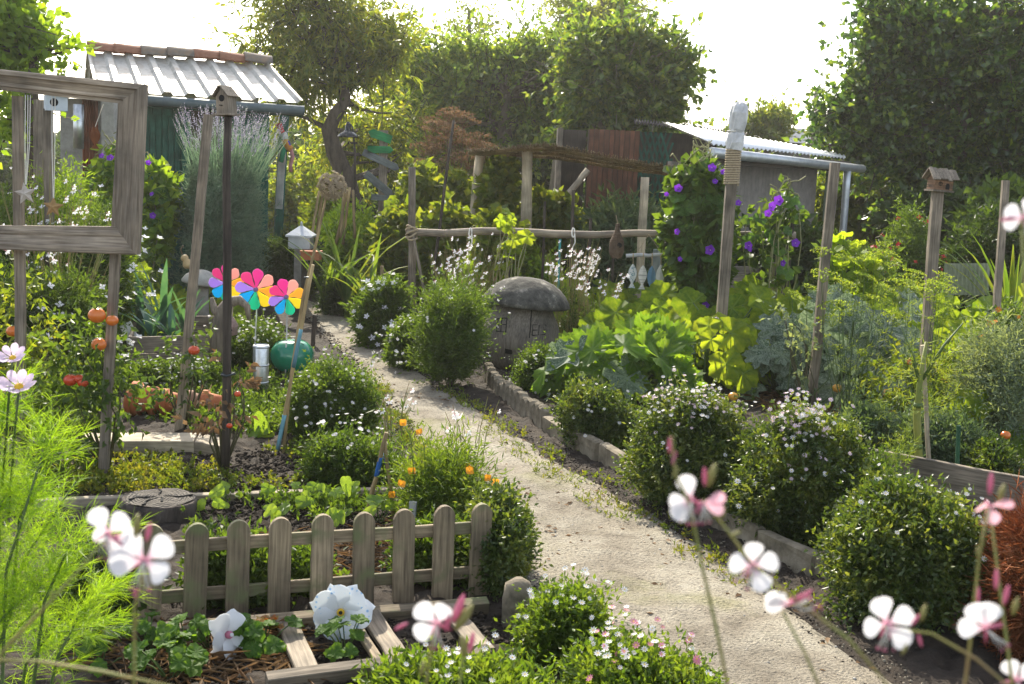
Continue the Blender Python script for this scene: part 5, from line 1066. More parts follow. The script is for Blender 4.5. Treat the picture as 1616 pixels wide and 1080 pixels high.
# ------------------------------------------------------------------ canes, allium head, pinwheels
cn = thing('dried_allium', 'dried round allium head tied on a slanting cane with a blue painted foot', 'dried flower', G(440, 716)); Yk = G(440, 716).y
MB().tube([G(447, 718), P(460, 590, Yk + .03), P(478, 470, Yk + .05), P(500, 380, Yk + .06), P(514, 315, Yk + .06)], [.009, .0085, .008, .0075, .006], 7).build('stalk', BAMBOO, cn, True)
pole('cane', G(437, 716), P(494, 418, Yk - .05), .010, .009, BAMBOO, cn); pole('blue_paint', P(437.5, 712, Yk - .004), P(449, 655, Yk - .013), .0112, .0112, BLUEP, cn, wob=0)
pole('blue_paint', P(463, 580, Yk - .028), P(475, 520, Yk - .038), .0108, .0105, BLUEP, cn, wob=0)
c = np.array(P(524, 294, Yk + .06)); dd = rdir(420); R_ = 22 * S(Yk); b = MB()
for d_ in dd[:150]: b.tube([Vector(c), Vector(c + d_ * R_ * rnd(.75, 1))], .0009, 3, cap=False)
b.build('spoke', STEMB, cn, False, 'stuff'); fp = c + dd * R_ * (.75 + .3 * RNG.random((420, 1))); foliage('floret', cn, star_tris(fp, dd, .012, 5, .7, .4), [L_ALL, L_ALL])
MB().tube([P(486, 438, Yk - .03) + Vector((math.cos(a) * .02, math.sin(a) * .02, 0)) for a in np.linspace(0, 6.3, 10)], .003, 4).build('wire', DARKMET, cn)
WHEEL = [flatmat('blade_' + n, c, .35) for n, c in (('pink', (.75, .12, .32)), ('purple', (.42, .30, .68)), ('blue', (.02, .45, .72)), ('green', (.03, .6, .38)), ('yellow', (.85, .72, .02)), ('orange', (.88, .55, .05)), ('peach', (.85, .45, .38)), ('magenta', (.72, .10, .38)))]
def clearmat(c, n):
    return leaf_mat(n, [c, c], .5, .3, (1.15, 1.15, 1.15))
WHEEL = [clearmat(c, 'blade_' + n) for n, c in (('pink', (.70, .12, .34)), ('purple', (.48, .34, .72)), ('blue', (.02, .48, .75)), ('green', (.03, .60, .40)), ('yellow', (.82, .70, .02)), ('orange', (.85, .52, .05)), ('peach', (.85, .48, .42)), ('magenta', (.72, .10, .40)))]
def blade_mesh(R, mat):
    """teardrop pinwheel blade in local xz, base at origin, tip up; slightly cupped, 3 mm thick edge"""
    n = 10; vs = []; pr = [(0, .06), (.2, .07), (.4, .14), (.6, .25), (.78, .31), (.92, .25), (1, .12)]
    for t, w in pr: vs += [(-w * R * .85, .10 * R * w, t * R), (0, 0, t * R * 1.03), (w * R, -.28 * R * w, t * R * .98)]
    k = len(pr); fs = [(i * 3 + j, i * 3 + j + 1, i * 3 + j + 4, i * 3 + j + 3) for i in range(k - 1) for j in (0, 1)]
    b = MB().add(vs, fs); off = [(x, y + .003, z) for x, y, z in vs]; b.add(off, [f[::-1] for f in fs]); return b.mesh('blade', mat, True)
for (x, y, R, Y, rot, tilt, sx, sy, lab) in ((357, 447, 30, 8.9, .25, -.2, 357, 600, 'rainbow pinwheel half hidden behind the dark nest box pole'), (404, 457, 33, 8.6, .1, .1, 401, 600, 'rainbow pinwheel in the middle of the three, facing straight out'), (452, 469, 30, 8.4, .5, .45, 450, 600, 'rainbow pinwheel nearest the green ball, turned a little sideways')):
    c = P(x, y, Y); r = thing('pinwheel', lab, 'pinwheel', c, 'three rainbow pinwheels'); R_ = R * S(Y)
    for k in range(8):
        o = put('blade', blade_mesh(R_ * .98, WHEEL[k]), r, T(c) @ Matrix.Rotation(tilt, 4, 'Z') @ Matrix.Rotation(-rot - k * math.pi / 4 - (.6), 4, 'Y'))
    MB().lathe([(.002, -.02), (.016, -.018), (.016, .012), (.004, .02)], 12, T(c + Vector((0, -.01, 0))) @ Matrix.Rotation(math.pi / 2, 4, 'X')).build('hub', clearmat((.35, .28, .5), 'hub_plastic'), r, True)
    g = P(sx, sy, Y + .03); g.z = 0; pole('stick', g, c + Vector((0, .03, 0)), .005, .005, WOODW, r, n=6)
m, nt, N, L, b_, o_ = newmat('dotted_white'); uvn = N.new('ShaderNodeTexCoord'); vo = N.new('ShaderNodeTexVoronoi'); vo.inputs['Scale'].default_value = 48; L.new(uvn.outputs['Object'], vo.inputs['Vector'])
rr_ = ramp(N, [(.28, .48, .72), (.45, .62, .80), (.80, .82, .84)], [.08, .2, .27]); L.new(vo.outputs['Distance'], rr_.inputs[0]); L.new(rr_.outputs[0], b_.inputs['Base Color']); b_.inputs['Roughness'].default_value = .4
tt = N.new('ShaderNodeBsdfTranslucent'); L.new(rr_.outputs[0], tt.inputs[0]); mxs = N.new('ShaderNodeMixShader'); mxs.inputs[0].default_value = .35; L.new(b_.outputs[0], mxs.inputs[1]); L.new(tt.outputs[0], mxs.inputs[2]); L.new(mxs.outputs[0], o_.inputs[0]); DOT = m
PLW = leaf_mat('white_foil', [(.74, .74, .76), (.8, .8, .8)], .3, .35, (1, 1, 1))
def curl_blade(R, mat):
    vs = []; pr = np.linspace(0, 1, 9)
    for t in pr:
        w = (.16 + .95 * math.sin(min(1, t * 1.02) * math.pi) ** .8 * .42) if t < 1 else .06; cx = .22 * t; lift = -.30 * math.sin(t * math.pi * .9)
        vs += [(R * (cx - w * .75), R * (lift * .2 + .06), R * t), (R * cx, R * lift * .55, R * t * 1.03), (R * (cx + w), R * (lift * .9 - .10 * t), R * t * .92)]
    k = 9; fs = [(i * 3 + j, i * 3 + j + 1, i * 3 + j + 4, i * 3 + j + 3) for i in range(k - 1) for j in (0, 1)]
    b = MB().add(vs, fs); b.add([(x, y + .002, z) for x, y, z in vs], [f[::-1] for f in fs]); return b.mesh('blade', mat, True)
for (x, y, R, gy, kk, mat, rz, lab) in ((538, 966, 52, 1010, 7, DOT, .1, 'white pinwheel with pale blue dots against the picket fence'), (358, 1002, 44, 1040, 5, PLW, .95, 'plain white pinwheel turned sideways beside the strawberry leaves')):
    g = G(x, gy); c = P(x, y, g.y); r = thing('pinwheel', lab, 'pinwheel', c); s = S(g.y)
    for k in range(kk): put('blade', curl_blade(R * s * rnd(.9, 1.05), mat), r, T(c) @ Matrix.Rotation(rz, 4, 'Z') @ Matrix.Rotation(-.25, 4, 'X') @ Matrix.Rotation(.3 - k * 2 * math.pi / kk, 4, 'Y'))
    Mh = T(c) @ Matrix.Rotation(rz, 4, 'Z') @ Matrix.Rotation(math.pi / 2 - .25, 4, 'X'); hub = MB().lathe([(6 * s, -.004), (6.5 * s, .016), (5 * s, .022)], 14, Mh).build('hub', YEL if kk == 7 else PINKP, r, True); MB().lathe([(3.4 * s, .018), (3 * s, .027)], 12, Mh).build('pin', BLACK if kk == 7 else DOT, hub, True)
    pole('stick', Vector((c.x, c.y + .05, -.02)), c + Vector((0, .03, 0)), .005, .005, WOODW, r, n=6)
# seedling cane pair with blue bands, small canes, label stick
cp = thing('plant_canes', 'two crossed canes with blue painted bands in the seedling bed', 'plant canes', G(590, 822)); g = G(578, 818); Yc_ = g.y
pole('cane', g, P(610, 683, Yc_), .011, .010, BAMBOO, cp); pole('cane', G(622, 824), P(607, 690, Yc_ + .02), .009, .008, BAMBOO, cp)
pole('blue_band', P(594, 752, Yc_ - .002), P(601, 722, Yc_ - .002), .0118, .0118, DKBLUE, cp, wob=0); pole('blue_band', P(611, 735, Yc_ + .015), P(608, 716, Yc_ + .015), .0098, .0098, DKBLUE, cp, wob=0); pole('red_tip', g, P(581, 806, Yc_), .0118, .0116, REDP, cp, wob=0)
stake('marker_post', 'short pale grey peg just behind the picket fence top', (652, 792), (648, 845), .032, mat=WOODW)
stake('red_cane', 'pale cane with a red painted foot beside the fennel stalk', (1456, 545), (1468, 768), .022, mat=WOODL)
pole_ = pole('red_band', P(1466, 765, G(1468, 768).y - .008), P(1464.5, 728, G(1468, 768).y - .008), .0145, .0145, REDP, None, wob=0); tags(pole_, 'red painted sleeve on the foot of the pale cane', 'paint band')
stake('green_stake', 'short dark green plant stake before the long grey bed board', (1513, 672), (1509, 782), .02, mat=STAKEG)
stake('path_peg', 'thin brown peg beside the far path edge', (497, 497), (494, 545), .035, mat=WOODD)
for x, y0, y1, w, m, lab in ((905, 300, 436, .03, WOODD, 'brown stick behind the rail left of the wicker nest'), (860, 318, 440, .025, WOODD, 'dark thin stick under the reed canopy beside the big pale pole'), (932, 345, 450, .03, WOODD, 'dark stick right of the pale pole below the rail'), (968, 400, 485, .025, WOODD, 'dark stick below the wicker nest'), (805, 370, 450, .03, WOODD, 'dark stick just left of the middle canopy pole'), (884, 378, 452, .022, TEALP, 'thin turquoise painted stick behind the wooden mushroom'), (1037, 394, 458, .07, GB, 'short grey blue post behind the fish mobile'), (1222, 415, 480, .03, WOODD, 'dark leaning stick below the right morning glory'), (603, 420, 535, .03, BAMBOO, 'pale stick in the white phlox by the path')):
    Y = 11.3 if x not in (603,) else 10.4
    stake('garden_stick', lab, (x, y0), (x - 3, y1), w, mat=m, Yb=Y)

# ------------------------------------------------------------------ big leaved plants: every leaf is a part sharing a few meshes
def lobed_mesh(name, mat, lobes=5, depth=.35, serr=.05, cup=.18, wave=.06, nv=40, rings=(.35, .7, 1.0), heart=.25, lng=1.0):
    """leaf of unit radius in local xy, stalk at origin, tip towards +y; uv.x = distance to nearest main vein"""
    vs = [(0, 0, 0)]; uv = [(0, 0)]; ph = rnd(0, 6); gap = math.radians(14 if heart else 0)
    ang = np.linspace(-math.pi + gap, math.pi - gap, nv)
    va = np.linspace(-math.pi * .72, math.pi * .72, lobes)
    for r in rings:
        for i, a in enumerate(ang):
            d = np.min(np.abs(a - va)); sp = (va[1] - va[0]) / 2
            rad = 1 - depth * (min(1, d / sp)) ** 1.4; rad *= (1 - heart * (abs(a) / math.pi) ** 2)
            rr = r * (rad if r > .5 else 1 - heart * (abs(a) / math.pi) ** 2) ** (r)
            if r == rings[-1]: rr *= 1 + serr * (1 if i % 2 else -1)
            z = cup * rr * rr * .6 - .12 * rr + wave * rr * math.sin(a * 5 + ph) + .05 * r * math.cos(math.pi * min(1, d / sp)) * -1
            vs.append((rr * math.sin(a), rr * math.cos(a) * lng, z)); uv.append((rr * math.sin(d), rr))
    n = nv; f = [(0, 1 + i, 2 + i) for i in range(n - 1)]
    for k in range(len(rings) - 1):
        for i in range(n - 1):
            a = 1 + k * n + i; f += [(a, a + n, a + n + 1), (a, a + n + 1, a + 1)]
    return npmesh(name, vs, f, mat, smooth=True, uv=uv)
def variants(mat, k=4, **kw): return [lobed_mesh('leaf', mat, wave=rnd(.06, .17), cup=rnd(-.2, .55), **kw) for _ in range(k)]
M_COURG = variants(B_COURG, 5, lobes=7, depth=.30, serr=.085, nv=54); M_SQUASH = variants(B_SQUASH, 5, lobes=5, depth=.20, serr=.035, nv=36)
M_MILD = variants(B_MILD, 5, lobes=7, depth=.38, serr=.05, nv=42); M_VINE = variants(B_SQUASH, 4, lobes=5, depth=.3, serr=.06, nv=30)
M_GRAPE = variants(leaf_mat('raspberry_leaf', [(.05, .09, .015), (.09, .13, .02), (.17, .18, .03)], .5, vein=(.12, .18, .04)), 4, lobes=5, depth=.3, serr=.07, nv=30)
M_HEART = variants(B_HEART, 4, lobes=3, depth=.05, serr=.0, nv=20, heart=.1, rings=(.5, 1.0), lng=1.1)
M_OVAL = variants(B_SEED, 4, lobes=3, depth=.35, serr=.0, nv=18, heart=.0, rings=(.5, 1.0), lng=1.5); M_STRAWB = variants(B_STRAW, 3, lobes=3, depth=.5, serr=.06, nv=30, heart=.25)
M_STRED = variants(L_RED, 2, lobes=3, depth=.5, serr=.06, nv=30, heart=.25)
M_OVALB = variants(B_HEART, 3, lobes=3, depth=.35, serr=.02, nv=18, heart=0, rings=(.5, 1.0), lng=1.6)
def leaf_at(parent, me, p, nrm, yaw, R):
    z = Vector(nrm).normalized(); y = Vector((math.sin(yaw), math.cos(yaw), 0)); y = (y - z * y.dot(z)).normalized(); x = y.cross(z)
    M = Matrix((x, y, z)).transposed().to_4x4(); M.translation = Vector(p); return put('leaf', me, parent, M @ Matrix.Scale(R, 4))
FLOWER_ME = {}
def funnel(name, mat, R, depth, lobes=5, centre=None):
    b = MB(); n = 20; vs = []
    for r, z in ((.08, 0), (.14, depth * .5), (.42, depth * .85), (1, depth)):
        for j in range(n):
            a = 2 * math.pi * j / n; q = r * (1 + (.12 * math.cos(lobes * a) if r > .3 else 0)); vs.append((R * q * math.cos(a), R * q * math.sin(a), R * z + (R * .08 * math.cos(lobes * a) if r == 1 else 0)))
    b.add(vs, [(i * n + j, i * n + (j + 1) % n, (i + 1) * n + (j + 1) % n, (i + 1) * n + j) for i in range(3) for j in range(n)])
    if centre: b.add([(R * .1 * math.cos(a), R * .1 * math.sin(a), R * depth * .7) for a in np.linspace(0, 6.28, 8, False)], [tuple(range(8))], 1)
    return b.mesh(name, [mat] + ([centre] if centre else []), True)
def face(p, n, R=1, roll=0):
    z = Vector(n).normalized(); x = z.orthogonal().normalized(); y = z.cross(x); M = Matrix((x, y, z)).transposed().to_4x4(); M.translation = Vector(p); return M @ Matrix.Rotation(roll, 4, 'Z') @ Matrix.Scale(R, 4)
def bigplant(name, label, cat_, base, rx, ry, hz, n, meshes, R, stem=.008, flowers=None, group=None, tilt=.7, front=0, hmin=.15, mat=STEMG):
    base = Vector(base); r = thing(name, label, cat_, base, group); b = MB()
    for i in range(n):
        a = rnd(0, 6.283); q = math.sqrt(rnd(.02, 1)); x, y = rx * q * math.cos(a), ry * q * math.sin(a)
        if front and rnd(0, 1) < front: y = -abs(y)
        z = hz * (1 - .55 * q * q) * rnd(hmin, 1.0) + .04; p = base + Vector((x, y, z)); rr = R * rnd(.6, 1.15)
        nn = Vector((x / rx * tilt * rnd(.4, 1.3) + rnd(-.3, .3), y / ry * tilt * rnd(.1, .7) - .8 + rnd(-.45, .3), .75))
        leaf_at(r, random.choice(meshes), p, nn, math.atan2(x, y) + rnd(-.6, .6), rr)
        m = base + Vector((x * .55, y * .55, z * .75)); b.tube([base + Vector((x * .15, y * .15, 0)), m, p], [stem, stem * .8, stem * .5], 5)
    b.build('stalk', mat, r, True, 'stuff')
    if flowers:
        for (px, py, me, s_) in flowers:
            Y = base.y - ry * .6; p = P(px, py, Y); put('flower', me, r, face(p, (rnd(-.3, .3), -1, .5), s_))
    return r
SQF = funnel('flower', YELP, 1, .7)
gz_ = G(975, 690); Yz = 8.15
bigplant('courgette_plant', 'big bright courgette plant with deeply cut leaves behind the daisy edging', 'courgette plant', (P(985, 640, Yz + .1).x, Yz + .25, 0), .56, .46, .50, 64, M_COURG + M_COURG + M_MILD[:2], .19, .011, [(1010, 615, SQF, .05)], front=.45)
r = bpy.data.objects['courgette_plant']
for (x, y, R, yaw, nn, m) in ((862, 665, .20, -2.2, (-.75, -.8, .35), M_MILD[0]), (900, 640, .20, -2.0, (-.5, -.6, .7), M_COURG[1]), (858, 585, .17, -1.6, (-.8, -.2, .5), M_COURG[0]), (935, 552, .20, -.4, (-.25, -.5, .6), M_COURG[2]), (985, 545, .19, .3, (.2, -.3, .8), M_COURG[3]), (1040, 565, .20, 1.2, (.5, -.2, .7), M_COURG[1]), (1080, 600, .20, 1.7, (.7, -.2, .6), M_COURG[4]), (900, 560, .20, -1.2, (-.5, -.3, .7), M_MILD[1])):
    leaf_at(r, m, P(x, y, Yz - .25 + .15 * abs(nn[0])), nn, yaw, R)
for i, (x, y, Y, rx, ry, h, n, ms, R, lab) in enumerate((
    (1150, 600, 9.3, .55, .5, .75, 34, M_SQUASH, .17, 'lime green squash plant just right of the rope wound post'),
    (1225, 560, 9.9, .6, .5, .7, 34, M_SQUASH, .17, 'yellowing squash plant between the rope post and the tall grey stake'),
    (1240, 600, 8.8, .45, .4, .55, 26, M_MILD, .16, 'mildewed grey squash plant left of the tall grey stake'),
    (1345, 620, 8.6, .55, .45, .75, 40, M_MILD, .20, 'large mildewed grey squash plant right of the tall grey stake'),
    (1410, 590, 9.2, .5, .45, .7, 30, M_MILD, .19, 'dusty green squash plant below the bird house post'),
    (1400, 500, 11.2, .7, .6, .6, 34, M_SQUASH, .19, 'bright squash plant in front of the bird house'),
    (1530, 520, 10.4, .7, .6, .6, 36, M_SQUASH, .19, 'bright squash plant beside the far right grey stake'),
    (1610, 500, 10.6, .6, .6, .6, 26, M_SQUASH, .19, 'bright squash plant cut by the right photo edge'),
    (925, 470, 11.4, .7, .5, .5, 34, M_VINE, .15, 'yellow green pumpkin vine behind the wooden mushroom cap'),
    (1030, 470, 11.0, .75, .5, .55, 40, M_VINE, .16, 'yellow green pumpkin vine under the fish mobile'),
    (1075, 510, 10.0, .55, .5, .6, 36, M_SQUASH, .16, 'yellow green squash plant left of the rope post'),
    (1160, 480, 11.3, .6, .5, .55, 32, M_VINE, .17, 'bright pumpkin vine at the foot of the morning glory'),
    (1290, 480, 11.8, .7, .6, .5, 30, M_VINE, .17, 'bright vine leaves below the tall yellow green leaves'),
    (1010, 530, 9.3, .45, .4, .62, 24, M_SQUASH, .16, 'lime squash plant rising just behind the courgette plant'),
    (1120, 560, 8.7, .4, .35, .66, 24, M_SQUASH, .15, 'lime squash leaves against the foot of the rope wound post'),
    (1200, 520, 9.5, .5, .4, .72, 30, M_SQUASH, .16, 'yellow green squash leaves midway between the two tall posts'),
    (1480, 560, 8.8, .5, .4, .62, 26, M_SQUASH, .16, 'lime squash leaves behind the thick fennel stalk'),
    (1610, 690, 7.1, .4, .35, .45, 16, M_SQUASH, .14, 'squash leaves at the right photo edge above the bed board'),
    (230, 460, 11.6, .6, .4, .55, 34, M_VINE, .13, 'leafy vine patch behind the leeks'),
    (330, 480, 11.0, .45, .35, .45, 24, M_VINE, .13, 'leafy vine patch right of the leeks below the stone cap'),
    (175, 400, 9.6, .6, .4, .8, 30, M_VINE, .10, 'yellowish leaf vine below the hanging frame'))):
    bigplant('squash_plant', lab, 'squash plant', (P(x, 500, Y).x, Y, 0), rx, ry, h, n, ms, R, .009, [(1085, 570, SQF, .06)] if i == 10 else None, 'squash and pumpkin plants')
# squash fruits
def fruit(name, lab, px, R, Y, mat, sq=.85, cat_='squash'):
    c = P(*px, Y); r = thing(name, lab, cat_, c); s = S(Y) * R; b = MB(); vs = []; n = 20
    pr = [(math.sin(a), -math.cos(a)) for a in np.linspace(.15, math.pi - .15, 9)]
    for rr, z in pr: vs += [(c.x + s * rr * (1 + .03 * math.cos(6 * 2 * math.pi * j / n)) * math.cos(2 * math.pi * j / n), c.y + s * rr * math.sin(2 * math.pi * j / n), c.z + s * sq * z) for j in range(n)]
    b.add(vs, [(i * n + j, i * n + (j + 1) % n, (i + 1) * n + (j + 1) % n, (i + 1) * n + j) for i in range(8) for j in range(n)] + [tuple(range(n - 1, -1, -1)), tuple(range(8 * n, 9 * n))]); b.build('skin', mat, r, True)
    MB().tube([c + up_ * s * sq * .9, c + up_ * s * (sq + .3) + Vector((.2 * s, 0, 0))], [s * .14, s * .1], 6).build('stalk', STEMG, r, True); return r
TOMR = rough_mat('tomato_red', [(.55, .05, .015), (.62, .09, .02)], 6, .25, 0, 0, spec=.6); TOMO = rough_mat('tomato_orange', [(.65, .13, .015), (.70, .20, .03)], 6, .25, 0, 0, spec=.6); TOMY = rough_mat('tomato_amber', [(.65, .28, .03), (.7, .36, .06)], 6, .3, 0, 0)
fruit('small_squash', 'small orange fruit in the dusty squash leaves right of the tall stake', (1321, 613), 8, 8.1, TOMY); fruit('small_squash', 'orange fruit on the dry vine left of the fennel stalk', (1399, 620), 7, 7.5, TOMY); fruit('small_squash', 'orange fruit high beside the fennel stalk', (1437, 571), 7, 7.5, TOMO)
fruit('small_squash', 'orange fruit low at the right edge above the bed board', (1587, 687), 8, 6.6, TOMO); fruit('small_squash', 'pale amber fruit behind the daisy hedge', (1157, 626), 8, 8.0, TOMY); fruit('small_squash', 'amber fruit beside the dusty squash leaves at the foot of the fennel', (1493, 599), 7, 7.5, TOMY)
# ------------------------------------------------------------------ climbers
def climber(name, label, blobs, n, meshes, R, fl=(), fill=None, Y=None, K=0, base=None, leafname='leaf', tend=0):
    c = blobs[0]; base = Vector(base) if base else Vector((c[0], c[1], 0)); r = thing(name, label, 'climbing plant', base)
    p, nm = blob_points(blobs, n, .8); b = MB()
    for q, k in zip(p, nm):
        leaf_at(r, random.choice(meshes), q, (k[0] * .7 + rnd(-.4, .4), k[1] * .8 - .5 + rnd(-.3, .3), .55 + rnd(-.3, .3)), rnd(0, 6.28) if rnd(0, 1) < .3 else math.pi + rnd(-.8, .8), R * rnd(.6, 1.2))
    branches(b, base, [p[i] for i in RNG.choice(n, min(n, 16), False)], .010, .003, 5, .1)
    for i in range(tend):
        q = Vector(p[int(np.argmax(p[:, 2] + RNG.normal(size=n) * .15))]); a = rnd(0, 6)
        b.tube([q + Vector((math.cos(a + t * 5) * .05 * (1 + t), math.sin(a + t * 5) * .04, t * rnd(.14, .26))) for t in np.linspace(0, 1, 9)], .006, 4)
    b.build('stem', rough_mat('vine_stem', [(.20, .20, .08), (.34, .32, .16)], 20, .8, 0, 0), r, True, 'stuff')
    if fill:
        fp, fnm = blob_points(blobs, K, .45); pos, ax = sprig(fp, fnm, .08, 4, .1, droop=.3); foliage('foliage', r, leaf_tris(pos, ax, R * 1.3, R), fill)
    for (px, py, Yq, s_) in fl: put('flower', MGF, r, face(P(px, py, Yq), (rnd(-.7, .7), -1, rnd(-.2, .7)), S(Yq) * s_ * .72))
    return r
MGF = funnel('flower', PURP, 1, .9, 5, PINKW)
Yv = 10.2
climber('morning_glory', 'tall column of purple flowered morning glory beside the rope post', [B(*q, Yv, .22) for q in ((1095, 310, 32, 40), (1085, 370, 36, 50), (1110, 420, 34, 50), (1100, 275, 30, 20), (1128, 340, 22, 60), (1110, 470, 30, 36))], 190, M_HEART, .075,
        [(x, y, Yv - .28, s_) for x, y, s_ in ((1124, 266, 9), (1142, 274, 7), (1070, 299, 9), (1128, 288, 6), (1052, 307, 5), (1066, 366, 7), (1123, 396, 11), (1071, 410, 6), (1113, 482, 8))], L_MID, Yv, 700, (P(1105, 480, Yv).x, Yv, 0), tend=16)
climber('morning_glory', 'smaller purple flowered morning glory climbing the right rail post', [B(*q, Yv, .16) for q in ((1230, 345, 26, 30), (1200, 385, 30, 26), (1245, 320, 14, 18), (1185, 360, 18, 20), (1225, 420, 20, 30))], 46, M_HEART, .06,
        [(x, y, Yv - .2, s_) for x, y, s_ in ((1231, 316, 11), (1214, 326, 10), (1212, 336, 8), (1183, 388, 9), (1180, 394, 7), (1255, 384, 9), (1233, 415, 7), (1165, 322, 7))], L_MID, Yv, 90, (P(1225, 470, Yv).x, Yv, 0), tend=4)
climber('morning_glory', 'purple flowered creeper on the shed wall behind the hanging frame', [B(*q, 11.8, .25) for q in ((240, 290, 24, 30), (250, 330, 26, 40), (235, 380, 26, 40), (185, 260, 20, 26), (170, 300, 26, 40))], 120, M_HEART, .075,
        [(x, y, 11.5, s_) for x, y, s_ in ((175, 252, 8), (162, 248, 6), (233, 258, 6), (242, 340, 7), (241, 308, 5))], L_LIME, 11.8, 500, (P(230, 400, 11.8).x, 11.8, 0), tend=6)
for x, y0, w, h, Y, lab, n in ((660, 330, 34, 60, 13.6, 'raspberry canes left of the canopy in half shade', 80), (630, 380, 30, 50, 13.0, 'yellowing raspberry canes behind the left rail post', 60), (700, 380, 40, 50, 12.6, 'raspberry canes under the left part of the rail', 80), (785, 300, 20, 40, 13.4, 'tall raspberry cane between the two left canopy poles', 46), (790, 385, 34, 36, 11.8, 'grape like leaves behind the rail near the big pale pole', 60), (868, 345, 44, 36, 13.4, 'raspberry canes under the middle of the canopy', 80), (720, 320, 30, 40, 14.5, 'leafy bean canes behind the left canopy pole', 60)):
    climber('raspberry_cane', lab, [B(x, y0, w, h, Y, .3), B(x + rnd(-14, 14), y0 + h * .7, w * .9, h * .6, Y, .3), B(x + rnd(-18, 18), y0 - h * .6, w * .5, h * .5, Y, .2)], n, M_GRAPE, .085, (), L_YEL, Y, 420)
gl = climber('courgette_vine', 'pale green vine shoots climbing over the rail by the white string', [B(x, y, w, h, 10.5, .12) for x, y, w, h in ((795, 345, 22, 14), (815, 375, 24, 18), (800, 400, 26, 22))], 22, M_VINE, .085, ())
# ------------------------------------------------------------------ daisy hedges and shrubs
DAISY = [WHITEP, YEL]; PDAISY = [PINKW, YEL]; RED2 = [REDF, REDF]; WH2 = [WHITEP, WHITEP]; OR2 = [flatmat('marigold', (.75, .22, .01)), YEL]; PK2 = [PINKP, PINKP]
LF = (.022, .011)
bush('daisy_hedge', 'dense clipped hedge topped with tiny daisies, left of the pair by the path', 'hedge', (1000, 1192, 624, 812), L_BOX, LF, 7500, 6, .07, ((110, .011, 8, DAISY, 'top'), (90, .011, 8, PDAISY, 'top')), 'daisy hedges along the path', q=.45, sq=3.2)
bush('daisy_hedge', 'largest rounded daisy hedge in the middle of the right path edge', 'hedge', (1138, 1360, 645, 860), L_BOX, LF, 9500, 6, .07, ((90, .011, 8, DAISY, 'top'), (110, .0115, 8, PDAISY, 'top'), (40, .013, 8, DAISY, 'front')), 'daisy hedges along the path', q=.45)
bush('box_hedge', 'low dark leafy bush without flowers nearest the lower right corner', 'hedge', (1315, 1550, 772, 985), L_BOX, (.024, .012), 9500, 6, .07, ((26, .011, 8, DAISY, 'top'),), 'daisy hedges along the path', q=.45)
bush('daisy_bush', 'low spreading daisy bush under the courgette plant', 'daisy bush', (880, 1010, 610, 712), L_BOX, LF, 3600, 6, .08, ((34, .011, 8, DAISY, 'front'), (8, .014, 5, PK2, 'front')), depth=.6)
bush('daisy_bush', 'daisy bush in front of the wooden mushroom', 'daisy bush', (812, 905, 548, 632), L_MID, LF, 2800, 6, .10, ((60, .011, 8, DAISY, 'front'),), depth=.45, Y=8.35)
bush('daisy_bush', 'tall airy daisy bush left of the wooden mushroom', 'daisy bush', (650, 775, 455, 612), L_MID, (.035, .009), 2300, 8, .19, ((42, .011, 8, DAISY, 'front'), (12, .014, 5, WH2, 'top')), depth=.7, sq=2.0, gap=.45, up=1.2, wild=.8, lumps=7, q=.7)
bush('daisy_bush', 'rounded daisy bush on the left path edge below the green ball', 'daisy bush', (450, 600, 572, 702), L_MID, LF, 6500, 6, .09, ((45, .011, 8, DAISY, 'front'), (20, .011, 8, DAISY, 'top')), q=.5, sq=2.1)
bush('phlox', 'leafy plant with white flower heads on the right edge of the far path', 'phlox', (560, 650, 440, 550), L_MID, (.06, .018), 2600, 6, .12, ((26, .028, 5, WH2, 'top'),), depth=.6, sq=2.1)
bush('green_shrub', 'small dark round shrub where the far path disappears', 'shrub', (508, 575, 430, 500), L_DARK, (.05, .02), 2400, 6, .1, depth=.6)
bush('green_shrub', 'small round shrub between the phlox and the tall daisy bush', 'shrub', (612, 680, 505, 585), L_MID, (.04, .015), 2400, 6, .1, ((26, .014, 8, DAISY, 'front'),), depth=.6)
bush('green_shrub', 'dark dense shrub behind the pinwheels at the foot of the lavender', 'shrub', (412, 505, 372, 470), L_DARK, (.06, .02), 2600, 6, .12, depth=.7)
bush('box_hedge', 'leafy bush wrapped round the right end of the picket fence', 'hedge', (750, 824, 775, 962), L_BOX, LF, 4600, 6, .07, q=.5, depth=.9, Y=4.3, ry=.22)
bush('leafy_weed', 'low leafy weeds growing through the right pickets', 'plant', (620, 800, 830, 950), L_MID, (.03, .014), 2600, 6, .09, Y=4.45, ry=.14)
bush('leafy_weed', 'low leafy weeds behind the middle pickets', 'plant', (440, 500, 868, 960), L_MID, (.03, .014), 900, 6, .09, Y=4.25, ry=.10)
bush('leafy_weed', 'dense low weeds behind the left pickets', 'plant', (300, 440, 852, 968), L_MID, (.03, .015), 2200, 6, .08, Y=4.1, ry=.1)
bush('leafy_weed', 'dark low weeds left of the picket fence', 'plant', (90, 235, 868, 1005), L_DARK, (.035, .017), 2600, 6, .09, Y=3.85, ry=.2)
bush('daisy_bush', 'small lit daisy bush on the bottom left edge of the path', 'daisy bush', (822, 968, 925, 1050), L_FRONT, (.022, .010), 4200, 6, .08, ((24, .011, 8, DAISY, 'top'),), q=.55)
bush('daisy_bush', 'low pink and white daisy mat at the bottom edge of the photo', 'daisy bush', (880, 1130, 1018, 1150), L_FRONT, (.022, .010), 5000, 6, .07, ((46, .012, 8, DAISY, 'top'), (24, .012, 8, [PINKP, YEL], 'top')), q=.5)
bush('daisy_bush', 'bright leafy mat filling the bottom edge before the ladder', 'daisy bush', (560, 880, 1045, 1180), L_FRONT, (.03, .011), 4200, 6, .08, ((22, .010, 8, DAISY, 'top'),), q=.5)
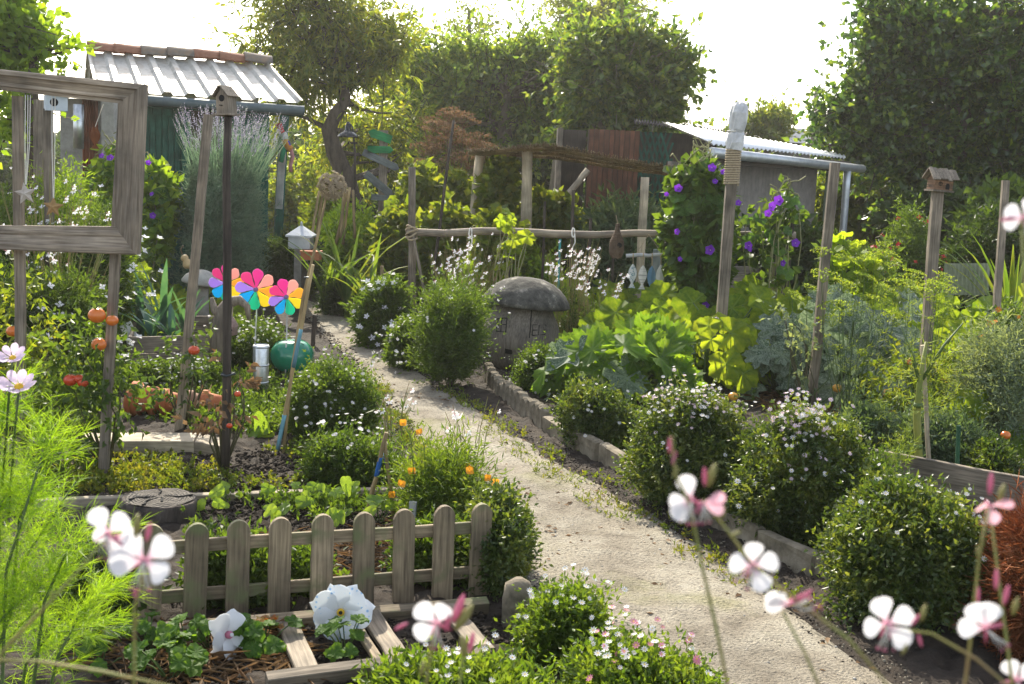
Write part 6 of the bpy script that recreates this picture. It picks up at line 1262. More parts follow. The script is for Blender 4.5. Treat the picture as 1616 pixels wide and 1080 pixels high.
bush('poppy_plant', 'feathery plant with orange poppies on the left path edge', 'poppy plant', (615, 775, 690, 835), L_FRONT, (.04, .006), 1200, 6, .15, depth=.6, q=.5, gap=.5, wild=.4)
bush('daisy_bush', 'low sparse daisy bush above the seedling bed', 'daisy bush', (480, 640, 690, 770), L_MID, (.026, .010), 3400, 6, .10, ((40, .011, 8, DAISY, 'top'),), depth=.7, Y=5.7)
bush('alyssum', 'low green alyssum strip above the terracotta pots', 'alyssum', (190, 350, 568, 622), L_MID, LF, 2600, 6, .06, ((90, .010, 5, WH2, 'front'),), Y=7.75, ry=.14)
bush('alyssum', 'green flowering mound round the driftwood and the metal pipe', 'alyssum', (330, 450, 505, 640), L_MID, (.03, .010), 3600, 6, .10, ((90, .012, 8, DAISY, 'front'),), Y=8.75, ry=.3, gap=.3)
bush('sage_bush', 'large grey green sage shrub behind the rail', 'shrub', (900, 1065, 322, 470), L_SAGE, (.12, .030), 3400, 6, .2, Y=12.4, ry=.7, droop=-.1)
bush('red_salvia', 'airy salvia shrub with small red flowers behind the bird house post', 'shrub', (1385, 1475, 330, 440), L_MID, (.05, .016), 2400, 6, .18, ((150, .03, 4, RED2, 'front'),), Y=13, ry=.4, gap=.2)
bush('marigold', 'orange flowered plants at the right edge of the squash bed', 'flower plant', (1555, 1616, 485, 540), L_MID, (.05, .02), 700, 6, .1, ((46, .028, 8, OR2, 'front'),), Y=9.0, ry=.2)
bush('dry_shrub', 'fine grey green wispy shrub at the right edge above the bed board', 'shrub', (1500, 1660, 500, 690), L_GREY, (.032, .009), 2600, 7, .2, Y=6.9, ry=.35, gap=.5, up=.8, wild=.3)
bush('parsley', 'feathery light green carrot tops left end of the long bed board', 'herb', (1310, 1420, 640, 735), L_SAGE, (.03, .010), 3200, 6, .12, Y=6.9, ry=.2, up=.8, gap=.25)
bush('parsley', 'feathery leafy herbs behind the middle of the bed board', 'herb', (1400, 1560, 650, 760), L_SAGE, (.03, .010), 3600, 6, .12, Y=6.5, ry=.25, up=.8, gap=.25)
bush('box_hedge', 'small round green bush by the bed board at the right edge', 'hedge', (1530, 1610, 700, 775), L_BOX, (.026, .014), 2200, 6, .07, Y=6.15, ry=.14)
bush('leafy_weed', 'dark green low growth in front of the long bed board', 'plant', (1300, 1420, 720, 850), L_MID, (.03, .010), 2200, 6, .1, Y=5.65, ry=.15, gap=.2)
bush('rust_grass', 'rusty brown wiry mound cut by the right photo edge', 'dry plant', (1575, 1700, 815, 1010), leaf_mat('rust_grass_leaf', [(.14, .04, .018), (.24, .08, .03), (.30, .13, .05)], .3, .8, (1.3, 1, .8)), (.07, .0022), 5200, 7, .10, Y=3.9, ry=.2, up=.2)
for x0, x1, yt, yb, Y, m, lab in ((-60, 60, 300, 480, 8.6, L_MID, 'tall gaura shrub behind the frame at the left edge'), (40, 130, 270, 480, 9.2, L_LIME, 'light green shrub seen through the hanging frame'), (100, 215, 330, 500, 8.8, L_MID, 'shrub with white flowers below the hanging frame'), (-40, 70, 420, 620, 7.4, L_DARK, 'dark leafy shrub at the left edge behind the tomatoes'), (60, 165, 430, 620, 7.8, L_MID, 'leafy shrub behind the frame stake')):
    bush('gaura_shrub', lab, 'shrub', (x0, x1, yt, yb), m, (.05, .010), 3600, 6, .2, ((40, .030, 4, WH2, 'front'),), Y=Y, ry=.35, up=.7, gap=.25)
bush('leafy_weed', 'green weeds under the frame between tomato stems', 'plant', (20, 150, 600, 700), L_MID, (.05, .02), 1000, 6, .12, Y=6.6, ry=.2, gap=.3)
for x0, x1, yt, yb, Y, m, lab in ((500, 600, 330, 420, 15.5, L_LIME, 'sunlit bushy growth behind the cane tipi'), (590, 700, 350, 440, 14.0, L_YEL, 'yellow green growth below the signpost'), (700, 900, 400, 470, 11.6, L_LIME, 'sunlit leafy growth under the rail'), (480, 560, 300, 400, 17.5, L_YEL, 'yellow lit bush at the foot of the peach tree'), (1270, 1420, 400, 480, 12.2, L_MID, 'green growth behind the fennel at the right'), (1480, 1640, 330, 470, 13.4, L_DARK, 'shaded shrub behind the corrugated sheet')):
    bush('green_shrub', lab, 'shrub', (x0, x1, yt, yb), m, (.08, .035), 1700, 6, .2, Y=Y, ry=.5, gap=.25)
# lavender: grey green cushion with long flower spikes
lv = bush('lavender', 'tall bushy lavender with grey green foliage and mauve spikes before the shed', 'lavender', (290, 418, 262, 470), L_LAV, (.07, .008), 7500, 6, .14, Y=11.6, ry=.45, up=1.2, q=.4)
n = 420; a = RNG.random(n) * 6.28; q = np.sqrt(RNG.random(n)); c = P(353, 290, 12); b0 = np.stack([c.x + .33 * q * np.cos(a) + .03, 12 + .4 * q * np.sin(a), np.full(n, P(353, 285, 12).z)], 1)
dd = unit(np.stack([.40 * q * np.cos(a) + .06, .4 * q * np.sin(a), np.ones(n)], 1) + .08 * RNG.normal(size=(n, 3))); L_ = .25 + .32 * RNG.random((n, 1))
st_ = blade_tris(b0, dd, .5, .006, .12); pos = []; ax = []
for k in range(8): t = 1.0 + .035 * k; pos.append(b0 + dd * L_ * t * 1.05); ax.append(unit(dd + .9 * RNG.normal(size=(n, 3)) * .5))
foliage('flower_stem', lv, st_, L_LAV); foliage('flower_spike', lv, leaf_tris(np.concatenate(pos), np.concatenate(ax), .020, .011), leaf_mat('lavender_flower', [(.22, .21, .26), (.28, .26, .34), (.24, .27, .20)], .4, .7, (1.2, 1.2, 1.2)))

# ------------------------------------------------------------------ airy gaura, strap leaves, fennel
def gmesh(name, R, k=4, mats=(WHITEP, PINKP)):
    b = MB()
    for i in range(k):
        a = math.radians([-75, -25, 25, 75][i] + rnd(-8, 8)) if k == 4 else 2 * math.pi * i / k; d = Vector((math.sin(a), math.cos(a), 0)); x = Vector((d.y, -d.x, 0)); o = d * .1
        b.add([o, d * .6 + x * .26 + Vector((0, 0, .12)), d + Vector((0, 0, .05)), d * .6 - x * .26 + Vector((0, 0, .12))], [(0, 1, 2, 3)])
    b.add([(-.06, 0, 0), (.06, 0, 0), (.04, -.5, .3), (-.04, -.5, .3)], [(0, 1, 2, 3)], 1)
    b.v = [(x * R, y * R, z * R) for x, y, z in b.v]; return b.mesh(name, list(mats))
GM = [gmesh('flower', 1) for _ in range(4)]
def gaura(name, label, x0, x1, yt, yb, Y, n, fl, R=.020, spread=.5, leaves=900, group='airy white gaura plants'):
    cx = (x0 + x1) / 2; base = P(cx, yb, Y); base.z = 0; r = thing(name, label, 'gaura', base, group); b = MB(); tips = []; hx = (x1 - x0) / 2 * S(Y)
    for i in range(n):
        tx = rnd(-1, 1); tp = base + Vector((tx * hx, rnd(-.35, .35) * hx * 2, P(cx, yt + (yb - yt) * rnd(0, .45) ** 1.0, Y).z)); b0 = base + Vector((tx * hx * .3, rnd(-.1, .1), 0)); m = b0.lerp(tp, .55) + Vector((-tx * hx * .12, 0, .06))
        b.tube([b0, m, tp], [.004, .003, .0015], 4, cap=False); tips.append((m, tp))
    b.build('stem', STEMR, r, True, 'stuff')
    for k in range(fl):
        m, tp = random.choice(tips); q = m.lerp(tp, rnd(.45, 1)) + Vector((rnd(-1, 1), rnd(-1, 1), rnd(-.5, 1))) * .025
        put('flower', random.choice(GM), r, face(q, (rnd(-.7, .7), -1, rnd(-.2, .7)), R * rnd(.7, 1.25), rnd(-.6, .6)))
    p = np.array([m.lerp(base, rnd(0, .9)) for m, _ in [random.choice(tips) for _ in range(leaves // 5)]]); pos, ax = sprig(p, rdir(len(p)), .08, 5, .4); foliage('foliage', r, leaf_tris(pos, ax, .055, .010), L_MID)
gaura('gaura', 'white flowered gaura behind the tall daisy bush left of the mushroom', 665, 770, 385, 520, 9.9, 40, 50)
gaura('gaura', 'dense white gaura flowers behind the mushroom below the rail', 850, 945, 375, 480, 10.1, 60, 90, .022)
gaura('gaura', 'white gaura flowers between the mushroom and the pumpkin vines', 900, 990, 420, 500, 9.7, 30, 36, .022)
gaura('gaura', 'white gaura sprays below the left end of the rail', 690, 800, 360, 470, 10.4, 40, 46)
gaura('gaura', 'white gaura flowers seen through the lower part of the hanging frame', 10, 190, 330, 480, 8.0, 40, 46, .024)
gaura('gaura', 'white gaura flowers at the left edge below the frame', -10, 150, 250, 420, 8.6, 30, 30, .022)
gaura('gaura', 'a few tall white gaura sprays over the left path edge', 590, 650, 585, 740, 6.3, 10, 9, .020, leaves=120)
gaura('gaura', 'lone white gaura sprays leaning over the middle of the path edge', 690, 790, 620, 790, 5.6, 8, 7, .020, leaves=80)
def strap(name, label, cat_, base, n, L, Wd, mat, lean=.6, group=None, z0=0, stiff=.5, thickstem=None, lname='leaf'):
    r = thing(name, label, cat_, base, group); base = Vector(base)
    if thickstem: MB().tube([base - up_ * .02, base + up_ * thickstem[1]], [thickstem[0], thickstem[0] * .9], 10).build('shaft', thickstem[2], r, True)
    for i in range(n):
        a = rnd(0, 6.28); l = L * rnd(.65, 1.1); ln = lean * rnd(.3, 1.2); d = Vector((math.cos(a), math.sin(a) * .7, 0)); x = Vector((-d.y, d.x, 0)).normalized(); vs = []; o = base + up_ * (thickstem[1] * rnd(.5, .95) if thickstem else 0)
        for t in np.linspace(0, 1, 7):
            c = o + d * l * ln * t ** 1.6 + up_ * l * (t - stiff * ln * t ** 2.6 * .8); w = Wd * (1 if t < .5 else 1 - ((t - .5) / .5) ** 1.6 * .95) / 2; k = d * w * .35
            vs += [c - x * w, c + up_ * -w * .45, c + x * w]
        MB().add(vs, [(q * 3 + j, q * 3 + j + 1, q * 3 + j + 4, q * 3 + j + 3) for q in range(6) for j in (0, 1)]).build(lname, mat, r, True)
    return r
WSH = rough_mat('leek_shaft', [(.45, .5, .35), (.6, .62, .5)], 9, .5, 0, 0)
for (x, y, L, n, lab) in ((256, 562, .72, 9, 'tallest blue green leek in the middle of the planter'), (222, 560, .55, 8, 'leek leaning to the left side of the planter'), (292, 560, .5, 8, 'leek at the right side of the planter'), (272, 575, .38, 7, 'short leek at the front of the planter'), (240, 572, .40, 7, 'short front leek at the planter corner'), (208, 548, .5, 7, 'leek outside the left corner of the planter')):
    strap('leek', lab, 'leek', G(x, y), n, L, .055, L_BLUE, .75, 'leeks in the planter', thickstem=(.018, .16, WSH))
for (x, y, Y, L, n, lab) in ((515, 455, 12.0, .75, 12, 'yellow tipped strap leaves where the far path bends'), (548, 452, 11.8, .85, 14, 'arching strap leaf clump right of the far path bend'), (585, 450, 11.6, .6, 10, 'green strap leaf clump behind the white phlox'), (1255, 470, 12.5, .5, 14, 'dark strap leaves at the foot of the brown sheet wall'), (1597, 470, 11.2, .75, 22, 'yellow green sword leaves at the right edge beside the grey stake'), (1485, 455, 12.2, .4, 10, 'sword leaves left of the corrugated sheet')):
    g = P(x, y, Y); strap('strap_leaf_plant', lab, 'plant', (g.x, Y, 0), n, L + g.z, .045, L_STRAP, .8)
UMB = None
def umbel_mesh(name, mat, R=1, rays=16, dots=9, ds=.055):
    b = MB(); pos = []
    for i in range(rays):
        a = 2.4 * i; q = math.sqrt((i + .5) / rays); t = Vector((q * math.cos(a) * .9, q * math.sin(a) * .9, .55 + .2 * (1 - q * q))); b.tube([(0, 0, 0), t * .6, t], .012, 3, cap=False)
        for _ in range(dots): pos.append(t + Vector((rnd(-1, 1), rnd(-1, 1), rnd(-.3, .5))) * .17)
    for p in pos:
        d = Vector((rnd(-1, 1), rnd(-1, 1), rnd(-1, 1))).normalized(); x = d.orthogonal().normalized() * ds; y = d.cross(x.normalized()) * ds
        b.add([p - x, p - y, p + x, p + y], [(0, 1, 2, 3)])
    return b.mesh(name, mat)
UM = [umbel_mesh('umbel', L_FEN) for _ in range(4)]; UMD = [umbel_mesh('umbel', L_DRY) for _ in range(3)]
def umbelplant(name, label, base, tips, um, R, mat, r0=.0055, cat_='fennel', leafmat=None, nl=300, group=None, ll=.10):
    r = thing(name, label, cat_, base, group); b = MB(); base = Vector(base)
    for t, R_ in tips:
        m = base.lerp(t, .6) + Vector(((t.x - base.x) * .25, 0, rnd(-.1, .05))); b.tube([base + Vector((rnd(-.12, .12), rnd(-.12, .12), 0)), m, t], [r0, r0 * .6, r0 * .25], 5, cap=False)
        put('umbel', random.choice(um), r, face(t, (rnd(-.35, .35), rnd(-.5, .1), 1), R * R_, rnd(0, 6)))
    b.build('stem', mat, r, True, 'stuff')
    if leafmat:
        p = np.array([base.lerp(t, rnd(.15, .95)) for t, _ in [random.choice(tips) for _ in range(nl)]]); pos, ax = sprig(p, unit(rdir(nl) + np.array([0, 0, .3])), ll, 9, .3); foliage('foliage', r, leaf_tris(pos, ax, .045, .0028), leafmat)
def tipsof(lst, Y): return [(P(x, y, Y + rnd(-.25, .25)), s_) for x, y, s_ in lst]
Yn = 7.9
umbelplant('flowering_fennel', 'yellow green flowering fennel between the tall grey stake and the bird house post', (P(1345, 600, Yn).x, Yn, 0), tipsof([(rnd(1295, 1425), rnd(395, 520), rnd(.7, 1.15)) for _ in range(22)], Yn), UM, .10, STEMG, r0=.0042, leafmat=L_FEN, nl=50)
umbelplant('flowering_fennel', 'yellow flowering fennel in front of the bird house post', (P(1460, 600, 7.3).x, 7.3, 0), tipsof([(rnd(1430, 1500), rnd(440, 530), rnd(.7, 1.15)) for _ in range(13)], 7.3), UM, .09, STEMG, r0=.0042, leafmat=L_FEN, nl=40)
umbelplant('flowering_fennel', 'small fennel umbels in the squash leaves beside the tall grey stake', (P(1270, 620, 8.2).x, 8.2, 0), tipsof([(1258, 480, .9), (1275, 462, 1), (1300, 540, .9), (1320, 555, .8), (1360, 560, .7), (1250, 470, .8)], 8.2), UM, .07, STEMG)
umbelplant('dead_fennel', 'tall dead brown fennel umbels left of the reed canopy', (P(715, 400, 15).x, 15, 0), tipsof([(rnd(660, 770), rnd(186, 270), rnd(.7, 1.2)) for _ in range(30)], 15), UMD, .20, STEMB, .010, 'dry plant', L_DRY, 500, ll=.3)
# thick fennel stalk by the red footed cane
fs_ = thing('fennel_stalk', 'thick jointed green and yellow fennel stalk beside the red footed cane', 'fennel', G(1453, 772)); g = G(1453, 772); Yq = g.y
MB().tube([g, P(1450, 720, Yq), P(1447, 660, Yq), P(1452, 600, Yq), P(1462, 540, Yq)], [.022, .021, .020, .014, .008], 9).build('stalk', rough_mat('fennel_skin', [(.10, .16, .03), (.20, .22, .04), (.34, .30, .06)], 6, .5, 0, 0, mapping=(1, 1, .4)), fs_, True)
for y in (755, 705, 640): MB().lathe([(.021, -.012), (.026, 0), (.022, .014)], 10, T(P(1449 if y < 750 else 1452, y, Yq))).build('joint', STEMG if y < 750 else RUST, fs_, True)
MB().tube([P(1452, 610, Yq), P(1440, 560, Yq), P(1422, 515, Yq)], [.01, .007, .003], 6).build('branch', STEMG, fs_, True); MB().tube([P(1455, 600, Yq), P(1490, 545, Yq), P(1520, 510, Yq)], [.01, .007, .003], 6).build('branch', STEMG, fs_, True)
p = np.array([P(rnd(1405, 1500), rnd(560, 650), Yq + rnd(-.1, .2)) for _ in range(110)]); pos, ax = sprig(p, rdir(110), .10, 9, .2); foliage('foliage', fs_, leaf_tris(pos, ax, .04, .0025), L_FEN)
fb = thing('young_fennel', 'small feathery young fennel before the long bed board', 'fennel', G(1412, 790)); g = G(1412, 790)
MB().tube([g, P(1416, 740, g.y), P(1420, 700, g.y)], [.010, .008, .003], 7).build('stalk', STEMG, fb, True)
p = np.array([P(rnd(1400, 1440), rnd(690, 735), g.y + rnd(-.06, .06)) for _ in range(70)]); pos, ax = sprig(p, rdir(70), .07, 9, .5); V1 = leaf_tris(pos, ax, .035, .0018)
p = np.array([P(rnd(1345, 1410), rnd(725, 770), g.y + rnd(-.06, .06)) for _ in range(60)]); pos, ax = sprig(p, np.tile([-.8, 0, .2], (60, 1)), .09, 9, .1, .5, .3); foliage('foliage', fb, cat(V1, leaf_tris(pos, ax, .035, .0016)), L_FEN)
# pale green tall pointed leaves behind the fennel
bigleaf = variants(B_SQUASH, 3, lobes=3, depth=.55, serr=.02, nv=20, heart=0, rings=(.5, 1.0), lng=2.0)
for x, yt, lab in ((1335, 372, 'tall pale green pointed leaves behind the fennel umbels'), (1360, 400, 'pale green pointed leaves right of the tall grey stake')):
    Y = 9.6; base = P(x, 600, Y); base.z = 0; r = thing('tall_leafy_plant', lab, 'plant', base); b = MB()
    for k in range(4):
        tp = P(x + rnd(-38, 38), yt + rnd(0, 20), Y + rnd(-.2, .2)); b.tube([base, base.lerp(tp, .6) + Vector((0, 0, .05)), tp], [.008, .006, .003], 5)
        for j in range(12): q = base.lerp(tp, 1 - .045 * j); a = 2.4 * j; leaf_at(r, random.choice(bigleaf), q, (math.sin(a) * .6, math.cos(a) * .6 - .2, 1), a, .075 * (1 - .03 * j))
    b.build('stem', STEMG, r, True, 'stuff')

# ------------------------------------------------------------------ tomato plants, seedlings, strawberries, poppies
def tomato(parent, px, R, Y, mat):
    c = P(*px, Y); s = S(Y) * R; b = MB(); n = 18; vs = []
    pr = [(math.sin(a), -math.cos(a)) for a in np.linspace(.15, math.pi - .15, 9)]
    for rr, z in pr: vs += [(c.x + s * rr * (1 + .025 * math.cos(5 * 2 * math.pi * j / n)) * math.cos(2 * math.pi * j / n), c.y + s * rr * math.sin(2 * math.pi * j / n), c.z + s * .86 * z) for j in range(n)]
    b.add(vs, [(i * n + j, i * n + (j + 1) % n, (i + 1) * n + (j + 1) % n, (i + 1) * n + j) for i in range(8) for j in range(n)] + [tuple(range(n - 1, -1, -1)), tuple(range(8 * n, 9 * n))]); t = b.build('tomato', mat, parent, True)
    top = c + up_ * s * .84; b = MB()
    for k in range(5): a = k * 1.257; d = Vector((math.cos(a), math.sin(a), 0)); x = Vector((-d.y, d.x, 0)); b.add([top, top + d * s * .35 + x * s * .1 + up_ * s * .1, top + d * s * .75 - up_ * s * .05, top + d * s * .35 - x * s * .1 + up_ * s * .1], [(0, 1, 2, 3)])
    b.tube([top, top + up_ * s * .6], s * .07, 5); b.build('calyx', STEMG, t)
def tomatoplant(label, base, blobs, fruits, Y, K, mat=L_MID):
    r = thing('tomato_plant', label, 'tomato plant', base, 'tomato plants tied to stakes'); p, nm = blob_points(blobs, K, .2, .2, 5); pos, ax = sprig(p, nm, .14, 7, .1, droop=.5); foliage('foliage', r, leaf_tris(pos, ax, .045, .024), mat)
    b = MB(); branches(b, base, [p[i] for i in RNG.choice(len(p), 12, False)], .007, .002, 5, .2); b.build('stem', rough_mat('tomato_stem', [(.05, .05, .02), (.10, .09, .04)], 20, .7, 0, 0), r, True, 'stuff')
    for x, y, R, m in fruits: tomato(r, (x, y), R, Y - .12, m)
Yt = 5.7
tomatoplant('tomato plant with big orange fruits tied to the right frame stake', (P(165, 750, Yt).x, Yt + .05, 0), [B(x, y, w, h, Yt, .16) for x, y, w, h in ((120, 590, 55, 50), (170, 610, 50, 60), (110, 660, 50, 50), (60, 640, 40, 50), (140, 530, 26, 30), (90, 720, 40, 30))], [(153, 498, 14, TOMO), (177, 506, 10, TOMO), (156, 544, 12, TOMO), (111, 600, 11, TOMR), (131, 604, 9, TOMR), (125, 598, 8, TOMR)], Yt, 300)
tomatoplant('straggly tomato plant on the left frame stake with one orange fruit', (P(25, 700, 6.2).x, 6.2, 0), [B(x, y, w, h, 6.2, .16) for x, y, w, h in ((40, 500, 30, 50), (30, 570, 40, 50), (65, 560, 30, 40), (20, 460, 20, 30))], [(20, 523, 10, TOMO), (12, 602, 8, TOMY)], 6.2, 200, L_YEL)
tomatoplant('sparse tomato plant on the leaning grey stake with a browned fruit', (P(290, 680, 6.7).x, 6.7, 0), [B(x, y, w, h, 6.7, .12) for x, y, w, h in ((290, 610, 30, 40), (310, 560, 20, 30), (270, 560, 16, 20))], [(306, 553, 9, TOMR)], 6.7, 44, L_MID)
tomatoplant('withered tomato vine on the nest box pole with one small red fruit', (P(352, 745, 5.85).x, 5.85, 0), [B(x, y, w, h, 5.85, .06) for x, y, w, h in ((345, 660, 12, 40), (372, 605, 12, 12))], [(375, 622, 5.5, TOMR), (362, 672, 5, TOMR)], 5.85, 22, L_DRY)
tomatoplant('dried tomato vine with yellowed leaves beside the thick fennel stalk', (P(1430, 690, 7.5).x, 7.5, 0), [B(x, y, w, h, 7.5, .2) for x, y, w, h in ((1420, 600, 40, 40), (1500, 600, 40, 60), (1480, 660, 30, 40))], [(1568, 640, 7, TOMO)], 7.5, 260, L_YEL)
tomatoplant('dry curled vine on the tall grey stake with tiny leaves', (P(1275, 640, 8.1).x, 8.1, 0), [B(x, y, w, h, 8.1, .16) for x, y, w, h in ((1250, 500, 30, 22), (1270, 560, 16, 40))], [], 8.1, 34, L_GREY)
tomatoplant('red fruited tomato plant behind the leeks', (P(215, 470, 11).x, 11, 0), [B(210, 430, 30, 36, 11, .2)], [(213, 420, 6, TOMR), (206, 436, 5, TOMR), (170, 440, 6, TOMO), (204, 424, 5, TOMR)], 11, 120)
k = 0
for (x, y, h, n, lab) in ((358, 800, 28, 4, 'leafy seedling nearest the stump'), (405, 800, 28, 5, 'seedling second from the stump'), (478, 800, 34, 4, 'thin seedling in the middle of the bed'), (545, 812, 50, 7, 'largest bright seedling above the third picket from the right'), (536, 830, 24, 4, 'seedling leaning over the middle picket'), (600, 830, 34, 6, 'pale broad leaved seedling by the red tipped cane'), (505, 795, 26, 4, 'seedling beside the long timber edge'), (440, 830, 26, 4, 'seedling behind the fourth picket from the left'), (330, 815, 24, 4, 'small seedling right beside the stump'), (463, 815, 22, 4, 'small seedling in the dark soil'), (660, 815, 26, 4, 'seedling behind the grey peg')):
    g = G(x, y); r = thing('seedling', lab, 'seedling', g, 'pale green seedlings in rows'); b = MB()
    for j in range(n):
        a = rnd(0, 6.28); tp = g + Vector((math.cos(a) * .05, math.sin(a) * .05, h * S(g.y) * rnd(.6, 1.15))); leaf_at(r, random.choice(M_OVAL), tp, (math.cos(a) * .6, math.sin(a) * .4 - .9, .8), math.atan2(math.cos(a), math.sin(a)), .030 * rnd(.7, 1.2)); b.tube([g, g.lerp(tp, .6) + up_ * .01, tp], .003, 4)
    b.build('stalk', STEMG, r, True, 'stuff')
g = G(407, 690); r = thing('chard_seedling', 'single upright lettuce like plant beside the slanting cane', 'vegetable', g)
for (x, y, nn, yaw, R) in ((412, 660, (-.2, -1, .25), .1, .055), (400, 672, (-.6, -.6, .6), -1, .045), (418, 676, (.5, -.7, .5), 1, .04), (403, 682, (-.3, -.8, .7), -.6, .04)): leaf_at(r, M_OVAL[1], P(x, y + 10, g.y), nn, yaw, R)
MB().tube([g, P(408, 672, g.y)], .006, 5).build('stalk', STEMG, r, True)
for i, (x, y, n, red, R, lab) in enumerate(((415, 1030, 14, 3, .042, 'strawberry plant with reddened leaves beside the plain white pinwheel'), (300, 1050, 12, 0, .038, 'green strawberry plant left of the plain white pinwheel'), (545, 1040, 9, 0, .036, 'strawberry plant under the dotted pinwheel'), (235, 1035, 10, 0, .036, 'dark strawberry plant under the near gaura flower'), (270, 1078, 9, 0, .04, 'strawberry plant at the bottom photo edge'), (160, 1060, 8, 0, .034, 'strawberry plant at the bottom left near the feathery cosmos'), (330, 1030, 7, 1, .032, 'small strawberry plant with one red leaf'))):
    g = G(x, y); r = thing('strawberry_plant', lab, 'strawberry plant', g, 'strawberry plants in the front bed'); b = MB()
    for j in range(n):
        a = rnd(0, 6.28); q = rnd(.03, .11); tp = g + Vector((math.cos(a) * q, math.sin(a) * q, rnd(.05, .13)))
        for dy in (-.9, 0, .9): leaf_at(r, random.choice(M_STRED if j < red else M_STRAWB), tp, (math.cos(a) * .5, math.sin(a) * .5 - .3, 1), math.atan2(math.cos(a), math.sin(a)) + dy, R * rnd(.7, 1.05))
        b.tube([g, g.lerp(tp, .6) + up_ * .01, tp], .0025, 4)
    b.build('stalk', STEMG, r, True, 'stuff')
POPM = funnel('flower', ORANGEP, 1, .8, 4)
pr_ = bpy.data.objects['poppy_plant']; Yp2 = W['poppy_plant'].translation.y; b = MB()
for (x, y, s_) in ((636, 668, 6), (663, 684, 6), (649, 746, 7), (632, 766, 7), (744, 738, 8), (771, 755, 6), (782, 761, 7), (765, 780, 6), (820, 822, 10), (618, 780, 6), (740, 745, 7)):
    Y = Yp2 + rnd(-.25, .1) if x != 820 else Yp2 - .5; q = P(x, y, Y); put('flower', POPM, pr_, face(q, (rnd(-.5, .5), -.7, rnd(0, .8)), S(Y) * s_)); b.tube([Vector((q.x + (W['poppy_plant'].translation.x - q.x) * .4, Y + .05, q.z * .3)), q.lerp(W['poppy_plant'].translation, .2) + up_ * .03, q], .002, 4)
b.build('flower_stalk', STEMG, pr_, True, 'stuff')

# ------------------------------------------------------------------ foreground: feathery cosmos and gaura close to the lens
L_COS = leaf_mat('cosmos_leaf', [(.10, .20, .015), (.15, .26, .02), (.20, .31, .035)], .5, .5)
co = thing('cosmos', 'tall feathery bright green cosmos with two pale pink flowers at the left edge', 'cosmos', (P(20, 1000, 2.9).x, 2.9, 0)); Y = 2.9
b = MB(); P_ = []; D_ = []
for (pts) in (((-60, 1180), (-30, 900), (0, 700), (12, 600)), ((0, 1180), (10, 900), (60, 740), (80, 690)), ((40, 1180), (70, 950), (110, 860), (160, 850)), ((-40, 1180), (-20, 1000), (40, 880), (120, 760)), ((60, 1180), (90, 1040), (130, 960), (165, 930)), ((-20, 1180), (0, 850), (-10, 700), (-30, 640)), ((20, 1200), (40, 1050), (80, 1000), (150, 990)), ((-60, 1100), (-40, 950), (-10, 820), (20, 760)), ((-50, 1150), (20, 960), (30, 820), (50, 780)), ((-70, 1150), (-30, 1010), (30, 950), (90, 900)), ((-60, 1150), (-50, 1050), (10, 1010), (60, 960))):
    w = [P(x, y, Y + rnd(-.12, .12)) for x, y in pts]; w.insert(0, Vector((w[0].x, w[0].y, 0))); b.tube(w, [.006, .005, .004, .003, .0015], 5)
    for k in range(52):
        t = rnd(.42, 1) * 4; i = min(3, int(t)); q = w[i].lerp(w[i + 1], t - i); P_.append(q); D_.append((w[i + 1] - w[i]).normalized() * .6 + Vector((rnd(-1, 1), rnd(-1, 1), rnd(-.2, .7))) * .8)
b.build('stem', STEMG, co, True, 'stuff')
P_ = np.array(P_); D_ = unit(np.array(D_)); k = len(P_); twig = blade_tris(P_, D_, .11, .0013, .1)
t = RNG.random((k, 22)); pos = (P_[:, None] + D_[:, None] * (t * .11)[:, :, None]).reshape(-1, 3); ax = unit((D_[:, None] * .9 + .55 * RNG.normal(size=(k, 22, 3))).reshape(-1, 3))
foliage('foliage', co, cat(twig, blade_tris(pos, ax, .042, .0013, .15)), L_COS)
def petal_mesh(R, mat, w=.42, tip=.08, notch=True, cup=.15):
    n = 9; vs = []; pr = [(0, .05), (.12, .06), (.28, .17), (.48, .37), (.66, .50), (.82, .48), (.94, .32), (1, .10)]
    for t, q in pr:
        for j, sx in enumerate((-1, -.5, 0, .5, 1)): vs.append((sx * q * w * 2 * R * .5, R * t * (1 + (-.03 if notch and j == 2 and t > .9 else 0)), R * (cup * t * t - .06 * (1 - sx * sx) * q + .03 * math.sin(t * 7 + sx * 2))))
    k = len(pr); return MB().add(vs, [(i * 5 + j, i * 5 + j + 1, i * 5 + j + 6, i * 5 + j + 5) for i in range(k - 1) for j in range(4)]).mesh('petal', mat, True)
m, nt, N, L, b_, o_ = newmat('gaura_petal'); tcx = N.new('ShaderNodeTexCoord'); sp_ = N.new('ShaderNodeVectorMath'); sp_.operation = 'LENGTH'; L.new(tcx.outputs['Object'], sp_.inputs[0])
rr_ = ramp(N, [(.72, .30, .42), (.80, .68, .72), (.84, .82, .83)], [.05, .32, .5]); L.new(sp_.outputs['Value'], rr_.inputs[0]); L.new(rr_.outputs[0], b_.inputs['Base Color']); b_.inputs['Roughness'].default_value = .5
tt = N.new('ShaderNodeBsdfTranslucent'); L.new(rr_.outputs[0], tt.inputs[0]); mxs = N.new('ShaderNodeMixShader'); mxs.inputs[0].default_value = .4; L.new(b_.outputs[0], mxs.inputs[1]); L.new(tt.outputs[0], mxs.inputs[2]); L.new(mxs.outputs[0], o_.inputs[0]); GPET = m
PET = [petal_mesh(1, GPET, .78, cup=rnd(.0, .25)) for _ in range(3)]; PETP = [petal_mesh(1, petal_mat('gaura_pink_petal', (.78, .45, .52)), .6, cup=.3)]
CPET = petal_mesh(1, petal_mat('cosmos_petal', (.80, .64, .78)), .5, cup=.22)
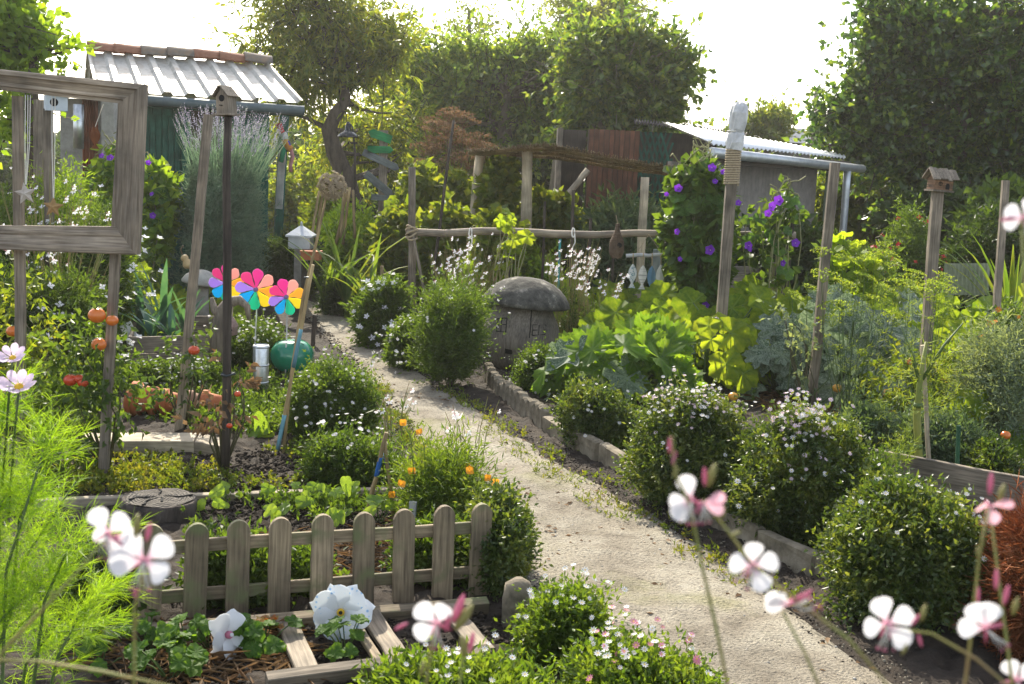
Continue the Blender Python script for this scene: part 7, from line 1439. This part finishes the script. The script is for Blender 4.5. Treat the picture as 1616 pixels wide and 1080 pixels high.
def close_flower(parent, px, Y, Rpx, angs, nrm=(0, -1, .15), pets=None, stam=180):
    c = P(*px, Y); R = Rpx * S(Y); M = face(c, nrm); z = Vector(nrm).normalized(); x = Vector((1, 0, 0)); x = (x - z * x.dot(z)).normalized(); y = z.cross(x)
    if y.z < 0: x, y = -x, -y
    M = Matrix((x, y, z)).transposed().to_4x4(); M.translation = c
    b = MB(); a0 = math.radians(stam)
    for k in range(6): a = a0 + rnd(-.4, .4); b.tube([(0, 0, 0), (math.sin(a) * .45, math.cos(a) * .45, .25), (math.sin(a) * .85, math.cos(a) * .85, .16)], .014, 4); b.tube([(math.sin(a) * .84, math.cos(a) * .84, .16), (math.sin(a) * .94, math.cos(a) * .94, .15)], .03, 4, 1)
    for k in range(3): a = a0 + rnd(-1.3, 1.3); b.tube([(0, 0, -.02), (math.sin(a) * .3, math.cos(a) * .3, -.12), (math.sin(a) * .62, math.cos(a) * .62, -.2)], [.05, .05, .012], 5, 1)
    b.tube([(0, 0, .03), (0, 0, -.2), (0, -.1, -.5)], [.06, .07, .04], 6, 1)
    f = put('flower', b.mesh('flower', [STRING, PINKP], True), parent, M @ Matrix.Scale(R, 4))
    for a in angs: put('petal', random.choice(pets or PET), f, M @ Matrix.Scale(R * rnd(.92, 1.06), 4) @ Matrix.Rotation(-math.radians(a), 4, 'Z') @ Matrix.Rotation(rnd(-.1, .3), 4, 'X'))
    return c
for (x, y, R, nn) in ((20, 566, 24, (.1, -.55, .75)), (30, 612, 33, (.1, -.5, .8))):
    c = P(x, y, 2.8); z = Vector(nn).normalized(); M = face(c, nn)
    f = put('flower', MB().lathe([(.03, -.3), (.1, -.05), (.26, .02), (.2, .12), (.02, .16)], 14).mesh('flower', [YEL], True), co, M @ Matrix.Scale(R * S(2.8), 4))
    for k in range(8): put('petal', CPET, f, M @ Matrix.Scale(R * S(2.8) * rnd(.92, 1.08), 4) @ Matrix.Rotation(k * math.pi / 4 + rnd(-.06, .06), 4, 'Z') @ Matrix.Rotation(.35 + rnd(-.1, .1), 4, 'X'))
    MB().tube([c, P(x - 6, y + 60, 2.85), P(x - 16, y + 200, 2.9)], .003, 5).build('stem', STEMG, co, True)
BUD = MB().lathe([(.05, -.2), (.13, .1), (.15, .45), (.10, .8), (.02, 1)], 8).mesh('bud', PINKP, True); BUDG = MB().lathe([(.1, -.3), (.2, .1), (.22, .5), (.08, 1)], 8).mesh('bud', STEMR, True)
def close_gaura(label, base, stems, flowers, buds, Y):
    r = thing('gaura', label, 'gaura', (P(base, 1000, Y).x, Y, 0), 'gaura sprays close to the lens'); b0 = W[r.name].translation
    for pts, r0 in stems:
        w = [P(x, y, Y + dz) for x, y, dz in pts]; lo = w[-1]; w += [lo.lerp(b0, .45) + Vector((0, .01, 0)), b0.copy()]
        n = len(w); MB().tube(w, [r0 * (.6 + .5 * i / (n - 1)) for i in range(n)], 7).build('stem', STEMR, r, True)
    for f in flowers: close_flower(r, f[0], Y + f[1], f[2], f[3], *f[4:])
    for x, y, dz, R, ang, g in buds:
        put('bud', BUDG if g else BUD, r, T(P(x, y, Y + dz)) @ Matrix.Rotation(math.radians(ang), 4, 'Y') @ Matrix.Scale(R * S(Y) * .88, 4))
close_gaura('close up white gaura spray crossing the left pickets', 150, [(((226, 905, 0), (212, 960, 0), (212, 1060, 0), (208, 1150, 0)), .0013), (((168, 850, .01), (120, 905, .01), (70, 960, 0), (20, 1010, 0), (-20, 1060, 0)), .0013), (((-40, 1040, .01), (60, 1044, .01), (160, 1060, 0), (300, 1090, 0)), .0014)],
            [((228, 884), 0, 55, (-42, 52, -98, 122), (0, -1, .25)), ((168, 842), .01, 46, (-28, 48, 140), (.1, -1, .1)), ((183, 848), .03, 40, (-70, 80), (.2, -1, -.1))],
            [(212, 930, 0, 24, 170, 0), (190, 858, 0, 30, -50, 0), (216, 985, 0, 12, 10, 1), (52, 965, 0, 14, 30, 1), (30, 1012, 0, 12, 40, 1), (80, 940, 0, 12, 30, 1), (215, 840, 0, 34, 5, 1), (232, 850, -.01, 32, 12, 0)], .70)
close_gaura('close up white gaura spray over the ladder rungs', 690, [(((690, 985, 0), (680, 1030, 0), (668, 1110, 0)), .0012), (((735, 1010, .02), (728, 1060, .02), (720, 1120, 0)), .0012)],
            [((690, 985), 0, 44, (-48, 22, -120), (-.1, -1, .1))], [(718, 975, 0, 50, 18, 0), (725, 985, 0, 44, 30, 1), (705, 990, 0, 40, 5, 0), (733, 1030, 0, 34, -10, 1), (742, 1025, 0, 36, 8, 0), (668, 1050, 0, 24, 190, 1), (640, 985, -.01, 24, -120, 0)], .74)
close_gaura('close up white gaura sprays over the lower right of the path', 1220, [(((1060, 690, 0), (1066, 750, 0), (1090, 800, 0), (1105, 880, 0), (1130, 990, 0), (1150, 1090, 0)), .0012), (((1110, 790, .01), (1150, 840, .01), (1190, 895, 0), (1260, 950, 0), (1340, 1010, 0), (1400, 1080, 0)), .0012), (((1235, 965, 0), (1270, 1030, 0), (1300, 1100, 0)), .0012), (((1395, 990, .01), (1470, 1000, .01), (1540, 1040, 0), (1600, 1090, 0)), .0012)],
            [((1092, 790), 0, 43, (-20, -105, -140), (-.5, -1, .1)), ((1110, 795), -.01, 36, (70, 110), (.4, -1, 0), PETP), ((1188, 893), 0, 43, (-2, 72, -82, 152), (0, -1, .2), None, 210), ((1248, 955), 0, 44, (-80, -100, -55), (-.3, -1, -.4), None, 60), ((1400, 985), .01, 47, (-22, 58, -100, 132), (0, -1, .15), None, 185), ((1556, 992), 0, 46, (-30, -95, 10), (-.4, -1, .1), None, 120)],
            [(1057, 712, 0, 26, -4, 0), (1062, 730, 0, 22, 10, 0), (1064, 750, 0, 16, 20, 1), (1120, 760, 0, 34, 14, 1), (1112, 762, 0, 30, -4, 0), (1140, 815, 0, 18, 10, 1), (1156, 845, 0, 18, 60, 1), (1262, 945, 0, 30, 50, 0), (1290, 955, 0, 14, 130, 0), (1440, 985, 0, 24, 30, 0), (1455, 975, 0, 26, 10, 1), (1450, 1005, 0, 22, 160, 0), (1425, 1030, 0, 18, 20, 1)], .66)
close_gaura('close up pink and white gaura stems at the right photo edge', 1560, [(((1560, 800, 0), (1545, 880, 0), (1535, 980, 0), (1522, 1090, 0)), .0012), (((1566, 830, .02), (1578, 930, .02), (1590, 1020, 0), (1600, 1100, 0)), .0012), (((1612, 345, .02), (1625, 600, .02), (1630, 900, 0), (1640, 1100, 0)), .0012)],
            [((1562, 800), 0, 36, (-70, 60, 150), (0, -1, -.5), PETP), ((1606, 1075), 0, 42, (-30, 40), (-.3, -1, .1)), ((1616, 345), .02, 34, (-110, -60, 20), (-.3, -1, .1))],
            [(1562, 775, 0, 36, 0, 0), (1578, 785, 0, 26, 14, 1), (1545, 880, 0, 20, -14, 1), (1550, 850, 0, 16, 170, 1), (1543, 930, 0, 30, 175, 0), (1585, 950, 0, 34, 8, 0), (1572, 925, 0, 34, -4, 0), (1600, 965, 0, 28, 10, 1), (1600, 345, .02, 26, -100, 0)], .68)

# ------------------------------------------------------------------ thin bright air
m = bpy.data.materials.new('hazy_air'); m.use_nodes = True; nt = m.node_tree; nt.nodes.clear(); o_ = nt.nodes.new('ShaderNodeOutputMaterial'); v = nt.nodes.new('ShaderNodeVolumePrincipled')
v.inputs['Color'].default_value = (1, .97, .9, 1); v.inputs['Density'].default_value = HAZE; v.inputs['Anisotropy'].default_value = .55; nt.links.new(v.outputs[0], o_.inputs['Volume'])
tag(put('haze', MB().box((0, 50, 7), (200, 160, 16)).mesh('haze', m)), kind='stuff', label='thin bright haze filling the air over the garden')
